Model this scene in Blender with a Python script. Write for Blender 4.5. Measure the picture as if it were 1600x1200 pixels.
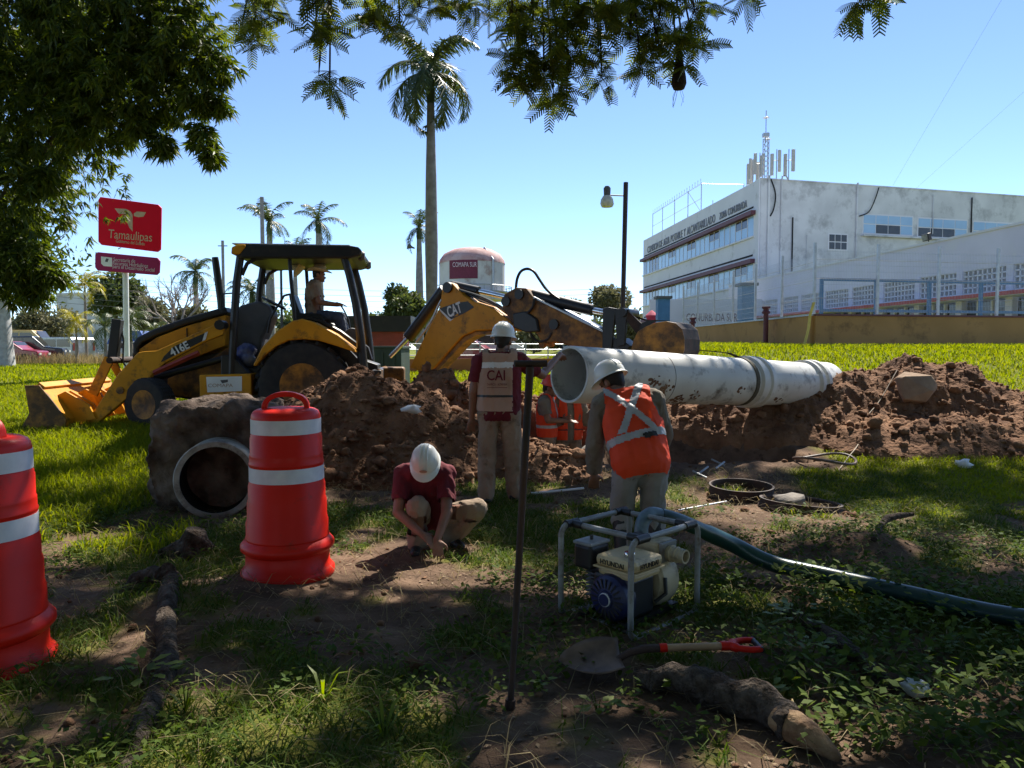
import bpy, bmesh, math, random
import numpy as np
from mathutils import Vector, Matrix, Quaternion

random.seed(7); rng = np.random.default_rng(7)
for o in list(bpy.data.objects): bpy.data.objects.remove(o, do_unlink=True)
scene = bpy.context.scene
COL = scene.collection
R = math.radians

# ------------------------------------------------------------------ camera
FPX = 1130.0; PITCH = math.atan(55 / FPX); CAMZ = 1.5
cam_d = bpy.data.cameras.new('camera'); cam = bpy.data.objects.new('camera', cam_d)
COL.objects.link(cam); cam.location = (0, 0, CAMZ)
cam.rotation_euler = (math.pi / 2 - PITCH, 0, 0)
cam_d.sensor_width = 36; cam_d.lens = FPX / 1600 * 36
cam_d.clip_start = 0.05; cam_d.clip_end = 3000
scene.camera = cam

# ------------------------------------------------------------------ sky, sun, exposure
SUN_EL, SUN_AZ = R(50), R(24)
SUN = Vector((math.sin(SUN_AZ) * math.cos(SUN_EL), math.cos(SUN_AZ) * math.cos(SUN_EL), math.sin(SUN_EL)))
world = bpy.data.worlds.new('World'); scene.world = world; world.use_nodes = True
nt = world.node_tree; nt.nodes.clear()
out = nt.nodes.new('ShaderNodeOutputWorld'); bg = nt.nodes.new('ShaderNodeBackground')
sky = nt.nodes.new('ShaderNodeTexSky'); sky.sky_type = 'NISHITA'; sky.sun_disc = False
sky.sun_elevation = SUN_EL; sky.sun_rotation = SUN_AZ
sky.altitude = 0; sky.air_density = 0.6; sky.dust_density = 0.0; sky.ozone_density = 3.0
bg.inputs['Strength'].default_value = 0.118
nt.links.new(sky.outputs[0], bg.inputs[0]); nt.links.new(bg.outputs[0], out.inputs[0])
sun_d = bpy.data.lights.new('sun', 'SUN'); sun_d.energy = 5.0; sun_d.angle = R(0.53); sun_d.color = (1, 0.94, 0.84)
sun_o = bpy.data.objects.new('sun', sun_d); COL.objects.link(sun_o); sun_o.location = (10, 20, 30)
sun_o.rotation_euler = SUN.to_track_quat('Z', 'Y').to_euler()
vs = scene.view_settings
scene.display_settings.display_device = 'sRGB'
vs.view_transform = 'Standard'; vs.look = 'None'; vs.gamma = 1; vs.use_curve_mapping = False
vs.exposure = 1.08

# ------------------------------------------------------------------ picture -> place helpers
CP, SP = math.cos(PITCH), math.sin(PITCH)
def ray(px, py):
    u, v = (px - 800) / FPX, (600 - py) / FPX
    return Vector((u, CP + v * SP, -SP + v * CP))
def at(px, py, Y):
    d = ray(px, py); return Vector((0, 0, CAMZ)) + d * (Y / d.y)
def onplane(px, py, P0, n):
    d = ray(px, py); c = Vector((0, 0, CAMZ))
    return c + d * ((Vector(P0) - c).dot(n) / d.dot(n))
class Frame:
    """vertical working plane family: origin C, axis a (horizontal), w (horizontal, away)"""
    def __init__(s, C, ang):
        s.C = Vector(C); s.ang = ang
        s.a = Vector((math.cos(ang), math.sin(ang), 0)); s.w = Vector((-math.sin(ang), math.cos(ang), 0))
    def L(s, px, py, k=0.0):
        P = onplane(px, py, s.C + s.w * k, s.w) - s.C
        return (P.dot(s.a), P.z)
    def O(s, pts, k=0.0): return [s.L(x, y, k) for x, y in pts]
    def V(s, px, py, k=0.0):
        x, z = s.L(px, py, k); return Vector((x, k, z))

# ------------------------------------------------------------------ noise
def _h(ix, iy, seed):
    n = (ix.astype(np.int64) * 374761393 + iy.astype(np.int64) * 668265263 + seed * 1274126177) & 0x7fffffff
    n = ((n ^ (n >> 13)) * 1274126177) & 0x7fffffff
    return ((n ^ (n >> 16)) & 0xffff) / 65535.0
def vnoise(x, y, seed=0):
    x = np.asarray(x, float); y = np.asarray(y, float)
    ix, iy = np.floor(x), np.floor(y); fx, fy = x - ix, y - iy
    fx = fx * fx * (3 - 2 * fx); fy = fy * fy * (3 - 2 * fy)
    a, b = _h(ix, iy, seed), _h(ix + 1, iy, seed); c, d = _h(ix, iy + 1, seed), _h(ix + 1, iy + 1, seed)
    return (a * (1 - fx) + b * fx) * (1 - fy) + (c * (1 - fx) + d * fx) * fy
def fbm(x, y, sc=1.0, octv=4, seed=0, gain=0.5):
    r = 0; amp = 1; tot = 0
    for i in range(octv):
        r = r + amp * (vnoise(np.asarray(x) * sc + i * 17.3, np.asarray(y) * sc - i * 9.1, seed + i) * 2 - 1); tot += amp
        amp *= gain; sc *= 2.03
    return r / tot
def sstep(t): t = np.clip(t, 0, 1); return t * t * (3 - 2 * t)

# ------------------------------------------------------------------ materials
def _n(nt, t, **kw):
    n = nt.nodes.new(t)
    for k, v in kw.items(): setattr(n, k, v)
    return n
def mat(name, c1, c2=None, scale=6.0, rough=0.6, metal=0.0, bump=0.0, bscale=None, dirt=None, dirt_amt=0.5, dirt_scale=4.0,
        spec=0.5, trans=0.0, island=False, detail=6.0, bdist=0.02, coat=0.0):
    m = bpy.data.materials.new(name); m.use_nodes = True; nt = m.node_tree; nt.nodes.clear(); L = nt.links.new
    o = _n(nt, 'ShaderNodeOutputMaterial'); p = _n(nt, 'ShaderNodeBsdfPrincipled')
    p.inputs['Roughness'].default_value = rough; p.inputs['Metallic'].default_value = metal
    p.inputs['Specular IOR Level'].default_value = spec; p.inputs['Coat Weight'].default_value = coat
    tc = _n(nt, 'ShaderNodeTexCoord')
    def rgb(c): return (c[0], c[1], c[2], 1)
    if c2 is None: c2 = tuple(min(1, x * 0.75) for x in c1)
    mx = _n(nt, 'ShaderNodeMix', data_type='RGBA')
    mx.inputs[6].default_value = rgb(c1); mx.inputs[7].default_value = rgb(c2)
    if island:
        g = _n(nt, 'ShaderNodeNewGeometry'); L(g.outputs['Random Per Island'], mx.inputs[0])
    else:
        nz = _n(nt, 'ShaderNodeTexNoise'); nz.inputs['Scale'].default_value = scale; nz.inputs['Detail'].default_value = detail
        L(tc.outputs['Object'], nz.inputs['Vector'])
        rp = _n(nt, 'ShaderNodeMapRange'); rp.inputs[1].default_value = 0.35; rp.inputs[2].default_value = 0.65
        L(nz.outputs['Fac'], rp.inputs[0]); L(rp.outputs[0], mx.inputs[0])
    col = mx.outputs[2]
    if dirt is not None:
        n2 = _n(nt, 'ShaderNodeTexNoise'); n2.inputs['Scale'].default_value = dirt_scale; n2.inputs['Detail'].default_value = 9
        n2.inputs['Roughness'].default_value = 0.7
        L(tc.outputs['Object'], n2.inputs['Vector'])
        r2 = _n(nt, 'ShaderNodeMapRange'); r2.inputs[1].default_value = 0.62 - 0.3 * dirt_amt; r2.inputs[2].default_value = 0.74 - 0.2 * dirt_amt
        r2.inputs[4].default_value = 0.85
        L(n2.outputs['Fac'], r2.inputs[0])
        m2 = _n(nt, 'ShaderNodeMix', data_type='RGBA'); m2.inputs[7].default_value = rgb(dirt)
        L(r2.outputs[0], m2.inputs[0]); L(col, m2.inputs[6]); col = m2.outputs[2]
    L(col, p.inputs['Base Color'])
    if bump > 0:
        nb = _n(nt, 'ShaderNodeTexNoise'); nb.inputs['Scale'].default_value = bscale or scale * 4; nb.inputs['Detail'].default_value = 8
        L(tc.outputs['Object'], nb.inputs['Vector'])
        b = _n(nt, 'ShaderNodeBump'); b.inputs['Strength'].default_value = bump; b.inputs['Distance'].default_value = bdist
        L(nb.outputs['Fac'], b.inputs['Height']); L(b.outputs[0], p.inputs['Normal'])
    if trans > 0:
        t = _n(nt, 'ShaderNodeBsdfTranslucent'); ms = _n(nt, 'ShaderNodeMixShader'); ms.inputs[0].default_value = trans
        hs = _n(nt, 'ShaderNodeHueSaturation'); hs.inputs['Value'].default_value = 1.5; hs.inputs['Saturation'].default_value = 1.1
        L(col, hs.inputs['Color']); L(hs.outputs[0], t.inputs['Color'])
        L(p.outputs[0], ms.inputs[1]); L(t.outputs[0], ms.inputs[2]); L(ms.outputs[0], o.inputs[0])
    else: L(p.outputs[0], o.inputs[0])
    return m

# ------------------------------------------------------------------ mesh builder
def rotm(ax, ay, az): return Matrix.Rotation(az, 3, 'Z') @ Matrix.Rotation(ay, 3, 'Y') @ Matrix.Rotation(ax, 3, 'X')
class MB:
    def __init__(s): s.v = []; s.f = []
    def add(s, vs, fs):
        b = len(s.v); s.v += [tuple(v) for v in vs]; s.f += [tuple(i + b for i in f) for f in fs]; return s
    def box(s, c, size, rot=None):
        c = Vector(c); h = [x / 2 for x in size]; vs = []
        for x in (-1, 1):
            for y in (-1, 1):
                for z in (-1, 1):
                    p = Vector((x * h[0], y * h[1], z * h[2]))
                    if rot is not None: p = rot @ p
                    vs.append(c + p)
        return s.add(vs, [(0, 1, 3, 2), (4, 6, 7, 5), (0, 4, 5, 1), (2, 3, 7, 6), (0, 2, 6, 4), (1, 5, 7, 3)])
    def tube(s, pts, r, n=8, caps=True, closed=False, flat=1.0):
        pts = [Vector(p) for p in pts]; m = len(pts)
        rs = r if isinstance(r, (list, tuple)) else [r] * m
        vs = []; fs = []; up = None
        for i, p in enumerate(pts):
            a = pts[(i - 1) % m] if (i > 0 or closed) else p; b = pts[(i + 1) % m] if (i < m - 1 or closed) else p
            t = (b - a)
            if t.length < 1e-9: t = Vector((0, 0, 1))
            t.normalize()
            if up is None:
                up = Vector((0, 0, 1)) if abs(t.z) < 0.9 else Vector((1, 0, 0))
            u = up - t * up.dot(t)
            if u.length < 1e-6: u = t.orthogonal()
            u.normalize(); w = t.cross(u); up = u
            for k in range(n):
                an = 2 * math.pi * k / n
                vs.append(p + (u * math.cos(an) * flat + w * math.sin(an)) * rs[i])
        for i in range(m if closed else m - 1):
            j = (i + 1) % m
            for k in range(n):
                fs.append((i * n + k, i * n + (k + 1) % n, j * n + (k + 1) % n, j * n + k))
        if caps and not closed:
            fs.append(tuple(range(n - 1, -1, -1))); fs.append(tuple((m - 1) * n + k for k in range(n)))
        return s.add(vs, fs)
    def prism(s, outline, y0, y1):
        n = len(outline)
        ar = sum(outline[i][0] * outline[(i + 1) % n][1] - outline[(i + 1) % n][0] * outline[i][1] for i in range(n))
        if ar < 0: outline = outline[::-1]
        vs = [(x, y0, z) for x, z in outline] + [(x, y1, z) for x, z in outline]
        fs = [tuple(range(n)), tuple(range(2 * n - 1, n - 1, -1))]
        fs += [(i, i + n, (i + 1) % n + n, (i + 1) % n) for i in range(n)]
        return s.add(vs, fs)
    def lathe(s, prof, n=24, M=None, closed=False):
        vs = []; fs = []; m = len(prof)
        for r, z in prof:
            for k in range(n):
                a = 2 * math.pi * k / n; p = Vector((r * math.cos(a), r * math.sin(a), z))
                vs.append(M @ p if M is not None else p)
        for i in range(m if closed else m - 1):
            j = (i + 1) % m
            for k in range(n):
                fs.append((i * n + k, i * n + (k + 1) % n, j * n + (k + 1) % n, j * n + k))
        if not closed:
            if prof[0][0] > 1e-6: fs.append(tuple(range(n - 1, -1, -1)))
            if prof[-1][0] > 1e-6: fs.append(tuple((m - 1) * n + k for k in range(n)))
        return s.add(vs, fs)
    def ell(s, c, rad, rot=None, n=12, m=8):
        c = Vector(c); vs = []; fs = []
        for i in range(m + 1):
            th = math.pi * i / m
            for k in range(n):
                a = 2 * math.pi * k / n
                p = Vector((rad[0] * math.sin(th) * math.cos(a), rad[1] * math.sin(th) * math.sin(a), -rad[2] * math.cos(th)))
                vs.append(c + (rot @ p if rot is not None else p))
        for i in range(m):
            for k in range(n):
                fs.append((i * n + k, i * n + (k + 1) % n, (i + 1) * n + (k + 1) % n, (i + 1) * n + k))
        return s.add(vs, fs)
    def cap(s, p0, p1, r0, r1, n=12):
        p0, p1 = Vector(p0), Vector(p1); t = p1 - p0; L = t.length
        q = t.to_track_quat('Z', 'Y').to_matrix() if L > 1e-6 else Matrix.Identity(3)
        prof = []
        for i in range(5):
            a = -math.pi / 2 + math.pi / 2 * i / 4; prof.append((max(1e-4, r0 * math.cos(a)), r0 * math.sin(a)))
        for i in range(5):
            a = math.pi / 2 * i / 4; prof.append((max(1e-4, r1 * math.cos(a)), L + r1 * math.sin(a)))
        b = len(s.v); s.lathe(prof, n)
        for i in range(b, len(s.v)): s.v[i] = tuple(p0 + q @ Vector(s.v[i]))
        return s
    def build(s, name, m, parent=None, smooth=False, bevel=0.0, ang=40):
        me = bpy.data.meshes.new(name); me.from_pydata(s.v, [], s.f); me.update()
        return meshobj(name, me, m, parent, smooth, bevel, ang)
def fixnormals(me):
    bm = bmesh.new(); bm.from_mesh(me); bmesh.ops.recalc_face_normals(bm, faces=bm.faces); bm.to_mesh(me); bm.free()
def meshobj(name, me, m, parent=None, smooth=False, bevel=0.0, ang=40):
    if len(me.polygons) < 30000: fixnormals(me)
    o = bpy.data.objects.new(name, me); COL.objects.link(o)
    if m is not None: me.materials.append(m)
    if smooth:
        me.polygons.foreach_set('use_smooth', [True] * len(me.polygons))
        me.set_sharp_from_angle(angle=R(ang))
    if bevel > 0:
        b = o.modifiers.new('bevel', 'BEVEL'); b.width = bevel; b.segments = 2; b.limit_method = 'ANGLE'; b.angle_limit = R(35)
    if parent is not None: o.parent = parent
    return o
def npmesh(name, V, F, m, parent=None, smooth=False):
    """V (n,3) array, F (k,q) int array, fast path"""
    V = np.asarray(V, np.float32); F = np.asarray(F, np.int32); q = F.shape[1]
    me = bpy.data.meshes.new(name); me.vertices.add(len(V)); me.vertices.foreach_set('co', V.ravel())
    me.loops.add(F.size); me.loops.foreach_set('vertex_index', F.ravel())
    me.polygons.add(len(F)); me.polygons.foreach_set('loop_start', np.arange(0, F.size, q, dtype=np.int32))
    me.update(calc_edges=True); me.validate()
    if smooth: me.polygons.foreach_set('use_smooth', np.ones(len(F), bool))
    o = bpy.data.objects.new(name, me); COL.objects.link(o); me.materials.append(m)
    if parent is not None: o.parent = parent
    return o
def tag(o, label=None, cat=None, group=None, kind=None):
    if label: o['label'] = label
    if cat: o['category'] = cat
    if group: o['group'] = group
    if kind: o['kind'] = kind
    return o
def thing(name, label, cat, loc=(0, 0, 0), rz=0.0, group=None):
    o = bpy.data.objects.new(name, None); COL.objects.link(o); o.empty_display_size = 0.2
    o.location = loc; o.rotation_euler = (0, 0, rz); return tag(o, label, cat, group)
def copy_tree(o, parent=None):
    c = o.copy(); COL.objects.link(c); c.parent = parent
    for ch in list(o.children): copy_tree(ch, c)
    return c
def text(name, body, size, m, parent, loc, rot, width=None, depth=0.002, bold=0.0):
    cu = bpy.data.curves.new(name, 'FONT'); cu.body = body; cu.size = size; cu.extrude = depth; cu.offset = bold
    cu.align_x = 'LEFT'; cu.align_y = 'BOTTOM_BASELINE'; cu.resolution_u = 3
    t = bpy.data.objects.new(name, cu); COL.objects.link(t)
    bpy.context.view_layer.update()
    me = bpy.data.meshes.new_from_object(t.evaluated_get(bpy.context.evaluated_depsgraph_get()))
    bpy.data.objects.remove(t, do_unlink=True)
    if width:
        xs = [v.co.x for v in me.vertices]; w = max(xs) - min(xs); x0 = min(xs)
        for v in me.vertices: v.co.x = (v.co.x - x0) * width / w
    o = bpy.data.objects.new(name, me); COL.objects.link(o); me.materials.clear(); me.materials.append(m)
    o.parent = parent; o.location = loc; o.rotation_euler = rot
    return o
def ico(sub=1):
    bm = bmesh.new(); bmesh.ops.create_icosphere(bm, subdivisions=sub, radius=1)
    V = np.array([v.co[:] for v in bm.verts]); F = np.array([[v.index for v in f.verts] for f in bm.faces]); bm.free()
    return V, F

def spline(pts, n=10):
    pts = [Vector(p) for p in pts]; out_ = []
    for i in range(len(pts) - 1):
        p0 = pts[max(0, i - 1)]; p1 = pts[i]; p2 = pts[i + 1]; p3 = pts[min(len(pts) - 1, i + 2)]
        for k in range(n):
            t = k / n; out_.append(.5 * ((2 * p1) + (p2 - p0) * t + (2 * p0 - 5 * p1 + 4 * p2 - p3) * t * t + (3 * p1 - p0 - 3 * p2 + p3) * t ** 3))
    return out_ + [pts[-1]]
# ================================================================== MATERIALS
m_dirtpile = mat('soil', (0.10, 0.050, 0.028), (0.24, 0.130, 0.072), 3.0, 0.95, bump=1.0, bscale=16, spec=0.15, bdist=0.05)
m_clod = mat('soil_clods', (0.11, 0.056, 0.032), (0.24, 0.135, 0.078), 5.0, 0.95, bump=0.8, bscale=30, spec=0.15, bdist=0.02)
m_grass = mat('grass_blades', (0.14, 0.185, 0.014), (0.27, 0.28, 0.028), rough=0.7, island=True, trans=0.45, spec=0.08)
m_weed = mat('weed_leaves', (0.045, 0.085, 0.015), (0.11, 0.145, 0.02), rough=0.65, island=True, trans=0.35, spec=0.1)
m_straw = mat('dry_straw', (0.20, 0.15, 0.07), (0.32, 0.25, 0.12), rough=0.8, island=True, trans=0.3)
m_litter = mat('dead_leaf', (0.12, 0.07, 0.035), (0.25, 0.17, 0.09), rough=0.8, island=True)
m_yellow = mat('machine_yellow', (0.68, 0.30, 0.016), (0.56, 0.235, 0.012), 3.0, 0.48, dirt=(0.10, 0.055, 0.025), dirt_amt=0.28, dirt_scale=5, bump=0.05, spec=.25)
m_yellow_dirty = mat('muddy_yellow', (0.50, 0.22, 0.025), (0.28, 0.125, 0.03), 3.0, 0.65, dirt=(0.035, 0.022, 0.014), dirt_amt=0.75, dirt_scale=4, bump=0.2)
m_black = mat('black_paint', (0.012, 0.012, 0.013), (0.02, 0.018, 0.016), 5, 0.45, dirt=(0.07, 0.05, 0.035), dirt_amt=0.15)
m_rubber = mat('tyre_rubber', (0.016, 0.016, 0.017), (0.035, 0.03, 0.026), 8, 0.85, bump=0.2)
m_greytrim = mat('grey_plastic', (0.10, 0.10, 0.105), (0.07, 0.07, 0.07), 4, 0.6)
m_chrome = mat('chrome_rod', (0.75, 0.75, 0.75), rough=0.15, metal=1.0)
m_steel = mat('galvanised_steel', (0.45, 0.46, 0.47), (0.36, 0.37, 0.38), 8, 0.45, metal=0.7)
m_greypaint = mat('grey_tube_paint', (0.30, 0.31, 0.30), (0.22, 0.22, 0.21), 8, 0.4, dirt=(0.12, 0.08, 0.05), dirt_amt=0.35, dirt_scale=9)
m_redpaint = mat('dull_red_paint', (0.35, 0.05, 0.03), (0.26, 0.04, 0.025), 5, 0.5)
m_white = mat('white_paint', (0.80, 0.80, 0.78), (0.70, 0.70, 0.68), 4, 0.5)
m_decal_white = mat('white_lettering', (0.80, 0.80, 0.78), rough=0.5)
m_drum = mat('drum_orange_red', (0.66, 0.016, 0.005), (0.58, 0.012, 0.004), 2.5, 0.42, bump=0.02, spec=.25, dirt=(.20, .03, .015), dirt_amt=.12, dirt_scale=6)
m_band = mat('reflective_band', (0.72, 0.73, 0.76), (0.62, 0.63, 0.67), 14, 0.3)
m_pvc = mat('white_pvc', (0.72, 0.72, 0.68), (0.60, 0.59, 0.55), 2.0, 0.45, spec=.3, dirt=(0.07, 0.05, 0.035), dirt_amt=0.27, dirt_scale=2.6)
m_oldpipe = mat('old_pipe', (0.34, 0.33, 0.30), (0.18, 0.16, 0.14), 6, 0.7, dirt=(0.06, 0.04, 0.03), dirt_amt=0.35)
m_crust = mat('soil_crusted_concrete', (0.05, 0.034, 0.026), (0.17, 0.13, 0.105), 4, 0.95, bump=1.0, bscale=14, spec=0.15, bdist=0.04)
m_strap = mat('sling_strap', (0.10, 0.085, 0.05), (0.06, 0.05, 0.03), 20, 0.85)
m_rust = mat('rusty_iron', (0.06, 0.03, 0.02), (0.025, 0.018, 0.015), 7, 0.8, bump=0.3)
m_hose = mat('green_hose', (0.010, 0.05, 0.042), (0.007, 0.032, 0.03), 6, 0.33, dirt=(0.10, 0.08, 0.06), dirt_amt=0.08)
m_hoselit = mat('sunlit_hose', (0.16, 0.23, 0.28), (0.09, 0.14, 0.18), 14, 0.4)  # paler copy of the green hose, with sunlight put into its colour
m_cream = mat('cream_cast', (0.55, 0.45, 0.28), (0.42, 0.34, 0.2), 5, 0.5, dirt=(0.08, 0.06, 0.04), dirt_amt=0.3, dirt_scale=8)
m_tank = mat('cream_tank', (0.62, 0.48, 0.25), (0.52, 0.38, 0.18), 4, 0.45, dirt=(0.12, 0.07, 0.03), dirt_amt=0.25, dirt_scale=7)
m_blue = mat('engine_blue', (0.008, 0.015, 0.085), (0.006, 0.011, 0.055), 6, 0.45, dirt=(0.05, 0.04, 0.03), dirt_amt=0.3)
m_wood = mat('ash_handle', (0.50, 0.32, 0.17), (0.38, 0.23, 0.12), 8, 0.6)
m_bark = mat('bark', (0.055, 0.04, 0.03), (0.15, 0.12, 0.095), 14, 0.95, bump=1.0, bscale=40, spec=0.1, bdist=0.05, dirt=(0.03, 0.022, 0.016), dirt_amt=.5, dirt_scale=18)
m_splinter = mat('split_wood', (0.38, 0.24, 0.12), (0.18, 0.095, 0.045), 14, 0.85, bump=0.8, bscale=40)
m_palmtrunk = mat('palm_trunk', (0.32, 0.30, 0.28), (0.22, 0.20, 0.19), 5, 0.9, bump=0.3)
m_limewash = mat('limewashed_trunk', (0.42, 0.42, 0.42), (0.30, 0.29, 0.28), 5, 0.9, bump=0.4)
m_mango = mat('mango_leaf', (0.035, 0.06, 0.010), (0.12, 0.145, 0.016), rough=0.5, island=True, trans=0.42, spec=0.25)
m_feather = mat('feathery_leaf', (0.06, 0.09, 0.016), (0.15, 0.16, 0.022), rough=0.5, island=True, trans=0.5, spec=0.3)
m_palmleaf = mat('palm_frond', (0.045, 0.075, 0.018), (0.09, 0.11, 0.03), rough=0.45, island=True, trans=0.25, spec=0.4)
m_palmyellow = mat('yellowing_palm', (0.22, 0.22, 0.02), (0.34, 0.28, 0.02), rough=0.5, island=True, trans=0.4)
m_bgleaf = mat('tree_leaf', (0.05, 0.075, 0.02), (0.12, 0.14, 0.035), rough=0.6, island=True, trans=0.3)
m_bgleaf2 = mat('dusty_leaf', (0.10, 0.10, 0.05), (0.18, 0.17, 0.08), rough=0.7, island=True, trans=0.25)
m_twig = mat('bare_twigs', (0.22, 0.18, 0.15), (0.32, 0.27, 0.23), 6, 0.9)
m_helmet = mat('helmet_shell', (0.74, 0.73, 0.66), (0.68, 0.67, 0.60), 4, 0.35, coat=0.2)
m_helmet_red = mat('helmet_orange', (0.70, 0.06, 0.02), (0.6, 0.05, 0.02), 4, 0.35)
m_skin = mat('skin', (0.26, 0.13, 0.08), (0.20, 0.10, 0.06), 9, 0.55, bump=0.05)
m_hair = mat('dark_hair', (0.010, 0.008, 0.007), rough=0.6)
m_maroon = mat('maroon_cotton', (0.14, 0.008, 0.016), (0.10, 0.006, 0.012), 6, 0.9, bump=0.3, dirt=(0.07, 0.05, 0.035), dirt_amt=.14, dirt_scale=7)
m_khaki = mat('khaki_cotton', (0.30, 0.22, 0.15), (0.24, 0.175, 0.12), 6, 0.9, bump=0.3, dirt=(0.07, 0.05, 0.035), dirt_amt=.14, dirt_scale=7)
m_greyshirt = mat('olive_grey_cotton', (0.20, 0.17, 0.13), (0.15, 0.125, 0.095), 6, 0.9, bump=0.3, dirt=(0.07, 0.05, 0.035), dirt_amt=.14, dirt_scale=7)
m_palegrey = mat('pale_grey_trousers', (0.33, 0.31, 0.29), (0.26, 0.24, 0.22), 6, 0.9, bump=0.3, dirt=(0.07, 0.05, 0.035), dirt_amt=.14, dirt_scale=7)
m_denim = mat('denim', (0.07, 0.09, 0.13), (0.05, 0.06, 0.09), 8, 0.9, bump=0.2)
m_tan = mat('tan_vest', (0.44, 0.29, 0.21), (0.38, 0.25, 0.18), 5, 0.85, bump=0.1)
m_orange = mat('hi_vis_orange', (0.90, 0.075, 0.012), (0.82, 0.06, 0.01), 5, 0.75, bump=0.08, trans=0.15)
m_reflect = mat('reflective_tape', (0.42, 0.42, 0.42), (0.36, 0.36, 0.37), 20, 0.4)
m_boot = mat('rubber_boot', (0.012, 0.012, 0.013), (0.03, 0.026, 0.022), 7, 0.5)
m_straw_hat = mat('straw_hat', (0.62, 0.52, 0.38), (0.5, 0.41, 0.29), 30, 0.8, bump=0.3)

# ================================================================== GROUND
def trench_far(x, y): return 11.15 - (x + 0.2) * 0.36 + 0.10 * fbm(x, y * 0 + 3, 2.0, 3, 5) - y
def trench_t(x, y):
    yn = 8.75 + 0.08 * fbm(x, y * 0, 2.0, 3, 6)
    t = np.minimum(np.minimum(y - yn, trench_far(x, y)), np.minimum(x + 0.9, 3.65 - x))
    wall = sstep((t + .3) / .3) * (1 - sstep((t - .5) / .3))
    return t + wall * (0.14 * fbm(x, y * .4, 2.8, 3, 15) + 0.06 * fbm(x, y, 11, 2, 19))
def trench_depth(x, y):
    """steep near side, raked far side"""
    t = trench_t(x, y); far = trench_far(x, y) + 0.22 * fbm(x, y, 2.4, 3, 25) + 0.10 * fbm(x, y, 8, 3, 29)
    return 0.80 * np.minimum(sstep(t / 0.28), np.clip(far / 1.15, 0, 1))
def H0(x, y):
    x = np.asarray(x, float); y = np.asarray(y, float)
    h = 0.3 * sstep((y - 7) / 4) + 0.25 * sstep((y - 14) / 30) + 1.2 * sstep((y - 10.5) / 10) * sstep((x - 0.5) / 6)
    return h
def H(x, y):
    x = np.asarray(x, float); y = np.asarray(y, float)
    h = H0(x, y)
    near = 1 - sstep((y - 9) / 6)
    h = h + near * (0.05 * fbm(x, y, 0.7, 3, 1) + 0.022 * fbm(x, y, 3.0, 4, 2))
    h = h - 0.13 * np.exp(-(((x - 0.95) / 0.9) ** 2 + ((y - 5.5) / 0.6) ** 2))
    # small mounds right of the pump
    h = h + 0.16 * np.exp(-(((x - 2.55) / 0.4) ** 2 + ((y - 5.2) / 0.3) ** 2)) + 0.08 * np.exp(-(((x + 2.0) / 0.35) ** 2 + ((y - 4.2) / 0.3) ** 2))
    return h - trench_depth(x, y)
def gz(x, y): return float(H(np.array([x]), np.array([y]))[0])

def seg_pile(x, y, segs):
    r = np.zeros_like(x)
    for (x0, y0, h0), (x1, y1, h1), w in segs:
        dx, dy = x1 - x0, y1 - y0; L2 = dx * dx + dy * dy
        t = np.clip(((x - x0) * dx + (y - y0) * dy) / L2, 0, 1)
        d = np.hypot(x - x0 - t * dx, y - y0 - t * dy)
        r = np.maximum(r, (h0 + (h1 - h0) * t) * (1 - sstep(d / w)) ** 0.8)
    return r
PILES = {
 'near': ([((-2.45, 9.1, .85), (-1.95, 9.1, 1.08), 1.25), ((-1.95, 9.1, 1.08), (-1.25, 9.1, .92), 1.35), ((-1.25, 9.1, .92), (-.7, 8.9, .60), 1.1),
           ((-.7, 8.9, .6), (0.45, 8.35, .30), .75), ((-2.0, 8.4, .35), (-1.0, 8.2, .35), .8)], (-4.0, 1.4, 7.2, 10.6)),
 'back': ([((-1.15, 10.9, .85), (-.75, 10.8, 1.0), 1.0), ((-.75, 10.8, 1.0), (0.05, 10.7, .55), .9)], (-2.4, 1.2, 9.6, 12.2)),
 'far': ([((0.9, 11.6, .50), (2.5, 11.1, .58), 1.15), ((2.5, 11.1, .58), (3.9, 10.6, .64), 1.15), ((3.9, 10.6, .64), (4.4, 10.7, .66), 1.15), ((4.4, 10.7, .66), (5.1, 10.8, .88), 1.35), ((5.1, 10.8, .8), (6.05, 11.0, 1.12), 1.5),
          ((6.05, 11.0, 1.12), (7.2, 10.4, .62), 1.5), ((7.2, 10.4, .62), (9.6, 10.2, .5), 1.5), ((4.9, 9.75, .34), (7.6, 9.5, .36), 1.05), ((7.6, 9.5, .36), (9.6, 9.4, .3), 1.1)], (-0.4, 11.2, 8.2, 13.0)),
}
def pileH(x, y, segs, seed):
    p = seg_pile(x, y, segs)
    k = sstep(p / 0.25)
    rid = 1 - np.abs(fbm(x, y, 2.6, 3, seed + 30))
    return p * (1 + 0.22 * fbm(x, y, 1.3, 2, seed)) + k * (0.13 * (rid - 0.7) + 0.07 * fbm(x, y, 6.0, 3, seed + 3, 0.6) + 0.035 * fbm(x, y, 19, 2, seed + 9))
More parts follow.
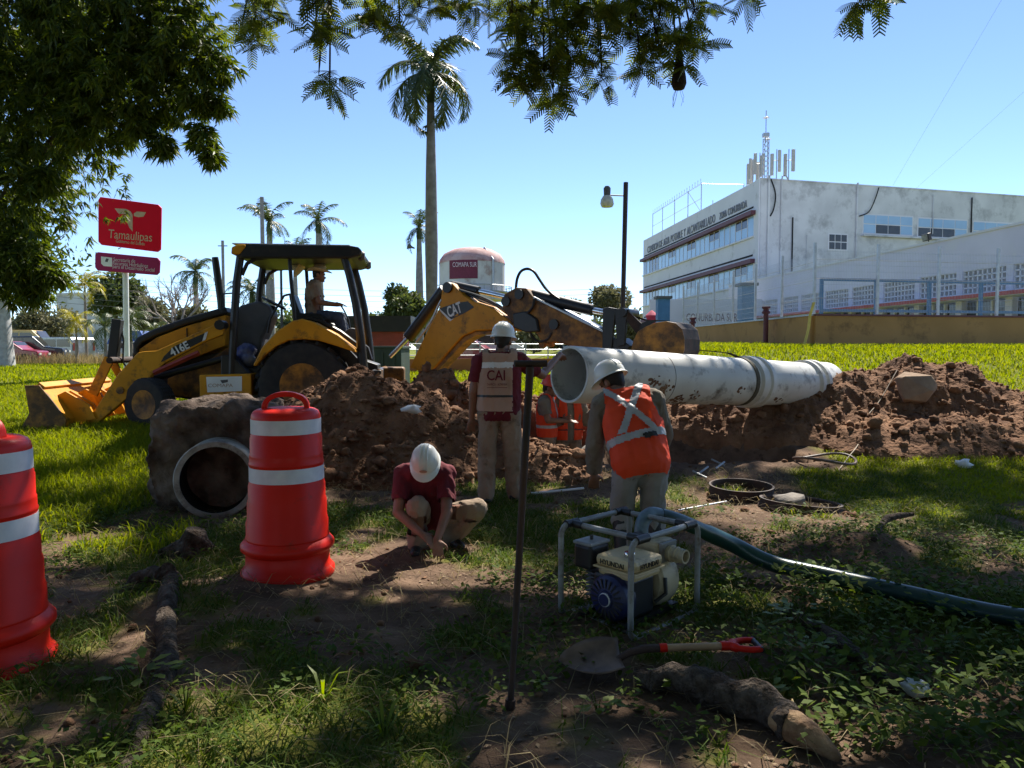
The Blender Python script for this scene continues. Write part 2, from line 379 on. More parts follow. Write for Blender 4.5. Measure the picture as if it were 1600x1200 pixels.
def lawn_mask(x, y):
    """1 = grown lawn, 0 = bare / trampled soil"""
    p = np.zeros_like(x)
    for segs, _ in PILES.values(): p = np.maximum(p, seg_pile(x, y, segs))
    n = fbm(x, y, 1.1, 4, 40); n2 = fbm(x, y, 3.5, 3, 47)
    a = sstep((y - 10.3 + 0.5 * n) / 0.8)
    left = sstep((-3.0 - x + 0.9 * n) / 0.8) * sstep((y - 5.6 + 0.8 * n) / 1.2)
    right = sstep((x - 2.6 + .6 * n) / 0.8) * sstep((y - 6.9 + 0.7 * n) / 0.7) * 0.8
    m = np.maximum(np.maximum(a, left), right)
    near = 0.75 * sstep((n + 0.55 * n2 + 0.12) / 0.25) * (1 - sstep((y - 7.5) / 1.0))
    m = np.maximum(m, near)
    m = m * sstep((np.hypot((x + 2.8) / .8, (y - 6.45) / .6) - .6) / .5)
    m = m * (1 - sstep((p - 0.03) / 0.08)) * (1 - sstep((trench_t(x, y) + 0.5) / 0.3))
    return m

def axis(lo, f0, f1, hi, step, grow=1.16):
    mid = list(np.arange(f0, f1 + 1e-6, step)); a = []; s = step; p = f0
    while p > lo: s *= grow; p -= s; a.append(p)
    b = []; s = step; p = mid[-1]
    while p < hi: s *= grow; p += s; b.append(p)
    return np.array(a[::-1] + mid + b)
gx = axis(-600, -8.5, 9.5, 600, 0.055); gy = axis(-60, 2.0, 13.0, 1200, 0.055)
X, Y = np.meshgrid(gx, gy); Z = H(X, Y)
far_ = sstep((np.hypot(X, Y) - 60) / 100); Z = Z * (1 - far_) + 0.5 * far_
def grid_faces(nx, ny):
    i = np.arange(ny - 1)[:, None] * nx + np.arange(nx - 1)[None, :]
    return np.stack([i, i + 1, i + 1 + nx, i + nx], -1).reshape(-1, 4)
def ground_material():
    m = bpy.data.materials.new('ground'); m.use_nodes = True; nt = m.node_tree; L = nt.links.new
    p = nt.nodes['Principled BSDF']; p.inputs['Roughness'].default_value = 0.95; p.inputs['Specular IOR Level'].default_value = 0.06
    tc = _n(nt, 'ShaderNodeTexCoord'); at_ = _n(nt, 'ShaderNodeAttribute', attribute_name='lawn')
    def noise(sc, d=8, r=.6):
        n = _n(nt, 'ShaderNodeTexNoise'); n.inputs['Scale'].default_value = sc; n.inputs['Detail'].default_value = d; n.inputs['Roughness'].default_value = r
        L(tc.outputs['Object'], n.inputs['Vector']); return n
    def mix(a, b, f):
        x = _n(nt, 'ShaderNodeMix', data_type='RGBA')
        for s, i in ((a, 6), (b, 7)):
            if isinstance(s, tuple): x.inputs[i].default_value = (*s, 1)
            else: L(s, x.inputs[i])
        L(f, x.inputs[0]); return x.outputs[2]
    def rng_(s, a, b):
        r = _n(nt, 'ShaderNodeMapRange'); r.inputs[1].default_value = a; r.inputs[2].default_value = b; L(s, r.inputs[0]); return r.outputs[0]
    soil = mix((0.08, 0.053, 0.037), (0.21, 0.138, 0.094), rng_(noise(2.2).outputs['Fac'], .35, .68))
    soil = mix(soil, (0.055, 0.038, 0.028), rng_(noise(9).outputs['Fac'], .55, .75))
    lawn = mix((0.10, 0.125, 0.018), (0.18, 0.19, 0.028), rng_(noise(1.4).outputs['Fac'], .35, .65))
    lawn = mix(lawn, (0.17, 0.14, 0.06), rng_(noise(18).outputs['Fac'], .55, .75))
    L(mix(soil, lawn, at_.outputs['Fac']), p.inputs['Base Color'])
    b = _n(nt, 'ShaderNodeBump'); b.inputs['Strength'].default_value = 0.9; b.inputs['Distance'].default_value = 0.03
    L(noise(14, 10, .7).outputs['Fac'], b.inputs['Height']); L(b.outputs[0], p.inputs['Normal'])
    return m
m_ground = ground_material()
ground = npmesh('ground', np.stack([X, Y, Z], -1).reshape(-1, 3), grid_faces(len(gx), len(gy)), m_ground, smooth=True)
def set_attr(o, name, vals):
    a = o.data.attributes.new(name, 'FLOAT', 'POINT'); a.data.foreach_set('value', np.asarray(vals, np.float32).ravel())
set_attr(ground, 'lawn', lawn_mask(X, Y)); tag(ground, kind='structure')

# ================================================================== EARTH MOUNDS
IC1 = ico(1); IC2 = ico(2)
def clods(name, pos, size, IC, m, parent=None, squash=0.75):
    V0, F0 = IC; n = len(pos); k = len(V0)
    jit = 1 + (0.34 if k < 20 else 0.22) * rng.standard_normal((n, k, 1)).clip(-1.6, 1.6)
    sc = (size[:, None] * (0.7 + 0.6 * rng.random((n, 3))))[:, None, :]
    v = V0[None] * jit * sc
    a = rng.random(n) * 6.283; c, s = np.cos(a)[:, None], np.sin(a)[:, None]
    vx = v[..., 0] * c - v[..., 1] * s; vy = v[..., 0] * s + v[..., 1] * c
    v = np.stack([vx, vy, v[..., 2] * squash], -1) + pos[:, None, :]
    F = (F0[None] + (np.arange(n) * k)[:, None, None]).reshape(-1, 3)
    return npmesh(name, v.reshape(-1, 3), F, m, parent)
pile_info = {'near': ('dark shaded mound of dug earth behind the crouching man', 2600),
             'back': ('sunlit heap of loose brown earth under the digger boom', 900),
             'far': ('long sunlit bank of dug earth with boulder beyond the trench', 4200)}
for i, (key, (segs, (xa, xb, ya, yb))) in enumerate(PILES.items()):
    xs = np.arange(xa, xb, 0.03); ys = np.arange(ya, yb, 0.03); PX, PY = np.meshgrid(xs, ys)
    P = pileH(PX, PY, segs, 60 + 11 * i); raw = seg_pile(PX, PY, segs)
    PZ = H(PX, PY) + np.where(raw > 0.015, P, 0) - 0.10 * (1 - sstep(raw / 0.08))
    o = npmesh('earth_mound', np.stack([PX, PY, PZ], -1).reshape(-1, 3), grid_faces(len(xs), len(ys)), m_dirtpile, smooth=True)
    # drop the faces that lie wholly under the ground
    bm = bmesh.new(); bm.from_mesh(o.data); rr = raw.ravel(); bm.verts.ensure_lookup_table()
    bmesh.ops.delete(bm, geom=[v for v in bm.verts if rr[v.index] <= 0.0], context='VERTS'); bm.to_mesh(o.data); bm.free()
    tag(o, pile_info[key][0], 'earth mound')
    n = pile_info[key][1]; cx = rng.uniform(xa, xb, n * 4); cy = rng.uniform(ya, yb, n * 4)
    ok = seg_pile(cx, cy, segs) > 0.04; ok &= (trench_t(cx, cy) < 0.6)
    cx, cy = cx[ok][:n], cy[ok][:n]; cz = H(cx, cy) + pileH(cx, cy, segs, 60 + 11 * i)
    sz = np.clip(0.017 * np.exp(0.62 * rng.standard_normal(len(cx))), 0.006, 0.085)
    pos = np.stack([cx, cy, cz + sz * 0.2], -1); big = sz > 0.038
    tag(clods('clods', pos[~big], sz[~big], IC1, m_clod, o), kind='stuff')
    tag(clods('lumps', pos[big], sz[big], IC2, m_clod, o), kind='stuff')
# loose crumbs on the trampled soil
n = 2600; cx = rng.uniform(-4.5, 7, n); cy = rng.uniform(2.2, 9.2, n); ok = (lawn_mask(cx, cy) < 0.5) & (trench_t(cx, cy) < 0); cx, cy = cx[ok], cy[ok]
sz = np.clip(0.010 * np.exp(0.6 * rng.standard_normal(len(cx))), 0.004, 0.05)
tag(clods('loose_crumbs', np.stack([cx, cy, H(cx, cy) + sz * .2], -1), sz, IC1, m_clod), 'loose crumbs of soil strewn over the trampled ground', 'soil', kind='stuff')

# ================================================================== GRASS AND WEEDS
def blades(name, x, y, z, h, w, lean, m, label, cat):
    n = len(x); a = rng.random(n) * 6.283; b = rng.random(n) * 6.283
    dx, dy = np.cos(a) * w / 2, np.sin(a) * w / 2; lx, ly = np.cos(b) * lean * h, np.sin(b) * lean * h
    base = np.stack([x, y, z - 0.01], -1); side = np.stack([dx, dy, 0 * dx], -1)
    mid = base + np.stack([lx * .35, ly * .35, h * .6], -1); tip = base + np.stack([lx, ly, h * (1 - .35 * np.minimum(lean, 1.6))], -1)
    V = np.stack([base - side, base + side, mid + side * .8, mid - side * .8, tip + side * .12, tip - side * .12], 1).reshape(-1, 3)
    F = (np.arange(n)[:, None, None] * 6 + np.array([[0, 1, 2, 3], [3, 2, 4, 5]])[None]).reshape(-1, 4)
    return tag(npmesh(name, V, F, m), label, cat, kind='stuff')
def scatter(n, xa, xb, ya, yb, lim=0.5, inv=False):
    x = rng.uniform(xa, xb, n); y = rng.uniform(ya, yb, n); l = lawn_mask(x, y)
    ok = (l < lim) if inv else (rng.random(n) < np.clip((l - lim * .5) / lim, 0, 1)); return x[ok], y[ok]
x, y = scatter(60000, -9, -2.6, 5.2, 12, .5); h = rng.uniform(.06, .2, len(x))
blades('lawn_grass', x, y, H(x, y), h, .011, rng.uniform(.2, 1.0, len(x)), m_grass, 'long bright green grass by the loader bucket', 'grass')
x, y = scatter(120000, -16, 17, 9.5, 26, .5); h = rng.uniform(.05, .13, len(x)) * (1 + .02 * y)
blades('lawn_grass', x, y, H(x, y), h, .016 + .0006 * y, rng.uniform(.2, 1.0, len(x)), m_grass, 'sunlit lawn rising behind the trench and mounds', 'grass')
x = rng.uniform(-34, 12, 50000); y = rng.uniform(24, 50, 50000); ok = np.abs(x / y) < .8; x, y = x[ok], y[ok]
blades('lawn_grass', x, y, H(x, y), rng.uniform(.10, .24, len(x)), .05, rng.uniform(.2, .9, len(x)), m_grass, 'far lawn running back towards the parked cars', 'grass')
x, y = scatter(30000, 2.2, 8, 6.2, 9.3, .5); h = rng.uniform(.03, .11, len(x))
blades('verge_grass', x, y, H(x, y), h, .009, rng.uniform(.5, 1.5, len(x)), m_grass, 'trampled grass around the iron rings', 'grass')
x, y = scatter(110000, -4.5, 4.6, 2.0, 8.2, .38); h = rng.uniform(.03, .13, len(x))
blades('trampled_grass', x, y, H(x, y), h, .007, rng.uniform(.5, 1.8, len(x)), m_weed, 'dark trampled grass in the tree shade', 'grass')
x = rng.uniform(-4.5, 4.6, 9000); y = rng.uniform(2.0, 8.4, 9000)
blades('dry_straw', x, y, H(x, y), rng.uniform(.04, .16, 9000), .005, rng.uniform(1.2, 2.4, 9000), m_straw, 'dry straw scattered over the shaded soil', 'straw')
def flat_leaves(name, x, y, z, L, m, label, cat, tilt=.6):
    n = len(x); a = rng.random(n) * 6.283; u = np.stack([np.cos(a), np.sin(a), rng.uniform(-tilt, tilt, n)], -1)
    v = np.stack([-np.sin(a), np.cos(a), rng.uniform(-tilt, tilt, n)], -1); p = np.stack([x, y, z], -1); L = L[:, None]
    V = np.stack([p - u * L * .5, p - v * L * .27 - u * L * .08, p + v * 0 + u * L * .5 - np.array([0, 0, 1]) * L * .12, p + v * L * .27 - u * L * .08], 1).reshape(-1, 3)
    return tag(npmesh(name, V, np.arange(n * 4).reshape(n, 4), m), label, cat, kind='stuff')
def weedpatch(n, xa, xb, ya, yb, seed, thr):
    x = rng.uniform(xa, xb, n); y = rng.uniform(ya, yb, n); ok = (fbm(x, y, 1.3, 3, seed) + .5 * fbm(x, y, 4, 2, seed + 4) > thr) & (trench_t(x, y) < -.3); return x[ok], y[ok]
x, y = weedpatch(56000, -4.6, 4.8, 1.9, 6.6, 90, .08)
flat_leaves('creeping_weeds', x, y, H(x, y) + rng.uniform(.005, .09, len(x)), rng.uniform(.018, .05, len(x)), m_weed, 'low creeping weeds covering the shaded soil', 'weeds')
x, y = weedpatch(11000, 1.2, 4.6, 1.9, 4.6, 97, .05)
flat_leaves('leafy_weeds', x, y, H(x, y) + rng.uniform(.01, .16, len(x)), rng.uniform(.03, .065, len(x)), m_weed, 'thicker leafy weeds near the log and hose', 'weeds')
x, y = weedpatch(9000, -4.5, 4.5, 2, 8.3, 120, -.25)
flat_leaves('leaf_litter', x, y, H(x, y) + .008, rng.uniform(.012, .034, len(x)), m_litter, 'fallen dry leaves lying on the soil', 'leaf litter', .25)
# ================================================================== BACKHOE LOADER
MZ = 0.30
MF = Frame((-3.27, 12.0, MZ), R(6.5))
bh = thing('backhoe_loader', 'yellow and black backhoe loader parked on the lawn with open cab', 'backhoe', MF.C, MF.ang)
def mpr(name, pts, k, y0, y1, m, parent=bh, bevel=0.012, smooth=False):
    return MB().prism(MF.O(pts, k), y0, y1).build(name, m, parent, smooth, bevel)
# --- hood and engine
HOOD = [(207, 556), (207, 536), (214, 527), (240, 514), (290, 496), (352, 479), (356, 490), (292, 507), (244, 525), (222, 536), (216, 545), (216, 556)]
mpr('hood', HOOD, -.46, -.47, .47, m_black, bevel=.03)
mpr('engine_side_panel', [(217, 556), (217, 546), (245, 527), (292, 509), (352, 492), (352, 540), (300, 560), (217, 580)], -.44, -.44, .44, m_yellow)
MB().box((MF.L(292, 520, -.45)[0], -.446, MF.L(292, 520, -.45)[1]), (.012, .02, .16)).build('panel_seam', m_black, bh)
mpr('radiator_grille', [(206, 580), (207, 552), (217, 552), (217, 590)], -.4, -.40, .40, m_black)
mpr('chassis', [(222, 575), (300, 560), (366, 545), (395, 560), (470, 560), (560, 560), (590, 570), (590, 605), (470, 625), (300, 625), (225, 612)], -.36, -.36, .36, m_black)
mpr('side_frame', [(262, 592), (330, 560), (362, 540), (362, 600), (312, 622), (262, 618)], -.40, -.41, .41, m_yellow_dirty)
mpr('front_axle', [(214, 612), (250, 605), (250, 628), (214, 634)], -.3, -.72, .72, m_yellow_dirty)
p = [MF.V(346, 488, -.25), MF.V(345, 470, -.25), MF.V(341, 440, -.25), MF.V(337, 410, -.25), MF.V(336, 402, -.25)]
MB().tube(p, [.055, .058, .058, .056, .05], 12).build('exhaust_stack', m_black, bh, True)
# --- loader arms
ARM = [(342, 504), (350, 510), (348, 523), (322, 533), (258, 567), (240, 583), (228, 598), (200, 621), (152, 661), (142, 665), (138, 655), (183, 586), (215, 551), (225, 549), (244, 548)]
arm_o = MF.O(ARM, -.84)
for s in (-1, 1):
    a = MB().prism(arm_o, s * .78 - .06, s * .78 + .06).build('loader_arm', m_yellow, bh, False, .015)
    if s < 0:
        MB().prism(MF.O([(251, 566), (256, 557), (272, 541), (323, 519), (321, 527), (316, 533), (258, 563)], -.845), -.846, -.842).build('model_panel', m_black, a)
        MB().prism(MF.O([(320, 520), (325, 518), (321, 531), (316, 533)], -.848), -.849, -.8455).build('panel_edge_stripe', m_decal_white, a)
        x, z = MF.L(269, 557, -.85); x2, z2 = MF.L(297, 543, -.85)
        text('model_number', '416E', .165, m_decal_white, a, (x, -.849, z), (R(90), -math.atan2(z2 - z, x2 - x), 0), width=math.hypot(x2 - x, z2 - z), bold=.004)
        MB().lathe([(.055, 0), (.055, .02)], 16, Matrix.Translation((0, 0, 0)).to_3x3() @ rotm(R(90), 0, 0)).build('pivot_boss', m_yellow_dirty, a, True).location = (MF.L(188, 610, -.84)[0], -.84, MF.L(188, 610, -.84)[1])
        MB().tube([MF.V(346, 508, -.78) - Vector((0, .12, 0)), MF.V(346, 508, -.78) + Vector((0, .12, 0))], .075, 14).build('pivot_pin', m_black, a, True)
for s in (-1, 1):
    k = s * .9
    c = MF.V(238, 583, -.9); d = MF.V(309, 551, -.9); c.y = d.y = k * .94
    MB().tube([c, d], .04, 4).build('lift_cylinder_lock', m_redpaint, bh)
    c2 = MF.V(232, 592, -.8); d2 = MF.V(345, 560, -.8); c2.y = d2.y = s * .62
    MB().tube([c2, d2], .05, 10).build('lift_cylinder', m_black, bh, True)
# --- loader bucket
SH = MF.O([(39, 603), (60, 601), (82, 626), (103, 655), (101, 672), (30, 680)], -1.13)
inner = []
for i, (x, z) in enumerate(SH):
    cx_, cz_ = MF.L(50, 648, -1.13); v = Vector((cx_ - x, cz_ - z)); v.normalize(); inner.append((x + v.x * .035, z + v.y * .035))
shell = MB()
for i in range(len(SH) - 1): shell.prism([SH[i], SH[i + 1], inner[i + 1], inner[i]], -1.12, 1.12)
lb = shell.build('loader_bucket', m_yellow, bh)
SIDE = MF.O([(39, 602), (62, 602), (83, 627), (104, 655), (102, 673), (27, 681), (46, 646)], -1.13)
for s in (-1, 1): MB().prism(SIDE, s * 1.13 - .015, s * 1.13 + .015).build('side_plate', m_yellow_dirty, lb, False, .006)
tx, tz = MF.L(30, 680, -1.13); MB().box((tx - .06, 0, tz + .005), (.16, 2.3, .03)).build('cutting_edge', m_steel, lb)
bx_, bz_ = MF.L(61, 601, -1.13); MB().box((bx_ + .015, 0, bz_ - .02), (.10, 2.22, .05), rotm(0, R(40), 0)).build('top_lip', m_yellow, lb)
hx, hz = MF.L(92, 645, -1.13)
for yy in (-.86, -.70, .70, .86, -.22, .22):
    MB().prism([(hx - .18, hz + .22), (hx - .02, hz + .30), (hx + .30, hz + .10), (hx + .40, hz - .12), (hx + .1, hz - .17)], yy - .025, yy + .025).build('hinge_plate', m_yellow, lb, False, .006)
# --- tilt linkage
def bar(name, p0, p1, k, w, t, m, par=bh):
    a, b = Vector(MF.L(*p0, k)), Vector(MF.L(*p1, k)); d = (b - a).normalized(); n = Vector((-d.y, d.x)) * w / 2
    return MB().prism([tuple(a + n - d * .03), tuple(b + n + d * .03), tuple(b - n + d * .03), tuple(a - n - d * .03)], k - t / 2, k + t / 2).build(name, m, par, False, .01)
for k in (-.45, .45):
    bar('tilt_cylinder', (184, 502), (177, 560), k, .14, .13, m_black)
    bar('tilt_lever', (170, 562), (146, 614), k - .09, .15, .04, m_yellow)
    bar('tilt_lever', (176, 566), (205, 618), k + .09, .12, .04, m_yellow)
    bar('tilt_link', (150, 612), (164, 640), k, .12, .06, m_yellow)
MB().tube([MF.V(171, 563, -.75), MF.V(171, 563, -.75) + Vector((0, 1.5, 0))], .05, 12).build('linkage_shaft', m_rust, bh, True)
MB().tube([MF.V(187, 503, -.4), MF.V(193, 530, -.42), MF.V(192, 565, -.42), MF.V(206, 590, -.4)], .014, 6).build('hydraulic_hose', m_black, bh, True)
# --- wheels
def wheel(px, py, k, r, w, steer, rimr, lug):
    x, z = MF.L(px, py, k); z = r - .02
    e = bpy.data.objects.new('wheel', None); COL.objects.link(e); e.parent = bh; e.location = (x, k + w / 2 if k < 0 else k - w / 2, z); e.rotation_euler = (0, 0, steer)
    Mx = rotm(R(90), 0, 0)
    prof = [(rimr, -w * .46), (r * .86, -w * .5), (r * .95, -w * .46), (r, -w * .36), (r, w * .36), (r * .95, w * .46), (r * .86, w * .5), (rimr, w * .46)]
    t = MB().lathe(prof, 40, Mx, closed=True).build('tyre', m_rubber, e, True, 0, 35)
    g = MB()
    if lug:
        for i in range(22):
            for s in (-1, 1):
                a = 2 * math.pi * (i + (.5 if s > 0 else 0)) / 22
                q = Matrix.Rotation(-a, 3, 'Y'); g.box(q @ Vector((r + .012, s * w * .23, 0)), (.05, w * .5, .05), q @ Matrix.Rotation(s * .6, 3, 'X'))
        tag(g.build('tread_lugs', m_rubber, e), kind='stuff')
    else:
        for j in range(5):
            yy = (j - 2) * w * .15; zig = []
            for i in range(72):
                a = 2 * math.pi * i / 72; zig.append(((r + .004) * math.cos(a), yy + (.008 if i % 2 else -.008), (r + .004) * math.sin(a)))
            g.tube(zig, .014, 4, closed=True)
        tag(g.build('tread_ribs', m_rubber, e), kind='stuff')
    rp = [(0.001, -w * .10), (rimr * .35, -w * .10), (rimr * .40, -w * .18), (rimr * .72, -w * .16), (rimr * .86, -w * .28), (rimr * .92, -w * .47), (rimr * 1.02, -w * .47), (rimr * 1.02, w * .47), (0.001, w * .3)]
    rm = MB().lathe(rp, 32, Mx).build('rim', m_yellow_dirty, e, True, 0, 30)
    nb = MB()
    for i in range(8):
        a = 2 * math.pi * i / 8; nb.tube([(rimr * .55 * math.cos(a), -w * .14, rimr * .55 * math.sin(a)), (rimr * .55 * math.cos(a), -w * .24, rimr * .55 * math.sin(a))], .018, 6)
    tag(nb.build('wheel_nuts', m_steel, e), kind='stuff')
    return e
wheel(229, 634, -.98, .385, .28, R(-24), .215, False); wheel(229, 634, .98, .385, .28, R(-24), .215, False)
wheel(472, 603, -1.08, .665, .46, 0, .33, True); wheel(472, 603, 1.08, .665, .46, 0, .33, True)
# --- fenders, cab floor
FEN = [(395, 571), (409, 543), (433, 517), (457, 501), (472, 498), (490, 503), (523, 521), (554, 545), (556, 551), (527, 541), (497, 532), (472, 530), (450, 532), (431, 541), (413, 556), (399, 572)]
fo = MF.O(FEN, -1.1)
for s in (-1, 1):
    f = MB().prism(fo, s * .84 - .26, s * .84 + .26).build('fender', m_yellow, bh, True, .03, 30)
    edge = MF.O([(393, 568), (408, 541), (432, 514), (456, 498), (472, 495), (491, 500), (525, 519), (560, 545), (566, 565)], -1.1)
    MB().tube([(x, s * .62 - .06 * s, z + .01) for x, z in edge], .035, 6).build('fender_trim', m_black, f, True)
mpr('cab_floor', [(362, 575), (400, 575), (430, 545), (470, 520), (540, 540), (572, 575), (572, 600), (362, 600)], -.6, -.58, .58, m_black)
mpr('step', [(345, 555), (362, 555), (400, 596), (400, 604), (345, 604)], -.8, -.80, -.5, m_black)
# --- operator station
mpr('front_console', [(366, 486), (376, 477), (404, 470), (420, 477), (426, 492), (410, 530), (404, 582), (366, 584)], -.25, -.26, .26, m_greytrim, bevel=.04)
MB().tube([MF.V(424, 500, 0), MF.V(427, 478, 0)], .04, 8).build('steering_column', m_black, bh, True)
c = MF.V(428, 474, 0); ring = MB(); tr = rotm(0, R(28), 0)
ring.tube([c + tr @ Vector((.2 * math.cos(a), .2 * math.sin(a), 0)) for a in np.linspace(0, 6.283, 25)[:-1]], .018, 8, closed=True)
for a in (0, 2.1, 4.2): ring.tube([c, c + tr @ Vector((.2 * math.cos(a), .2 * math.sin(a), 0))], .014, 6)
ring.build('steering_wheel', m_black, bh, True)
mpr('seat', [(462, 490), (505, 491), (512, 500), (508, 512), (462, 512)], 0, -.25, .25, m_black, bevel=.03)
mpr('seat_back', [(455, 462), (462, 460), (473, 492), (474, 508), (464, 508)], 0, -.24, .24, m_black, bevel=.03)
mpr('rear_console', [(536, 520), (548, 512), (560, 514), (566, 530), (566, 560), (536, 552)], -.2, -.3, .3, m_greytrim, bevel=.03)
for k in (-.14, .14):
    MB().tube([MF.V(547, 514, k), MF.V(545, 500, k), MF.V(538, 486, k), MF.V(533, 478, k)], .013, 6).build('control_lever', m_black, bh, True)
MB().tube([MF.V(418, 520, -.6), MF.V(422, 498, -.6), MF.V(434, 478, -.6), MF.V(444, 462, -.6), MF.V(452, 460, -.6), MF.V(458, 460, -.7)], .018, 8).build('grab_rail', m_black, bh, True)
MB().tube([MF.V(345, 487, -.6), MF.V(346, 462, -.6), MF.V(350, 459, -.6), MF.V(364, 458, -.7)], .013, 6).build('mirror_bracket', m_black, bh, True)
# --- canopy frame
def post(pts, r, s):
    P = [MF.V(x, y, -.76) for x, y in pts]
    for q in P: q.y = s * .76
    return MB().tube(P, r, 8).build('cab_post', m_black, bh, True, .01)
for s in (-1, 1):
    post([(376, 398), (370, 440), (366, 500), (363, 560), (362, 598)], .062, s)
    post([(452, 396), (455, 440), (459, 480), (461, 508)], .032, s)
    post([(536, 396), (546, 430), (556, 475), (563, 525), (566, 560), (568, 600)], [.06, .062, .065, .07, .08, .09], s)
    P = [MF.V(x, y, -.76) for x, y in [(378, 430), (386, 412), (400, 404), (420, 402)]]
    for q in P: q.y = s * .76
    MB().tube(P, .03, 8).build('corner_brace', m_black, bh, True)
mpr('canopy_roof', [(363, 396), (364, 387), (372, 383), (420, 382), (545, 383), (560, 386), (566, 392), (563, 400), (548, 404), (376, 404)], -.84, -.86, .86, m_black, bevel=.03)
mpr('roof_front_visor', [(361, 397), (362, 386), (372, 382.2), (384, 382), (384, 386), (374, 398)], -.86, -.875, .875, m_yellow, bevel=.02)
MB().box(Vector((MF.L(455, 381, -.84)[0], 0, MF.L(455, 381.5, -.84)[1])), (1.75, 1.66, .012)).build('roof_top_highlight', m_white, bh)  # white layer painting the sun's highlight along the roof top
for yy in (-.6, .6): MB().lathe([(.001, 0), (.07, .0), (.085, .05), (.06, .1), (.001, .1)], 14, rotm(0, R(90), 0)).build('work_lamp', m_greytrim, bh, True).location = MF.V(560, 400, -.6) + Vector((0, yy + .6, 0))
# --- toolbox
tb = mpr('toolbox', [(311, 586), (392, 584), (393, 619), (312, 622)], -.97, -.97, -.55, m_yellow, bevel=.015)
MB().prism(MF.O([(322, 589), (378, 588), (378, 611), (324, 613)], -.975), -.976, -.972).build('sticker', m_white, tb)
x, z = MF.L(325, 605, -.98); text('sticker_text', 'COMAPA', .075, m_tan, tb, (x, -.977, z), (R(90), 0, 0), width=.36)
MB().prism(MF.O([(344, 594), (356, 593), (356, 597), (347, 599)], -.98), -.979, -.9765).build('sticker_emblem', m_greytrim, tb)
# --- rear frame and stabilisers
rx = MF.L(590, 580, -.3)[0]
MB().box((rx + .02, 0, .62), (.16, 1.9, .5)).build('rear_frame', m_black, bh, False, .02)
for s in (-1, 1):
    MB().tube([(rx + .05, s * .85, .85), (rx + .08, s * 1.1, .45), (rx + .08, s * 1.22, .1)], .08, 6).build('stabiliser_leg', m_yellow_dirty, bh)
    MB().box((rx + .08, s * 1.24, .05), (.36, .3, .06)).build('stabiliser_pad', m_rust, bh)
MB().box((rx + .25, 0, .62), (.36, .5, .55)).build('swing_post', m_yellow_dirty, bh, False, .04)

# ------------------------------------------------------------------ boom, stick and digging bucket (swung towards the trench)
BF = Frame((-1.6, 12.0, 0), math.atan2(-2.0, 3.24))
# boom frame is expressed in the machine's own space so that its parts stay children of the machine
boom = bpy.data.objects.new('digging_arm', None); COL.objects.link(boom); boom.parent = bh
bh_m = Matrix.Translation(MF.C) @ Matrix.Rotation(MF.ang, 4, 'Z')
boom.matrix_local = bh_m.inverted() @ (Matrix.Translation(BF.C) @ Matrix.Rotation(BF.ang, 4, 'Z'))
def bpr(name, pts, y0, y1, m, bevel=.012, k=0, par=boom, smooth=False):
    return MB().prism(BF.O(pts, k), y0, y1).build(name, m, par, smooth, bevel)
BOOM = [(640, 574), (652, 548), (672, 508), (686, 482), (689, 462), (691, 446), (697, 440), (707, 443), (724, 461), (740, 471), (765, 479), (790, 496), (803, 508), (800, 517), (770, 516), (742, 517), (722, 526), (706, 543), (690, 562), (668, 586)]
bpr('boom', BOOM, -.16, .16, m_yellow, .02, -.16)
bpr('boom_inner_edge', [(722, 527), (742, 518), (770, 517), (770, 521), (744, 523), (726, 532), (709, 549), (692, 567), (672, 590), (667, 587)], -.12, .12, m_yellow_dirty, .0, -.16)
MB().tube([BF.V(698, 449, -.2), BF.V(698, 449, -.2) + Vector((0, .4, 0))], .085, 16).build('boom_pin', m_black, boom, True)
bpr('brand_panel', [(687, 482), (713, 473), (731, 471), (741, 480), (724, 490), (705, 499)], -.166, -.161, m_black, 0, -.163)
bpr('panel_edge_stripe', [(686, 484), (688, 483), (705, 499), (709, 498), (703, 502)], -.168, -.1635, m_decal_white, 0, -.165)
x, z = BF.L(701, 496, -.168); x2, z2 = BF.L(722, 487, -.168)
text('brand_lettering', 'CAT', .24, m_decal_white, boom, (x, -.168, z), (R(90), -math.atan2(z2 - z, x2 - x), 0), width=math.hypot(x2 - x, z2 - z) * 1.02, bold=.006)
bpr('lettering_triangle', [(710, 494.5), (715, 489.5), (717, 492.5)], -.176, -.1715, m_yellow, 0, -.17)
def btube(name, pts, r, m, k=0.0, n=10): return MB().tube(spline([BF.V(x, y, k) for x, y in pts], 4) if len(pts) > 2 else [BF.V(x, y, k) for x, y in pts], r, n).build(name, m, boom, True)
btube('boom_cylinder', [(639, 527), (695, 452)], .10, m_black); btube('boom_cylinder_rod', [(610, 557), (640, 526)], .035, m_chrome)
btube('boom_hose', [(650, 535), (672, 505), (684, 480), (690, 468)], .02, m_steel, -.15, 6)
btube('stick_cylinder', [(706, 446), (748, 455)], .075, m_black, .02); btube('stick_cylinder_rod', [(745, 454), (790, 464)], .04, m_chrome, .02)
for i, dy in enumerate((0, 4, 8, 12)):
    btube('hydraulic_hose', [(705, 449 + dy * .6), (725, 455 + dy), (750, 463 + dy * .9), (772, 473 + dy * .8), (795, 487 + dy * .5)], .02, m_black, -.12 + .08 * i, 6)
btube('hydraulic_hose', [(806, 452), (808, 436), (814, 424), (824, 420), (834, 424), (843, 437), (852, 450), (864, 461), (878, 470)], .022, m_black, -.05, 8)
btube('hydraulic_hose', [(826, 512), (832, 526), (843, 534), (856, 530), (862, 520)], .018, m_black, -.14, 8)
btube('hydraulic_hose', [(835, 466), (832, 480), (822, 490), (806, 494)], .02, m_black, -.17, 8)
STICK = [(784, 470), (788, 459), (806, 449), (822, 450), (835, 466), (880, 489), (942, 519), (944, 540), (938, 547), (892, 541), (868, 534), (853, 537), (846, 536), (838, 521), (815, 510), (800, 503), (785, 484)]
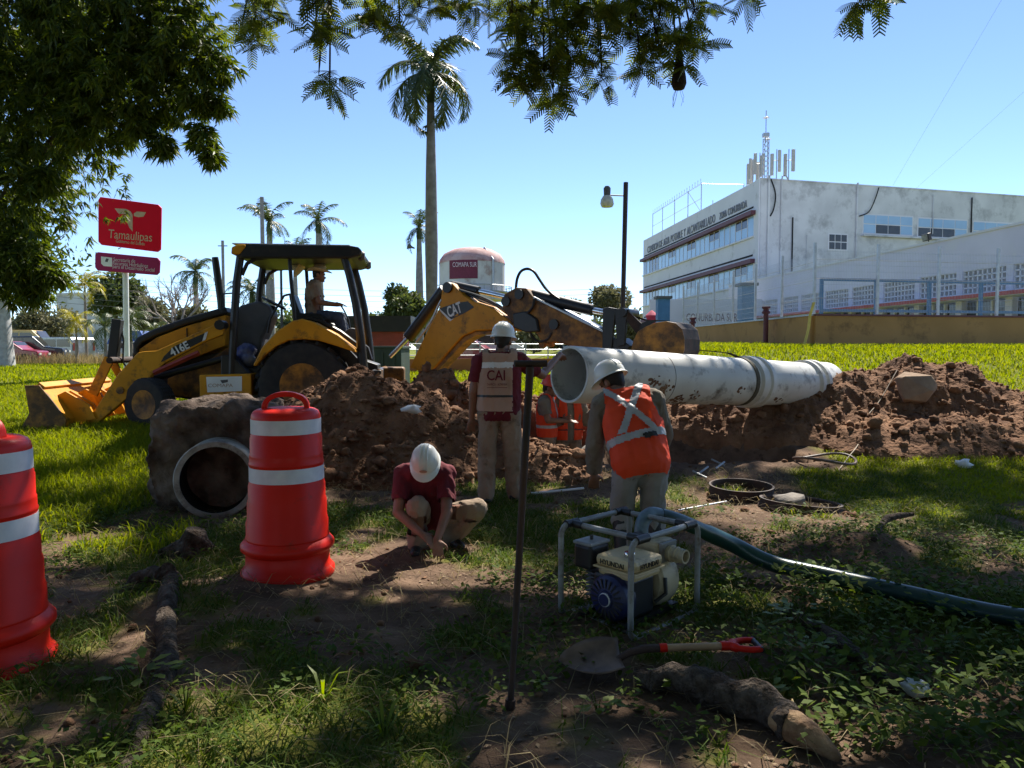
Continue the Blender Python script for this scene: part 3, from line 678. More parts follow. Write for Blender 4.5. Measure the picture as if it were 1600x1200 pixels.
bpr('stick', STICK, -.14, .14, m_yellow_dirty, .02, -.14)
MB().prism(BF.O([(834, 463), (944, 517), (944, 520), (834, 466)], -.14), -.15, .15).build('stick_top_plate', m_steel, boom)
for q in ((791, 471), (812, 460), (866, 507)): MB().tube([BF.V(*q, -.14) - Vector((0, .03, 0)), BF.V(*q, -.14) + Vector((0, .31, 0))], .075, 14).build('pivot_pin', m_black, boom, True)
bpr('elbow_bracket', [(800, 490), (820, 486), (838, 498), (842, 518), (822, 520), (802, 512)], -.19, .19, m_black, .02, -.19)
for q in ((846, 538), (858, 537)): MB().tube([BF.V(*q, -.05), BF.V(*q, -.05) + Vector((0, .1, 0))], .05, 12).build('lifting_lug', m_yellow_dirty, boom, True)
btube('bucket_cylinder', [(832, 461), (926, 485)], .085, m_black); btube('bucket_cylinder_rod', [(922, 484), (948, 489)], .045, m_chrome)
for k in (-.17, .17):
    MB().prism(BF.O([(943, 482), (952, 480), (964, 482), (960, 512), (957, 546), (942, 548)], k), k - .03, k + .03).build('link_plate', m_black, boom, False, .01)
    MB().prism(BF.O([(962, 482), (984, 484), (980, 500), (977, 540), (966, 542), (963, 512)], k), k - .03, k + .03).build('link_plate', m_black, boom, False, .01)
    MB().prism(BF.O([(968, 486), (980, 484), (1010, 512), (1004, 522), (994, 520)], k), k - .025, k + .025).build('bucket_link', m_rust, boom, False, .01)
MB().tube([BF.V(972, 488, -.24), BF.V(972, 488, -.24) + Vector((0, .48, 0))], .06, 12).build('pivot_pin', m_black, boom, True)
bpr('bucket_bracket', [(956, 532), (975, 528), (992, 540), (986, 552), (950, 552)], -.18, .18, m_black, .01)
# digging bucket
BS = [(984, 556), (990, 532), (997, 518), (1010, 510), (1026, 504), (1042, 502), (1056, 505), (1066, 514), (1070, 530), (1069, 548), (1064, 562)]
bo = BF.O(BS, -.32); db = bpy.data.objects.new('digging_bucket', None); COL.objects.link(db); db.parent = bh; db.matrix_local = boom.matrix_local.copy()
cxm = sum(x for x, z in bo) / len(bo); czm = sum(z for x, z in bo) / len(bo)
bi = [(x + (cxm - x) * .06, z + (czm - z) * .06) for x, z in bo]
g = MB()
for i in range(len(bo) - 1): g.prism([bo[i], bo[i + 1], bi[i + 1], bi[i]], -.315, .315)
g.build('bucket_shell', m_rust, db, True, 0, 50)
for s in (-1, 1): MB().prism(bo, s * .32 - .012, s * .32 + .012).build('side_plate', m_yellow_dirty, db, False, .005)
lip = BF.O([(984, 556), (990, 532)], -.32)
for i in range(5):
    MB().box((lip[0][0] - .02, -.28 + .14 * i, lip[0][1] - .04), (.05, .06, .16)).build('bucket_tooth', m_rust, db)
for k in (-.2, .2): MB().prism(BF.O([(1000, 516), (1020, 505), (1030, 500), (1014, 500), (1002, 506)], k), k - .02, k + .02).build('bucket_ear', m_black, db)

# ------------------------------------------------------------------ PVC pipe hung from the bucket
PA, PB = Vector((0.62, 7.9, 1.22)), Vector((4.75, 11.0, 0.95)); pd = (PB - PA); PL = pd.length; pd.normalize()
pipe = thing('pvc_pipe', 'long white ribbed plastic sewer pipe slung over the trench', 'pipe', PA); pipe.rotation_euler = pd.to_track_quat('Z', 'Y').to_euler()
PR = .315
MB().lathe([(PR - .03, 0), (PR - .005, 0), (PR, .01), (PR, PL), (PR - .03, PL)], 64, closed=True).build('barrel', m_pvc, pipe, True)
MB().lathe([(.0001, PL * .93), (PR - .031, PL * .93), (PR - .031, PL * .935), (.0001, PL * .935)], 32).build('far_end_plug', m_rust, pipe)
for z0, prof in ((PL * .60, [(PR, 0), (PR + .036, .03), (PR + .038, .13), (PR + .012, .15), (PR + .012, .20), (PR + .04, .22), (PR + .036, .30), (PR, .34)]),
                 (PL * .875, [(PR, 0), (PR + .04, .03), (PR + .042, .09), (PR + .015, .11), (PR + .018, .15), (PR + .05, .18), (PR + .052, .25), (PR + .03, .29), (PR + .03, PL * .125)])):
    MB().lathe([(r, z + z0) for r, z in prof], 64).build('bell_collar', m_pvc, pipe, True, 0, 30)
MB().lathe([(PR + .001, PL * .27), (PR + .003, PL * .27), (PR + .003, PL * .2712), (PR + .001, PL * .2712)], 48, closed=True).build('joint_seam', m_rust, pipe)
sm = MB()     # mud caked on the barrel
for az, zz, nn in ((205, .245, 26), (235, .30, 34), (250, .335, 22), (215, .36, 12), (190, .2, 14), (260, .47, 14), (200, .52, 10), (230, .70, 10)):
    for i in range(nn):
        a = R(az + rng.normal(0, 7)); z = PL * zz + rng.normal(0, .055); s_ = rng.uniform(.006, .022)
        q = Matrix.Rotation(a, 3, 'Z'); sm.ell(q @ Vector((PR + .001, 0, z)), (.003, s_, s_ * rng.uniform(.6, 2.2)), q @ Matrix.Rotation(rng.uniform(-.8, .8), 3, 'X'), 7, 4)
tag(sm.build('mud_smears', m_clod, pipe, True), kind='stuff')
# sling from bucket to pipe
st = MB(); Pm = PA + pd * (PL * .585); e1 = pd.cross(Vector((0, 0, 1))).normalized(); e2 = e1.cross(pd).normalized()
loop = [Pm + (e1 * math.cos(a) + e2 * math.sin(a)) * (PR + .012) for a in np.linspace(0, 2 * math.pi, 33)[:-1]]
def ribbon(mb, pts, wdir, w, t=.008):
    for i in range(len(pts) - 1):
        p, q = Vector(pts[i]), Vector(pts[i + 1]); wd = Vector(wdir).normalized() * w / 2; n = (q - p).cross(wd).normalized() * t
        mb.add([p - wd, p + wd, q + wd, q - wd, p - wd + n, p + wd + n, q + wd + n, q - wd + n], [(0, 1, 2, 3), (7, 6, 5, 4), (0, 4, 5, 1), (2, 6, 7, 3), (1, 5, 6, 2), (0, 3, 7, 4)])
ribbon(st, loop + [loop[0]], pd, .07)
BW = lambda px, py, k: BF.C + BF.a * BF.L(px, py, k)[0] + BF.w * k + Vector((0, 0, BF.L(px, py, k)[1]))
top = loop[8]
ribbon(st, [BW(990, 494, .0), BW(1010, 500, .0), BW(1040, 501, .05), BW(1062, 507, .12), BW(1072, 525, .2), BW(1075, 545, .3), top + Vector((-.15, -.02, .06)), top], pd.cross(Vector((0, 0, 1))), .07)
so = st.build('sling_strap', m_strap); tag(so, 'flat lifting strap over the digger bucket and round the white pipe', 'strap')
# ================================================================== PEOPLE
def remesh(mb, voxel, smooth=4, cut=None, wrinkle=0.0, seed=0, name='part', m=None, parent=None):
    me = bpy.data.meshes.new('tmp'); me.from_pydata(mb.v, [], mb.f); me.update(); fixnormals(me)
    o = bpy.data.objects.new('tmp', me); COL.objects.link(o)
    r = o.modifiers.new('r', 'REMESH'); r.mode = 'VOXEL'; r.voxel_size = voxel; r.use_smooth_shade = True
    s = o.modifiers.new('s', 'SMOOTH'); s.iterations = smooth; s.factor = 0.5
    dg = bpy.context.evaluated_depsgraph_get(); me2 = bpy.data.meshes.new_from_object(o.evaluated_get(dg))
    bpy.data.objects.remove(o, do_unlink=True); bpy.data.meshes.remove(me)
    if wrinkle > 0:
        n = len(me2.vertices); co = np.empty(n * 3, np.float32); me2.vertices.foreach_get('co', co); co = co.reshape(-1, 3)
        no = np.empty(n * 3, np.float32); me2.vertices.foreach_get('normal', no); no = no.reshape(-1, 3)
        d = fbm(co[:, 0] * 1.6 + co[:, 1], co[:, 2] * 1.0 + co[:, 1] * .7, 9, 3, seed)
        d = wrinkle * (1 - 2 * np.abs(d)); co = co + no * d[:, None]; me2.vertices.foreach_set('co', co.astype(np.float32).ravel())
    if cut is not None:
        bm = bmesh.new(); bm.from_mesh(me2); dl = [f for f in bm.faces if cut(f.calc_center_median())]
        bmesh.ops.delete(bm, geom=dl, context='FACES'); bm.to_mesh(me2); bm.free()
    me2.name = name; o = bpy.data.objects.new(name, me2); COL.objects.link(o); me2.materials.clear(); me2.materials.append(m); o.parent = parent
    me2.polygons.foreach_set('use_smooth', [True] * len(me2.polygons)); return o
def patch(src, name, m, sel, off=0.004):
    """a thin layer lying on part of a garment (tape, print)"""
    bm = bmesh.new(); bm.from_mesh(src.data); bm.normal_update()
    bmesh.ops.delete(bm, geom=[f for f in bm.faces if not sel(f.calc_center_median(), f.normal)], context='FACES')
    for v in bm.verts: v.co += v.normal * off
    me = bpy.data.meshes.new(name); bm.to_mesh(me); bm.free(); me.materials.append(m)
    me.polygons.foreach_set('use_smooth', [True] * len(me.polygons))
    o = bpy.data.objects.new(name, me); COL.objects.link(o); o.parent = src; return o
def hand_caps(mb, wr, d, up, s=1.0, curl=.5):
    d = Vector(d).normalized(); up = Vector(up); up = (up - d * up.dot(d)).normalized(); side = d.cross(up)
    pal = wr + d * .085 * s
    mb.cap(wr, wr + d * .03 * s, .027 * s, .032 * s); mb.ell(wr + d * .055 * s, (.042 * s, .045 * s, .018 * s), Matrix((side, d, up)).transposed())
    for i, (o, l) in enumerate(((-.033, .068), (-.011, .078), (.012, .073), (.034, .058))):
        b = wr + d * .088 * s + side * o * s; dd = (d + side * o * 3.0).normalized()
        m1 = b + (dd - up * curl * .5).normalized() * l * .55 * s; t = m1 + (dd - up * curl * 1.4).normalized() * l * .5 * s
        mb.cap(b - d * .02 * s, m1, .0105 * s, .0095 * s, 8); mb.cap(m1, t, .0095 * s, .008 * s, 8)
    tb = wr + d * .03 * s - side * .035 * s; tm = tb + (d * .6 - side * .7 - up * curl * .3).normalized() * .04 * s
    mb.cap(tb, tm, .014 * s, .012 * s, 8); mb.cap(tm, tm + (d * .9 - side * .2 - up * curl * .4).normalized() * .035 * s, .012 * s, .009 * s, 8)
def head_caps(mb, c, f, u):
    """c head centre, f face direction, u up"""
    f = Vector(f).normalized(); u = Vector(u); u = (u - f * u.dot(f)).normalized(); r = f.cross(u); Mt = Matrix((r, f, u)).transposed()
    mb.ell(c + u * .02 - f * .008, (.076, .095, .095), Mt, 16, 12); mb.ell(c + f * .03 - u * .045, (.058, .065, .075), Mt, 14, 10)
    mb.cap(c + f * .085 - u * .03, c + f * .108 - u * .045, .012, .016, 8); mb.cap(c + f * .075 - u * .098, c + f * .082 - u * .1, .024, .022, 8)
    mb.cap(c + f * .088 - u * .068 - r * .018, c + f * .088 - u * .068 + r * .018, .010, .010, 8)
    mb.cap(c + f * .08 + u * .018 - r * .045, c + f * .08 + u * .018 + r * .045, .013, .013, 8)
    for s in (-1, 1): mb.ell(c + r * s * .08 - f * .005 - u * .012, (.012, .022, .034), Mt, 8, 6)
    return f, u, r, Mt
def torso_caps(mb, J, g):
    pe, ch, nk = J['pelvis'], J['chest'], J['neck']
    for s in 'LR':
        hp, sh = J['hip' + s], J['sh' + s]
        inn = nk.lerp(sh, .62); mb.cap(hp.lerp(pe, .25), ch.lerp(sh, .45), .112 + g, .105 + g)
        mb.cap(ch.lerp(sh, .45), inn, .105 + g, .070 + g); mb.cap(nk.lerp(sh, .25), sh, .062 + g, .066 + g)
    mb.cap(pe, ch, .118 + g, .118 + g); mb.cap(ch, nk, .11 + g, .062 + g)
def leg_caps(mb, J, g, bag=0.0, low=1.0):
    for s in 'LR':
        h, k, a = J['hip' + s], J['kn' + s], J['an' + s]
        mb.cap(h, k, .088 + g, .062 + g + bag * .5); mb.cap(k, k.lerp(a, low), .060 + g + bag * .5, .045 + g + bag)
        mb.cap(J['pelvis'], h, .11 + g, .098 + g)
def arm_caps(mb, J, s, g, frac=1.0, lower=True, bag=0.0):
    sh, el, wr = J['sh' + s], J['el' + s], J['wr' + s]
    e = sh.lerp(el, min(1, frac)); mb.cap(sh, e, .058 + g, .047 + g + bag)
    if lower: mb.cap(el, wr, .045 + g + bag, .030 + g + bag)
def segd(c, a, b):
    d = b - a; t = max(0, min(1, (c - a).dot(d) / max(d.length_squared, 1e-9))); return (c - a - d * t).length
def make_person(name_label, J, loc, rz, shirt, sleeves, trousers, face, up, boots=False, helmet=None, hat=False, group=None, vest=None, hands=None, voxel=.011, boot_top=.3, scale=1.0):
    J = {k: Vector(v) for k, v in J.items()}
    root = thing('person', name_label, 'person', loc, rz, group); root.scale = (scale,) * 3
    b = MB(); torso_caps(b, J, 0); leg_caps(b, J, 0)
    for s in 'LR':
        arm_caps(b, J, s, 0); b.cap(J['an' + s], J['an' + s] + Vector((0, 0, -.02)), .045, .045)
        hd, hu, curl = (hands or {}).get(s, ((J['wr' + s] - J['el' + s]), Vector((0, -1, .2)), .5)); hand_caps(b, J['wr' + s], hd, hu, 1.0, curl)
    hc = J['head']; f, u, r, Mt = head_caps(b, hc, face, up)
    b.cap(J['neck'] - Vector((0, 0, .02)), hc - u * .05 - f * .02, .058, .055)
    remesh(b, voxel * .75, 2, None, 0, 0, 'body', m_skin, root)
    # hair and eyes
    h = MB(); h.ell(hc + u * .028 - f * .016, (.083, .100, .098), Mt, 18, 14); h.cap(hc - f * .06 - u * .03, hc - f * .05 - u * .075, .05, .035)
    remesh(h, .012, 2, lambda c: (c - hc).dot(f) > .035 and (c - hc).dot(u) < .07, 0, 0, 'hair', m_hair, root)
    for s in (-1, 1):
        MB().ell(hc + f * .083 + r * s * .032 + u * .0, (.012, .008, .007), Mt, 8, 6).build('eye', m_hair, root, True)
    # clothes
    g = MB(); torso_caps(g, J, .016)
    for s in 'LR': arm_caps(g, J, s, .016, .68 if sleeves == 'short' else 1.0, sleeves != 'short', .006)
    pe = J['pelvis']; axis = (J['chest'] - pe).normalized()
    def cutshirt(c):
        if (c - pe).dot(axis) < -.10: return True
        if (c - J['neck']).dot(axis) > .035 and (c - J['neck']).length < .12: return True
        for s in 'LR':
            sh, el, wr = J['sh' + s], J['el' + s], J['wr' + s]
            if sleeves == 'short':
                d = (el - sh).normalized(); t = (c - sh).dot(d)
                if t > (el - sh).length * .70 and (c - sh - d * t).length < .11 and (c - pe).length > .0 and (c - el).length < .2: return True
            elif (c - wr).dot((wr - el).normalized()) > -.02 and (c - wr).length < .09: return True
        return False
    remesh(g, voxel, 4, cutshirt, .012, 3, 'shirt', shirt, root)
    t = MB(); leg_caps(t, J, .016, .016, .97 if not boots else .35)
    remesh(t, voxel, 4, lambda c: ((c - pe).dot(axis) > .07 and min(segd(c, J['hipL'], J['knL']), segd(c, J['hipR'], J['knR'])) > .10) or (not boots and min((c - J['anL']).length, (c - J['anR']).length) < .045), .013, 8, 'trousers', trousers, root)
    for s in 'LR':
        a = J['an' + s]; toe = J.get('toe' + s, a + Vector((0, .16, -.05))); bt = MB()
        bt.cap(a + Vector((0, 0, -.03)), toe, .05, .040); bt.cap(a, a + (J['kn' + s] - a) * (boot_top if boots else .12), .060, .082 if boots else .05)
        hb = a - (toe - a).normalized() * .05; bt.cap(hb + Vector((0, 0, -.045)), a, .038, .045)
        zmin = min(a.z, toe.z) - .085
        remesh(bt, .012, 2, None, 0, 0, 'boot', m_boot, root)
    v = None
    if vest is not None:
        g = MB(); torso_caps(g, J, .032); hem = vest.get('hem', -.08)
        def cutvest(c):
            if (c - pe).dot(axis) < hem: return True
            if (c - J['neck']).dot(axis) > .02 and (c - J['neck']).length < .13: return True
            mid = (J['shL'] + J['shR']) / 2; ax_ = J['shR'] - J['shL']; hw = ax_.length / 2; ax_.normalize()
            up_ = (c - mid).dot(axis)
            if up_ > -.17 and abs((c - mid).dot(ax_)) > hw * (.88 + .25 * max(0, (-.05 - up_) / .12)): return True
            return bool(vest.get('open') and vest['open'](c))
        v = remesh(g, voxel, 4, cutvest, .009, 12, 'vest', vest['m'], root)
    if helmet is not None:
        hl = bpy.data.objects.new('helmet', None); COL.objects.link(hl); hl.parent = root; hl.location = hc + u * .045; hl.rotation_mode = 'QUATERNION'
        hl.rotation_quaternion = Matrix((r, f, u)).transposed().to_quaternion()
        d = MB(); prof = [(.118, -.005), (.119, .01), (.116, .04), (.106, .075), (.088, .105), (.06, .127), (.03, .136), (.0005, .138)]
        d.lathe(prof, 28)
        d.v = [(x * .95, y * 1.14, z) for x, y, z in d.v]
        d.build('helmet_shell', helmet, hl, True, 0, 60)
        br = MB(); n = 32
        for i in range(n):
            a = 2 * math.pi * i / n; fr = max(0, math.sin(a)) ** 2
            for rr, zz in ((1.0, .004), (1.0 + .11 + .28 * fr, -.010 - .014 * fr), (1.0 + .11 + .28 * fr, -.016 - .014 * fr), (1.0, -.006)):
                br.v.append((.112 * rr * math.cos(a), .134 * rr * math.sin(a), zz))
        for i in range(n):
            j = (i + 1) % n
            for k in range(4): br.f.append((i * 4 + k, j * 4 + k, j * 4 + (k + 1) % 4, i * 4 + (k + 1) % 4))
        br.build('brim', helmet, hl, True, 0, 50)
        rd = MB()
        for dx in (-.028, 0, .028):
            rd.tube([(dx, .128 * math.cos(q), .010 + .128 * math.sin(q)) for q in np.linspace(.35, 2.8, 14)], .008 if dx else .011, 6)
        rd.build('crown_ridge', helmet, hl, True)
    if hat:
        ht = bpy.data.objects.new('hat', None); COL.objects.link(ht); ht.parent = root; ht.location = hc + u * .055; ht.rotation_mode = 'QUATERNION'
        ht.rotation_quaternion = Matrix((r, f, u)).transposed().to_quaternion()
        d = MB().lathe([(.10, 0), (.104, .03), (.098, .08), (.08, .115), (.05, .118), (.0005, .105)], 24); d.v = [(x * .85, y * 1.05, z) for x, y, z in d.v]; d.build('hat_crown', m_straw_hat, ht, True, 0, 60)
        bmh = MB(); n = 32
        for i in range(n):
            a = 2 * math.pi * i / n
            for rr in (.09, .14, .195):
                lift = (.055 * abs(math.cos(a)) ** 2 - .012 * abs(math.sin(a))) * ((rr - .09) / .105) ** 1.5
                bmh.v.append((rr * .88 * math.cos(a), rr * 1.08 * math.sin(a), lift))
        for i in range(n):
            j = (i + 1) % n
            for k in (0, 1): bmh.f.append((i * 3 + k, j * 3 + k, j * 3 + k + 1, i * 3 + k + 1))
        o = bmh.build('hat_brim', m_straw_hat, ht, True, 0, 60); sd = o.modifiers.new('t', 'SOLIDIFY'); sd.thickness = .006
        MB().lathe([(.1045, .004), (.106, .004), (.105, .028), (.1035, .028)], 24, Matrix.Diagonal((.85, 1.05, 1)), closed=True).build('hat_band', m_black, ht, True)
    return root, v, J

def base_pose(h=1.72):
    k = h / 1.72
    P = dict(pelvis=(0, 0, .93), chest=(0, 0, 1.24), neck=(0, 0, 1.46), head=(0, .02, 1.60), shL=(-.19, 0, 1.40), shR=(.19, 0, 1.40),
             elL=(-.24, -.01, 1.11), elR=(.24, -.01, 1.11), wrL=(-.25, .05, .86), wrR=(.25, .05, .86),
             hipL=(-.095, 0, .90), hipR=(.095, 0, .90), knL=(-.12, .01, .49), knR=(.12, .01, .49), anL=(-.13, 0, .09), anR=(.13, 0, .09))
    return {a: (b[0] * k, b[1] * k, b[2] * k) for a, b in P.items()}
UPV = Vector((0, 0, 1))
# --- A: man with tan vest, back turned, right arm laid on the pipe end
gA = gz(-.12, 6.95)
J = base_pose(1.70); J.update(chest=(0.0, .01, 1.22), head=(.035, .06, 1.585), shR=(.19, .02, 1.39), elR=(.42, .24, 1.25), wrR=(.62, .62, 1.44 - gA), hipL=(-.1, 0, .89), knL=(-.12, .03, .49), anL=(-.13, -.02, .09),
         knR=(.13, .05, .49), anR=(.15, .10, .09), toeL=(-.17, .12, .045), toeR=(.22, .23, .045), wrL=(-.27, .03, .84), elL=(-.25, -.03, 1.10))
root, v, JA = make_person('standing man in white helmet and tan vest resting an arm on the pipe', J, (-.12, 6.95, gA), 0, m_maroon, 'short', m_khaki, (.35, 1, -.1), UPV, helmet=m_helmet,
    vest=dict(m=m_tan, hem=-.005, open=lambda c: c.x > .125 and c.y > -.2 and c.z < 1.36 and c.x > .125), hands={'R': ((.3, .9, -.15), (0, -.1, 1), .9)})
patch(v, 'reflective_yoke', m_white, lambda c, n: n.y < .2 and 1.33 < c.z < 1.385)
patch(v, 'waist_tape', m_black, lambda c, n: n.y < .3 and 1.055 < c.z < 1.07)
text('vest_lettering', 'CAI', .135, m_maroon, v, (-.115, -.172, 1.215), (R(86), 0, 0), width=.17, bold=.002)
text('vest_small_lettering', 'TAMPICO - ALTAMIRA', .03, m_maroon, v, (-.115, -.174, 1.165), (R(88), 0, 0), width=.19)
MB().box((-.02, -.174, 1.145), (.19, .003, .004)).build('vest_rule', m_maroon, v)

# --- B: stooping man with orange vest, dark boots
gB = gz(.93, 5.3)
J = dict(pelvis=(.02, -.02, .80), chest=(-.02, .12, 1.08), neck=(-.07, .24, 1.27), head=(-.15, .33, 1.36), shL=(-.245, .20, 1.19), shR=(.14, .16, 1.23),
         elL=(-.30, .21, .89), elR=(.24, .25, .96), wrL=(-.29, .30, .65), wrR=(.22, .42, .76), hipL=(-.08, -.02, .77), hipR=(.11, -.02, .77), knL=(-.10, .10, .42), knR=(.13, .09, .42), anL=(-.11, -.03, .09), anR=(.14, -.03, .09))
root, v, JB = make_person('stooping man in white helmet, orange safety vest and black rubber boots', J, (.93, 5.3, gB), R(0), m_greyshirt, 'long', m_palegrey, (-.75, .75, -.55), (-.25, .3, 1), boots=True, helmet=m_helmet,
    vest=dict(m=m_orange, hem=-.13), boot_top=.85)
axB = (JB['chest'] - JB['pelvis']).normalized(); pB = JB['pelvis']
def tB(c): return (c - pB).dot(axB)
def xB(c): return c.x - (.02 - .09 * tB(c) / .45)
patch(v, 'back_stripe', m_reflect, lambda c, n: n.y < .35 and (.13 < tB(c) - .10 * xB(c) < .185))
patch(v, 'cross_stripe', m_reflect, lambda c, n: n.y < .45 and tB(c) > .18 and abs(xB(c) - (-.12 + .62 * (tB(c) - .17))) < .03, .007)
patch(v, 'cross_stripe', m_reflect, lambda c, n: n.y < .45 and tB(c) > .18 and abs(xB(c) - (.14 - .72 * (tB(c) - .17))) < .03, .010)
patch(v, 'name_patch', m_black, lambda c, n: n.y < .2 and .115 < tB(c) - .10 * xB(c) < .155 and .03 < xB(c) < .13, .013)

# --- C: crouching man facing the camera
gC = gz(-.62, 5.45)
J = dict(pelvis=(-.02, .14, .27), chest=(-.05, .02, .55), neck=(-.03, -.12, .71), head=(-.01, -.235, .765), shL=(-.215, -.06, .655), shR=(.14, -.08, .66),
         elL=(-.24, -.22, .37), elR=(.16, -.26, .38), wrL=(-.03, -.40, .24), wrR=(.10, -.42, .20), hipL=(-.10, .12, .25), hipR=(.09, .12, .25),
         knL=(-.075, -.24, .42), knR=(.40, -.10, .37), anL=(-.10, -.12, .09), anR=(.17, .08, .09), toeL=(-.10, -.28, .045), toeR=(.26, -.06, .045))
root, v, JC = make_person('crouching man in maroon shirt and white helmet working at the ground', J, (-.62, 5.45, gC - .02), 0, m_maroon, 'short', m_khaki, (0.0, -.75, -.75), (0, -.7, .75), helmet=m_helmet, scale=.90,
    hands={'L': ((.75, -.35, -.4), (0, -.3, 1), .7), 'R': ((.1, -.45, -.8), (0, -1, .4), .7)})
MB().ell((0, .142, .055), (.032, .004, .018), None, 14, 8).build('helmet_emblem', m_tan, [c for c in root.children if c.name.startswith('helmet')][0], True)

# --- D, E: men down in the trench
gD = -.62
J = base_pose(1.68); J.update(elL=(-.17, -.13, 1.14), wrL=(.10, -.20, 1.14), shL=(-.06, -.17, 1.37), shR=(.06, .17, 1.37), elR=(.12, .2, 1.12), wrR=(.33, .1, 1.14), hipL=(0, -.09, .88), hipR=(0, .09, .88), knL=(.03, -.1, .49), knR=(-.02, .1, .49), anL=(0, -.11, .09), anR=(-.03, .11, .09), head=(.04, 0, 1.57), toeL=(.16, -.11, .045), toeR=(.13, .11, .045))
J['elL'] = (.0, -.24, 1.13); J['wrL'] = (.26, -.20, 1.12)
root, v, JD = make_person('man in orange helmet and vest standing in the trench with arm out', J, (.50, 10.2, gD), 0, m_greyshirt, 'short', m_khaki, (1, -.25, -.2), UPV, helmet=m_helmet_red, vest=dict(m=m_orange, hem=-.02), voxel=.014,
    hands={'L': ((1, 0, -.05), (0, -.3, 1), .3)})
patch(v, 'vest_stripe', m_reflect, lambda c, n: abs(c.y + .06) < .022 and n.y < 0 and c.z > 1.1)
patch(v, 'waist_tape', m_reflect, lambda c, n: 1.02 < c.z < 1.055)
J = base_pose(1.72); J.update(elL=(-.25, -.06, 1.10), wrL=(-.16, -.24, 1.17), elR=(.27, -.02, 1.12), wrR=(.34, -.16, 1.29), toeL=(-.15, -.15, .045), toeR=(.15, -.15, .045))
root, v, JE = make_person('man in open orange vest and khaki trousers beside the trench wall', J, (.80, 10.35, gD - .05), R(15), m_greyshirt, 'long', m_khaki, (.2, -1, -.2), UPV, helmet=m_helmet_red, vest=dict(m=m_orange, hem=-.05, open=lambda c: abs(c.x) < .05 and c.y < 0), voxel=.014)
patch(v, 'waist_tape', m_black, lambda c, n: 1.02 < c.z < 1.035)

# --- F: driver on the seat, turned towards the boom (machine space -> place)
def mw(px, py, k): return MF.C + MF.a * MF.L(px, py, k)[0] + MF.w * k + Vector((0, 0, MF.L(px, py, k)[1]))
seat = mw(490, 504, 0)
J = dict(pelvis=(0, 0, .13), chest=(.0, 0, .45), neck=(.04, 0, .66), head=(.10, 0, .79), shL=(.02, .18, .59), shR=(.02, -.18, .59), elL=(.12, .22, .33), elR=(.13, -.22, .32), wrL=(.37, .15, .30), wrR=(.37, -.14, .30),
         hipL=(.03, .09, .11), hipR=(.03, -.09, .11), knL=(.43, .13, .09), knR=(.43, -.13, .08), anL=(.52, .13, -.30), anR=(.50, -.13, -.31), toeL=(.66, .13, -.34), toeR=(.64, -.13, -.35))
make_person('driver in straw hat seated in the cab facing the digging arm', J, seat, MF.ang, m_khaki, 'short', m_denim, (1, -.15, -.1), UPV, hat=True, scale=1.0, hands={'L': ((1, 0, .1), (0, 0, 1), .9), 'R': ((1, 0, .1), (0, 0, 1), .9)})
# spare hat hung on the canopy post, and a bag on the cab floor
hh = thing('hanging_hat', 'pale round hat hanging from the cab roof behind the driver', 'hat', mw(470, 418, .1))
MB().lathe([(.19, .0), (.17, .02), (.11, .05), (.10, .12), (.06, .16), (.0005, .165)], 24, rotm(R(0), R(-55), 0)).build('hat_body', m_straw_hat, hh, True, 0, 60)
MB().tube([(0.05, 0, .1), (0.06, 0, .28)], .008, 6).build('hat_cord', m_black, hh)
bg_ = MB(); 
for i in range(9): bg_.ell(Vector(rng.uniform(-.1, .1, 3)) + Vector((0, 0, .16)), rng.uniform(.08, .14, 3), None, 10, 8)
m_bluebag = mat('blue_plastic', (0.02, 0.04, 0.22), (0.25, 0.27, 0.33), 5, 0.4)
bag = remesh(bg_, .02, 2, None, .01, 4, 'plastic_bag', m_bluebag, None); bag.location = mw(383, 572, -.35); tag(bag, 'blue and white plastic bag on the cab floor', 'bag')
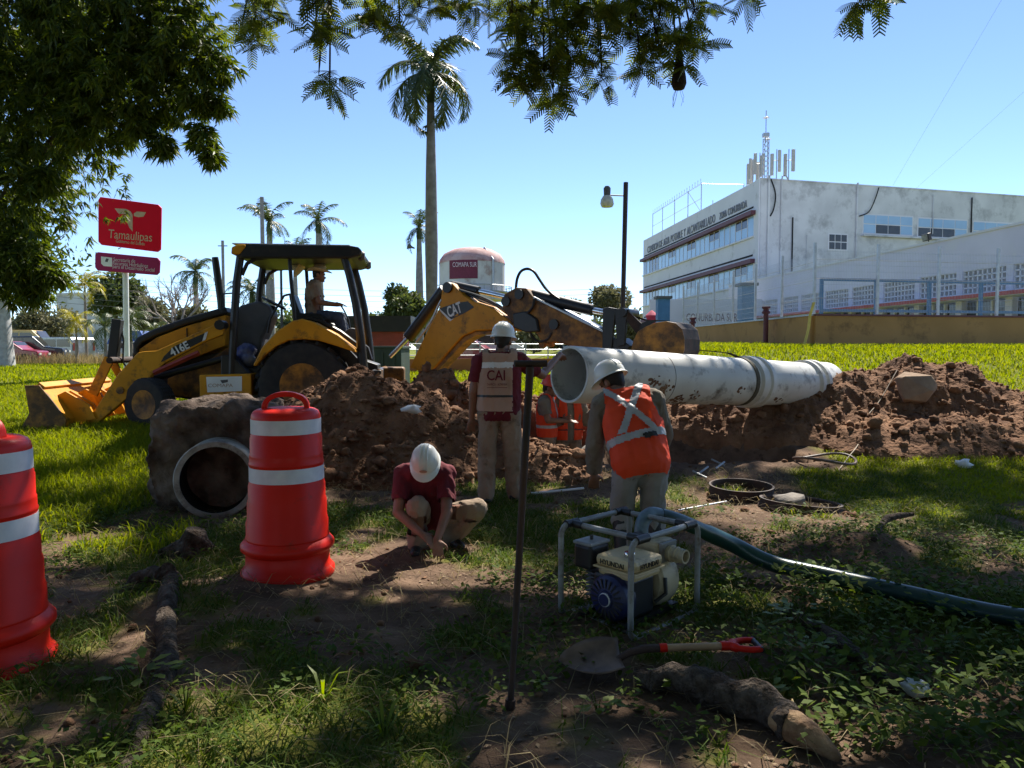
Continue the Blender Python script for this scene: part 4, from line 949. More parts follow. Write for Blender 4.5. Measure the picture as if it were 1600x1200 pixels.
# ================================================================== SITE OBJECTS
# --- traffic drums
def drum(x, y, rz, label):
    d = thing('traffic_drum', label, 'traffic drum', (x, y, gz(x, y) - .015), rz, 'orange traffic drums')
    prof = [(.295, 0), (.30, .012), (.30, .045), (.285, .062), (.272, .075), (.272, .17), (.290, .185), (.300, .2), (.300, .225), (.285, .245), (.268, .26), (.266, .36), (.262, .366), (.262, .385), (.268, .392)]
    prof = [(.295, 0), (.302, .012), (.302, .045), (.288, .062), (.270, .078), (.268, .165), (.286, .180), (.300, .195), (.300, .222), (.284, .242), (.266, .258)]
    for za, zb, ra in ((.258, .372, .264), (.372, .500, .2545), (.500, .615, .246), (.615, .745, .2365), (.745, .80, .2355), (.80, .925, .2300), (.925, 1.06, .2215)):
        prof += [(ra + .004, za + .004), (ra + .0045, za + .012), (ra, za + .02), (ra - .0005, zb - .004)]
    prof += [(.217, 1.075), (.205, 1.095), (.180, 1.108), (.120, 1.116), (.0005, 1.118)]
    b = MB().lathe(prof, 56).build('drum_body', m_drum, d, True, 0, 50)
    for z0, z1, r0, r1 in ((.642, .735, .2375, .2372), (.952, 1.045, .2225, .2222)):
        MB().lathe([(r0 - .004, z0), (r0 + .0015, z0), (r1 + .0015, z1), (r1 - .004, z1)], 56, closed=True).build('reflective_band', m_band, d, True, 0, 50)
    pts = [(.135 * math.cos(a), 0, 1.10 + .105 * math.sin(a) ** .7 if math.sin(a) > 0 else 1.10) for a in np.linspace(.02, math.pi - .02, 15)]
    h = MB(); m_ = len(pts)
    for i, p in enumerate(pts):
        t = (Vector(pts[min(i + 1, m_ - 1)]) - Vector(pts[max(i - 1, 0)])).normalized(); n = Vector((-t.z, 0, t.x)) * .016; w = Vector((0, .045, 0)); p = Vector(p)
        h.v += [tuple(q) for q in (p - n - w, p - n + w, p + n + w, p + n - w)]
        if i: h.f += [((i - 1) * 4 + k, (i - 1) * 4 + (k + 1) % 4, i * 4 + (k + 1) % 4, i * 4 + k) for k in range(4)]
    h.f += [(3, 2, 1, 0), tuple(4 * (m_ - 1) + k for k in range(4))]
    h.build('carry_handle', m_drum, d, True, .006, 50)
    return d
drum(at(451, 915, 4.76).x, 4.76, R(12), 'orange drum with two white bands standing before the broken concrete block')
drum(at(-24, 1075, 3.38).x, 3.38, R(-20), 'orange drum with white bands standing on weeds near the root stump')

# --- concrete block with old pipe
m_bore_shade = mat('shaded_black_bore', (.006, .0055, .005), (.012, .011, .009), 6, .7, spec=.1)  # near-black colour stands for the shade inside the old pipe
bk = thing('concrete_block', 'soil-crusted concrete lump with an old pipe cast through it', 'concrete block', (-2.87, 7.15, gz(-2.87, 7.0) - .06), R(7))
bm = bmesh.new(); bmesh.ops.create_cube(bm, size=1); bmesh.ops.subdivide_edges(bm, edges=bm.edges, cuts=40, use_grid_fill=True)
for v in bm.verts: v.co = Vector((v.co.x * 1.1, v.co.y * .95, v.co.z * 1.06 + .53))
bm.normal_update()
P = np.array([v.co[:] for v in bm.verts]); d = .07 * fbm(P[:, 0] + P[:, 1] * .7, P[:, 2] + P[:, 1] * .6, 2.2, 3, 71) + .09 * fbm(P[:, 0] - P[:, 1], P[:, 2] + P[:, 0] * .3, 6, 4, 75, .65)
for i, v in enumerate(bm.verts):
    c = v.co - Vector((0, 0, .53)); e = max(0, abs(c.x) / .61 + abs(c.z) / .53 + abs(c.y) / .5 - 2.0); v.co += v.normal * float(d[i]) - c * .13 * e
me = bpy.data.meshes.new('block'); bm.to_mesh(me); bm.free(); meshobj('block', me, m_crust, bk, True, 0, 60)
po = MB().lathe([(.30, -.62), (.345, -.62), (.355, -.60), (.355, .3), (.31, .3), (.30, .25)], 48, rotm(R(-90), 0, 0), closed=True).build('old_pipe', m_oldpipe, bk, True, 0, 40)
po.location = (.06, -.14, .42); po.rotation_euler = (0, 0, R(6))
MB().lathe([(.301, .30), (.298, .30), (.298, -.60), (.301, -.60)], 40, rotm(R(-90), 0, 0), closed=True).build('bore_shade', m_bore_shade, bk, True).location = (.06, -.14, .42)
bk.children[-1].rotation_euler = (0, 0, R(6))
MB().lathe([(.0005, .24), (.30, .24), (.30, .26), (.0005, .26)], 24, rotm(R(-90), 0, 0)).build('shaded_silt', m_bore_shade, bk).location = (.06, -.14, .42)  # silt disc, blackened to paint the shade deep in the bore

# --- pump set
pf = at(985, 1005, 3.69); pl = at(872, 965, 4.04); pr = at(1090, 955, 4.13)
ang = math.atan2(pr.y - pf.y, pr.x - pf.x)
pu = thing('water_pump', 'cream and blue petrol water pump in a grey tube frame', 'pump', (pf.x, pf.y, gz(pf.x + .1, pf.y + .3) + .0), ang)
FU, FV, FH = .63, .49, .52
def rrect(v, r=.06):
    pts = []
    for cx, cz, a0 in ((FU - r, FH - r, 0), (r, FH - r, 90), (r, r, 180), (FU - r, r, 270)):
        for a in np.linspace(a0, a0 + 90, 6): pts.append((cx + r * math.cos(R(a)), v, cz + r * math.sin(R(a))))
    return pts
for v in (0, FV): MB().tube(rrect(v), .0165, 10, closed=True).build('frame_hoop', m_greypaint, pu, True)
for u in (.09, .54):
    MB().tube([(u, 0, FH), (u, FV, FH)], .0165, 10).build('frame_bar', m_greypaint, pu, True)
    MB().tube([(u, 0, 0.0), (u, FV, 0.0)], .0165, 10).build('frame_bar', m_greypaint, pu, True)
    for v in (0, FV): MB().tube([(u - .05, v, FH), (u + .05, v, FH)], .024, 10).build('frame_coupling', m_black, pu, True)
    for v in (.05, FV - .05): MB().tube([(u, v - .035, FH), (u, v + .035, FH)], .022, 10).build('frame_coupling', m_black, pu, True)
for v in (.1, .38): MB().box((.3, v, .04), (.5, .05, .03)).build('mounting_rail', m_black, pu)
MB().box((.20, .20, .17), (.22, .26, .22)).build('engine_block', m_black, pu, False, .02)
fins = MB()
for i in range(7): fins.box((.20, .36, .12 + i * .022), (.16, .10, .006))
tag(fins.build('cooling_fins', m_greytrim, pu), kind='stuff')
MB().box((.21, .17, .355), (.27, .27, .065)).build('fuel_tank', m_tank, pu, False, .025)
MB().box((.21, .17, .318), (.285, .285, .012)).build('tank_seam', m_tank, pu, False, .004)
MB().box((.21, .17, .293), (.25, .25, .045)).build('tank_base', m_tank, pu, False, .02)
text('tank_lettering', 'HYUNDAI', .04, m_black, pu, (.0735, .265, .338), (R(90), 0, R(-90)), width=.16)
text('tank_lettering', 'HYUNDAI', .04, m_black, pu, (.13, .0335, .338), (R(90), 0, 0), width=.16)
MB().lathe([(.03, 0), (.032, .02), (.028, .026), (.0005, .027)], 16).build('tank_cap', m_chrome, pu, True).location = (.16, .13, .387)
MB().box((.16, .40, .345), (.17, .13, .14)).build('air_filter', m_black, pu, False, .02)
MB().box((.16, .40, .42), (.175, .135, .02)).build('filter_lid', m_greypaint, pu, False, .008)
MB().tube([(.16, .40, .43), (.16, .40, .455)], .01, 6).build('wing_nut', m_black, pu)
Mu = rotm(0, R(-90), 0)
MB().lathe([(.0005, .05), (.045, .05), (.05, .04), (.10, .035), (.125, .015), (.13, -.02), (.13, -.06)], 28, Mu).build('recoil_starter', m_blue, pu, True).location = (.07, .19, .165)
gr = MB()
for i in range(20):
    a = 2 * math.pi * i / 20; q = Matrix.Rotation(a, 3, 'X'); gr.box(q @ Vector((-.038, 0, .085)), (.006, .008, .05), q)
g_ = gr.build('starter_slots', m_black, pu); g_.location = (.07, .19, .165); tag(g_, kind='stuff')
MB().lathe([(.0005, .056), (.036, .056), (.038, .05)], 20, Mu).build('starter_badge', m_decal_white, pu, True).location = (.07, .19, .165)
MB().lathe([(.0005, .059), (.033, .059), (.033, .055)], 20, Mu).build('starter_badge_centre', m_blue, pu, True).location = (.07, .19, .165)
MB().lathe([(.0005, -.11), (.15, -.11), (.17, -.09), (.175, -.02), (.17, .05), (.14, .09), (.07, .11), (.0005, .11)], 28, rotm(0, R(90), 0)).build('pump_casing', m_cream, pu, True, 0, 40).location = (.47, .22, .20)
MB().box((.47, .20, .36), (.17, .19, .13)).build('outlet_chest', m_cream, pu, False, .02)
MB().box((.47, .095, .35), (.15, .02, .14)).build('port_flange', m_greypaint, pu, False, .005)
MB().lathe([(.045, 0), (.05, .03), (.043, .035), (.043, .055), (.047, .06), (.040, .065), (.042, .085), (.038, .09), (.040, .115), (.030, .115), (.030, 0)], 20, rotm(R(90), 0, 0), closed=True).build('suction_port', m_cream, pu, True, 0, 40).location = (.47, .09, .355)
MB().lathe([(.04, 0), (.042, .02), (.02, .03), (.0005, .03)], 14).build('priming_cap', m_black, pu, True).location = (.40, .25, .425)
MB().box((.586, .20, .2), (.006, .07, .1)).build('maker_plate', m_blue, pu)
MB().tube([(.30, .06, .12), (.36, .03, .16), (.38, .05, .24)], .012, 6).build('throttle_cable', m_black, pu, True)
pm = Matrix.Translation(pu.location) @ Matrix.Rotation(ang, 4, 'Z')
h0 = pm @ Vector((.50, .30, .40))
hz = lambda x, y: gz(x, y) + .085
hp = spline([h0, h0 + Vector((.0, .01, .05)), h0 + Vector((.02, .03, .10)), h0 + Vector((.07, .07, .125)), h0 + Vector((.13, .09, .11))], 4)
MB().tube(hp, .042, 16).build('outlet_elbow', m_hoselit, None, True)
el = bpy.data.objects['outlet_elbow']; tag(el, 'first bend of the hose at the pump outlet, painted grey-blue as if sunlit', 'hose')
q0 = hp[-1]
hpts = [q0, q0 + Vector((.16, .06, -.06)), (1.42, 4.62, .24), (1.66, 4.55, hz(1.66, 4.55) + .04), (1.95, 4.38, hz(1.95, 4.38)), (2.25, 4.08, hz(2.25, 4.08)), (2.62, 3.78, hz(2.62, 3.78)), (3.1, 3.55, hz(3.1, 3.55)), (4.2, 3.3, hz(4.2, 3.3)), (6, 3.5, hz(6, 3.5))]
hs = MB().tube(spline(hpts), [.045] * 15 + [.052] * (len(spline(hpts)) - 15), 18).build('suction_hose', m_hose, None, True); tag(hs, 'thick dark green hose snaking from the pump across the ground', 'hose')

# --- shovel
sh = thing('shovel', 'round shovel with wooden shaft and red grip lying by the log', 'shovel', (.62, 3.34, gz(.62, 3.34) + .07), R(3))
pts = [(-.10, 0, .0), (-.02, 0, .035), (.06, 0, .04)]
MB().tube([(-.13, 0, -.012), (-.07, 0, .022), (0.0, 0, .04), (.08, 0, .042)], [.014, .017, .019, .019], 10).build('socket', m_rust, sh, True)
MB().tube([(.075, 0, .042), (.11, 0, .043)], .0205, 12).build('ferrule', m_drum, sh, True)
MB().tube([(.08, 0, .042), (.40, 0, .045)], .0175, 12).build('shaft', m_wood, sh, True)
MB().tube(spline([(.37, 0, .045), (.41, 0, .046), (.445, .035, .047), (.50, .055, .048), (.545, .05, .048)], 5), [.022] * 10 + [.015] * 11, 10).build('grip_fork', m_drum, sh, True)
MB().tube(spline([(.37, 0, .045), (.41, 0, .046), (.445, -.035, .047), (.50, -.055, .048), (.545, -.05, .048)], 5), [.022] * 10 + [.015] * 11, 10).build('grip_fork', m_drum, sh, True)
MB().tube([(.543, -.062, .048), (.543, .062, .048)], .014, 10).build('grip_bar', m_black, sh, True)
bl = MB(); nu, nv = 12, 10
for i in range(nu + 1):
    t = i / nu; wd = .118 * (math.sin(math.pi * min(1, .30 + .70 * t)) ** .62 if t > .285 else .80 + .20 * t / .285)
    for j in range(nv + 1):
        s_ = j / nv * 2 - 1; bl.v.append((-.11 - t * .29, s_ * max(wd, .004), .006 + .028 * s_ * s_ - .035 * t + .05 * (1 - t) * 0))
for i in range(nu):
    for j in range(nv): a = i * (nv + 1) + j; bl.f.append((a, a + 1, a + nv + 2, a + nv + 1))
o = bl.build('blade', mat('worn_blade_steel', (.20, .13, .09), (.09, .06, .045), 9, .5, metal=.4), sh, True); sd = o.modifiers.new('t', 'SOLIDIFY'); sd.thickness = .004; o.rotation_euler = (R(20), 0, 0)

# --- valve key standing in the soil
ky = thing('valve_key', 'tall rusty T-handled rod stuck upright in the ground', 'rod', (-.01, 3.0, gz(-.01, 3.0) - .05))
MB().tube([(0, 0, 0), (.085, .0, 1.50)], [.0135, .0165], 10).build('shaft', m_rust, ky, True)
MB().tube([(.02, -.0, 1.513), (.155, .03, 1.513)], .014, 10).build('handle_bar', m_rust, ky, True)
MB().tube([(0, 0, .02), (0.004, 0, .09)], .022, 8).build('socket', m_rust, ky, True)

# --- log, roots, stump
def rough_tube(name, pts, rad, m, seed, parent=None, n=18, sub=8, amp=.12):
    P = spline(pts, sub); k = len(P); rs = np.interp(np.linspace(0, 1, k), np.linspace(0, 1, len(rad)), rad)
    mb = MB().tube(P, list(rs), n)
    V = np.array(mb.v); c = np.repeat(np.array([p[:] for p in P]), n, 0); d = V - c
    mb.v = [tuple(p) for p in c + d * (1 + amp * fbm(V[:, 0] * 1.3 + V[:, 2], V[:, 1] + V[:, 2] * .8, 9, 3, seed)[:, None] * 2)]
    return mb.build(name, m, parent, True, 0, 70)
lg = thing('broken_log', 'rough barked log with a pale splintered end', 'log', (0, 0, 0))
z0 = gz(.8, 3.1)
rough_tube('bark', [(.56, 3.22, z0 + .03), (.78, 3.10, z0 + .055), (.98, 2.93, z0 + .06), (1.10, 2.75, z0 + .055)], [.04, .07, .075, .07], m_bark, 5, lg, 26, 14, .3)
rough_tube('splintered_end', [(1.05, 2.80, z0 + .062), (1.13, 2.68, z0 + .045), (1.20, 2.58, z0 + .02)], [.062, .058, .015], m_splinter, 8, lg, 14, 8, .2)
for i in range(7):
    a = rng.uniform(0, 6.28); r_ = rng.uniform(.03, .06); b0 = Vector((1.08, 2.77, z0 + .06)) + Vector((math.cos(a) * r_ * .8, math.cos(a) * r_ * .5, math.sin(a) * r_))
    MB().tube([b0, b0 + Vector((.04 + rng.uniform(0, .04), -.06 - rng.uniform(0, .05), -.01))], [.014, .002], 5).build('splinter', m_splinter if i % 2 else m_bark, lg)
rt = thing('tree_root', 'gnarled surface root crossing the weeds near the drums', 'root')
G = lambda px, py, dz=0.0, d=None: Vector((at(px, py, 1.5 * FPX / (py - 545)).x, 1.5 * FPX / (py - 545), 0)) 
def on_ground(px, py, dz=0.0):
    p = G(px, py); return (p.x, p.y, gz(p.x, p.y) + dz)
rough_tube('root_limb', [on_ground(268, 925, .05), on_ground(262, 985, .05), on_ground(258, 1060, .02), on_ground(225, 1140, .02), on_ground(190, 1230, -.02)], [.06, .055, .05, .045, .035], m_bark, 21, rt, 16, 8, .2)
rough_tube('root_knot', [on_ground(190, 935, .0), on_ground(225, 925, .06), on_ground(262, 932, .08)], [.03, .06, .07], m_bark, 24, rt, 14, 8, .25)
st_ = thing('tree_stump', 'small weathered stump among grass by the concrete block', 'stump')
p = on_ground(300, 868); rough_tube('stump_body', [(p[0], p[1], p[2] - .05), (p[0], p[1] + .02, p[2] + .1), (p[0] + .02, p[1] + .02, p[2] + .2)], [.14, .11, .06], m_bark, 31, st_, 16, 6, .3)
rough_tube('stump_root', [(p[0] - .22, p[1], p[2] + .02), (p[0] - .1, p[1], p[2] + .07), (p[0], p[1], p[2] + .08)], [.04, .05, .07], m_bark, 33, st_, 12, 6, .25)
r2 = thing('tree_root', 'dark root running under the green hose beside leafy weeds', 'root')
rough_tube('root_limb', [on_ground(1225, 965, .02), on_ground(1300, 1010, .045), on_ground(1345, 1045, .03), on_ground(1420, 1100, -.02)], [.03, .045, .05, .04], m_bark, 41, r2, 12, 8, .2)
r3 = thing('tree_root', 'arching root on the low earth hump behind the hose', 'root')
rough_tube('root_limb', [on_ground(1365, 880, .02), on_ground(1385, 850, .13), on_ground(1425, 840, .14)], [.02, .028, .02], m_bark, 43, r3, 10, 8, .2)

# --- iron rings, hose loop, cord, rods, litter
def ring(x, y, r, h, tilt, label):
    e = thing('manhole_ring', label, 'iron ring', (x, y, gz(x, y) - .01)); e.rotation_euler = tilt
    MB().lathe([(r * .93, 0), (r * 1.03, 0), (r, h * .3), (r * .97, h * .85), (r * 1.0, h), (r * .94, h), (r * .91, h * .8)], 44, closed=True).build('ring_wall', m_rust, e, True, 0, 35)
    MB().lathe([(r * .92, h * .12), (r * .80, h * .12), (r * .80, h * .2), (r * .92, h * .2)], 44, closed=True).build('ring_ledge', m_rust, e, True, 0, 35); return e
ring(at(1158, 775, 7.3).x, 7.3, .32, .115, (R(2), 0, 0), 'deep rusty iron manhole ring lying on bare soil')
ring(at(1250, 800, 6.75).x, 6.75, .37, .075, (R(-3), R(4), 0), 'shallow iron ring with a stone inside lying on grass')
ro = clods('field_stone', np.array([[at(1240, 800, 6.7).x, 6.75, gz(2.65, 6.75) + .05]]), np.array([.17]), IC2, mat('grey_stone', (.16, .14, .12), (.24, .21, .18), 6, .9, bump=.5), None, .35); tag(ro, 'flat grey stone lying inside the shallow iron ring', 'stone')
bm = bmesh.new()
for i in range(16):
    v = rng.standard_normal(3); v /= np.linalg.norm(v); bm.verts.new(tuple(v * np.array([.36, .28, .27]) * rng.uniform(.85, 1.1)))
bmesh.ops.convex_hull(bm, input=bm.verts); me = bpy.data.meshes.new('boulder'); bm.to_mesh(me); bm.free()
bo_ = meshobj('boulder', me, mat('brown_rock', (.26, .17, .11), (.36, .25, .16), 4, .95, bump=.7), None, False, .02); bo_.location = (5.68, 10.25, gz(5.7, 10.25) + .66); bo_.rotation_euler = (.2, -.25, .3); tag(bo_, 'large angular brown boulder on the sunlit earth bank', 'boulder')
bw = clods('stone', np.array([[at(643, 627, 8.35).x, 8.35, gz(-1.15, 8.35) + .74]]), np.array([.085]), IC2, m_white, None, .6); tag(bw, 'white stone stuck in the dark earth mound', 'stone')
cx_, cy_ = at(1290, 718, 8.75).x, 8.75
lp = MB().tube([(cx_ + .36 * math.cos(a) , cy_ + .30 * math.sin(a) + .05 * math.cos(2 * a), gz(cx_, cy_) + .05 + .03 * math.sin(a * 2)) for a in np.linspace(0, 6.283, 41)[:-1]], .016, 8, closed=True).build('hose_loop', mat('brown_hose', (.16, .10, .075), (.11, .07, .05), 8, .5), None, True); tag(lp, 'loop of thin brown hose lying at the foot of the bank', 'hose')
cp = []
for px, py, Y, dz in ((1402, 578, 10.6, .03), (1375, 625, 10.2, .06), (1352, 655, 9.8, .05), (1343, 690, 9.3, .05), (1325, 715, 8.8, .04), (1300, 748, 8.2, .01)):
    q = at(px, py, Y); cp.append(q)
co_ = MB().tube(spline(cp, 8), .006, 5).build('cord', mat('pale_cord', (.5, .42, .32), rough=.8), None, True); tag(co_, 'pale thin cord trailing down the earth bank', 'cord')
for i, (a, b, r_, lab) in enumerate((((830, 778), (912, 773), .012, 'thin white plastic rod lying behind the standing man'), ((1060, 806), (1135, 790), .009, 'bent grey wire rod sticking out near the pump'))):
    pa, pb = on_ground(*a, .03), on_ground(*b, .05); o = MB().tube([pa, pb], r_, 8).build('rod', m_white if i == 0 else m_steel, None, True); tag(o, lab, 'rod')
for i, (px, py) in enumerate(((1092, 752), (1104, 757), (1118, 748), (1132, 745))):
    pa = on_ground(px, py, .02); o = MB().tube([pa, (pa[0] + .13 * (-1) ** i, pa[1] + .1, pa[2] + .06)], .012, 8).build('short_bar', m_steel, None, True); tag(o, ['bright metal bar end furthest from the deep manhole ring rim', 'bright metal bar second furthest from the deep ring', 'bright metal bar just behind the deep ring rim', 'bright metal bar touching the back of the deep ring'][i], 'metal bar', 'bars by the manhole ring')
br_ = thing('broken_pipe', 'broken white pipe ring hanging on the trench wall', 'pipe', (1.12, 9.75, -.05), R(25))
MB().lathe([(.25, 0), (.28, 0), (.28, .35), (.25, .35)], 32, rotm(R(80), 0, 0), closed=True).build('pipe_ring', m_oldpipe, br_, True)
MB().box((.05, -.1, .3), (.35, .04, .03), rotm(0, R(20), 0)).build('pipe_shard', m_white, br_)
for i, (px, py) in enumerate(((1432, 1086), (1505, 745))):
    p = on_ground(px, py, .03); c = clods('litter_bag', np.array([p]), np.array([.05 if i == 0 else .11]), IC2, m_white, None, .55); tag(c, ['crumpled white plastic litter among the leafy weeds', 'crumpled white bag lying at the mound foot'][i], 'litter')

# --- seedlings and single leafy plants
def sprig(x, y, n, h, spread, m, label, leafL, grassy=False):
    V = []; F = []; z = gz(x, y)
    for i in range(n):
        a = rng.uniform(0, 6.283); l = leafL * rng.uniform(.7, 1.2); hh = h * rng.uniform(.35, 1)
        bx0 = np.array([x, y, z + (0 if grassy else hh * .7)]); out_ = np.array([math.cos(a), math.sin(a), 0]); sd_ = np.array([-math.sin(a), math.cos(a), 0])
        if not grassy: bx0 = bx0 + out_ * spread * rng.uniform(.1, 1)
        rise = rng.uniform(.5, 1.6) if grassy else rng.uniform(-.2, .5); w = l * (.06 if grassy else .3)
        m1 = bx0 + (out_ * .5 + np.array([0, 0, rise * .6])) * l; t = bx0 + (out_ * 1.0 + np.array([0, 0, rise * .7])) * l; k = len(V)
        V += [bx0 - sd_ * w * .3, bx0 + sd_ * w * .3, m1 + sd_ * w, m1 - sd_ * w, t + sd_ * w * .1, t - sd_ * w * .1]; F += [[k, k + 1, k + 2, k + 3], [k + 3, k + 2, k + 4, k + 5]]
    e = thing('weed_plant', label, 'plant', (0, 0, 0), 0, 'single weeds on the shaded soil')
    npmesh('leaves', np.array(V), np.array(F), m, e); st = MB()
    for i in range(3): st.tube([(x, y, z - .01), (x + rng.uniform(-.5, .5) * spread, y + rng.uniform(-.5, .5) * spread, z + h * .8)], [.004, .002], 5)
    tag(st.build('stems', m_weed, e), kind='stuff')
m_fresh = mat('fresh_leaf', (0.13, 0.19, 0.015), (0.20, 0.25, 0.02), rough=.5, island=True, trans=.45)
for px, py, n, h, sp, gr_, L_, lab in ((505, 1105, 11, .14, .03, True, .13, 'broad-bladed grass tuft on bare soil between drum and rod'), (225, 1075, 22, .16, .15, False, .07, 'bright leafy sprig over the surface root'), (1240, 985, 24, .16, .12, False, .06, 'bright leafy weed beside the pump frame'),
        (1265, 1035, 20, .14, .1, False, .055, 'leafy weed between the shovel grip and the hose'), (1060, 1085, 16, .12, .09, False, .06, 'leafy seedlings below the shovel shaft'), (1205, 1100, 12, .11, .05, False, .06, 'small bright seedling above the splintered log end'),
        (935, 1110, 14, .1, .08, False, .055, 'pale leafed weed below the shovel blade'), (845, 1080, 14, .1, .06, False, .05, 'small weed at the foot of the upright rod'), (600, 1160, 12, .12, .05, True, .12, 'long-bladed grass clump on bare soil well before the crouching man'), (290, 1120, 12, .12, .06, True, .12, 'drooping grass clump beside the surface root')):
    p = on_ground(px, py); sprig(p[0], p[1], n, h, sp, m_fresh, lab, L_, gr_)
# ================================================================== TREES
def norm_rows(a): return a / np.maximum(np.linalg.norm(a, axis=-1, keepdims=True), 1e-9)
def leaf_quads(P, D, L, W, droop=.15):
    """one folded leaf per row: P base, D direction"""
    n = len(P); D = norm_rows(D); rnd = norm_rows(rng.standard_normal((n, 3))); S = norm_rows(np.cross(D, rnd)); N = np.cross(D, S)
    L = np.asarray(L).reshape(-1, 1); W = np.asarray(W).reshape(-1, 1)
    tip = P + D * L - np.array([0, 0, 1]) * L * droop
    V = np.stack([P, P + D * L * .42 + S * W * .5, tip, P + D * L * .42 - S * W * .5], 1).reshape(-1, 3)
    return V, np.arange(n * 4).reshape(n, 4)
def limb(mb, a, b, r0, r1, n=7, bend=.08, seg=5):
    a, b = Vector(a), Vector(b); L = (b - a).length; pts = []
    off = Vector(rng.uniform(-1, 1, 3)) * L * bend
    for i in range(seg + 1): t = i / seg; pts.append(a.lerp(b, t) + off * math.sin(math.pi * t))
    mb.tube(pts, list(np.linspace(r0, r1, seg + 1)), n)
# --- mango tree on the left: crown made of drooping leaf whorls on many lobes
mg = thing('mango_tree', 'huge dark mango tree with drooping leaf masses shading the sign', 'tree', (0, 0, 0))
lobes = []
for px, py, rp, Y in ((20, 40, 140, 15.5), (150, 20, 115, 15.2), (240, 15, 75, 15.0), (285, 70, 55, 14.8), (310, 150, 30, 14.8), (345, 165, 11, 14.8), (318, 215, 20, 14.8), (330, 245, 12, 14.8), (250, 225, 18, 14.9), (335, 105, 30, 14.8), (265, 140, 55, 15.2), (185, 125, 85, 15), (222, 190, 22, 14.9), (140, 195, 50, 15), (55, 180, 105, 15.4),
                      (10, 310, 75, 15.0), (70, 275, 24, 14.8), (10, 420, 50, 14.8), (46, 398, 34, 14.7), (80, 430, 16, 14.7), (48, 455, 20, 14.7), (-120, 150, 220, 16.5), (-100, 380, 120, 15.5), (60, -120, 170, 16.5), (230, -110, 110, 16), (-160, -100, 200, 17.5)):
    c = at(px, py, Y); lobes.append((np.array(c[:]), rp * Y / FPX))
for c, r in ((np.array([-14.2, 20, 6.5]), 2.8), (np.array([-12.8, 20, 9.8]), 2.2), (np.array([-16.2, 20, 6]), 3.2), (np.array([-16.5, 22, 8]), 3)): lobes.append((c, r))
Ps, Ds = [], []
for c, r in lobes:
    nw = int(28 + 260 * r * r) if r < 2.4 else int(520)
    d = norm_rows(rng.standard_normal((nw, 3))); rad = r * (1 - .5 * rng.random((nw, 1)) ** 1.6); 
    rad *= 1 + .22 * np.sin(d[:, :1] * 7 + d[:, 1:2] * 5) 
    wc = c + d * rad * np.array([1, 1, .95]); nl = 11
    base = np.repeat(wc, nl, 0); dd = norm_rows(rng.standard_normal((len(base), 3)) * np.array([1, 1, .5]) + np.repeat(d, nl, 0) * .7 + np.array([0, 0, -.75]))
    Ps.append(base + .03 * rng.standard_normal(base.shape)); Ds.append(dd)
Pm_, Dm = np.concatenate(Ps), np.concatenate(Ds); V, F = leaf_quads(Pm_, Dm, rng.uniform(.15, .27, len(Pm_)), rng.uniform(.035, .06, len(Pm_)), .2)
npmesh('crown', V, F, m_mango, mg)
tb_ = MB(); hub = Vector((-13.6, 18.0, 3.2)); tb_.tube([(-14.2, 18.2, H0(-14.2, 18.2) - .1), (-14.0, 18.1, 1.2), hub], [.42, .34, .30], 14); tb_.build('trunk', m_bark, mg, True)
for c, r in lobes:
    if r < .75: continue
    q = MB(); limb(q, hub, hub.lerp(Vector(c), .85), .09, .012, 6, .05); q.build('branch', m_bark, mg, True)
# --- spreading tree overhead with feathery leaves; its trunk stands outside the view on the right
ov = thing('shade_tree', 'feathery-leaved spreading tree whose branches hang over the site', 'tree', (0, 0, 0))
def feather_leaf(P, D, L, pairs=10):
    """pinnate leaf: rows of narrow leaflets on both sides of a drooping midrib"""
    n = len(P); D = norm_rows(D); rnd = norm_rows(rng.standard_normal((n, 3)) + np.array([0, 0, 1.5])); S = norm_rows(np.cross(D, rnd)); L = np.asarray(L).reshape(-1, 1)
    Vs = []; dn = np.array([0, 0, -1.0])
    for i in range(pairs):
        t = (i + .6) / pairs; b = P + D * L * t + dn * L * .22 * t * t; ln = L * .36 * (1 - .55 * abs(t - .45)); w = L * .040
        for s in (-1, 1):
            o = norm_rows(S * s + D * .62 + dn * .25); tip = b + o * ln; e = norm_rows(D + dn * .1) * w
            Vs.append(np.stack([b - e, b + e, tip + e * .7, tip - e * .7], 1))
    b0 = P; b1 = P + D * L + dn * L * .22; e = S * L * .010
    Vs.append(np.stack([b0 - e, b0 + e, b1 + e, b1 - e], 1))
    V = np.concatenate(Vs, 0).reshape(-1, 3); return V, np.arange(len(V)).reshape(-1, 4)
clusters = []      # px, py, radius px, depth, count
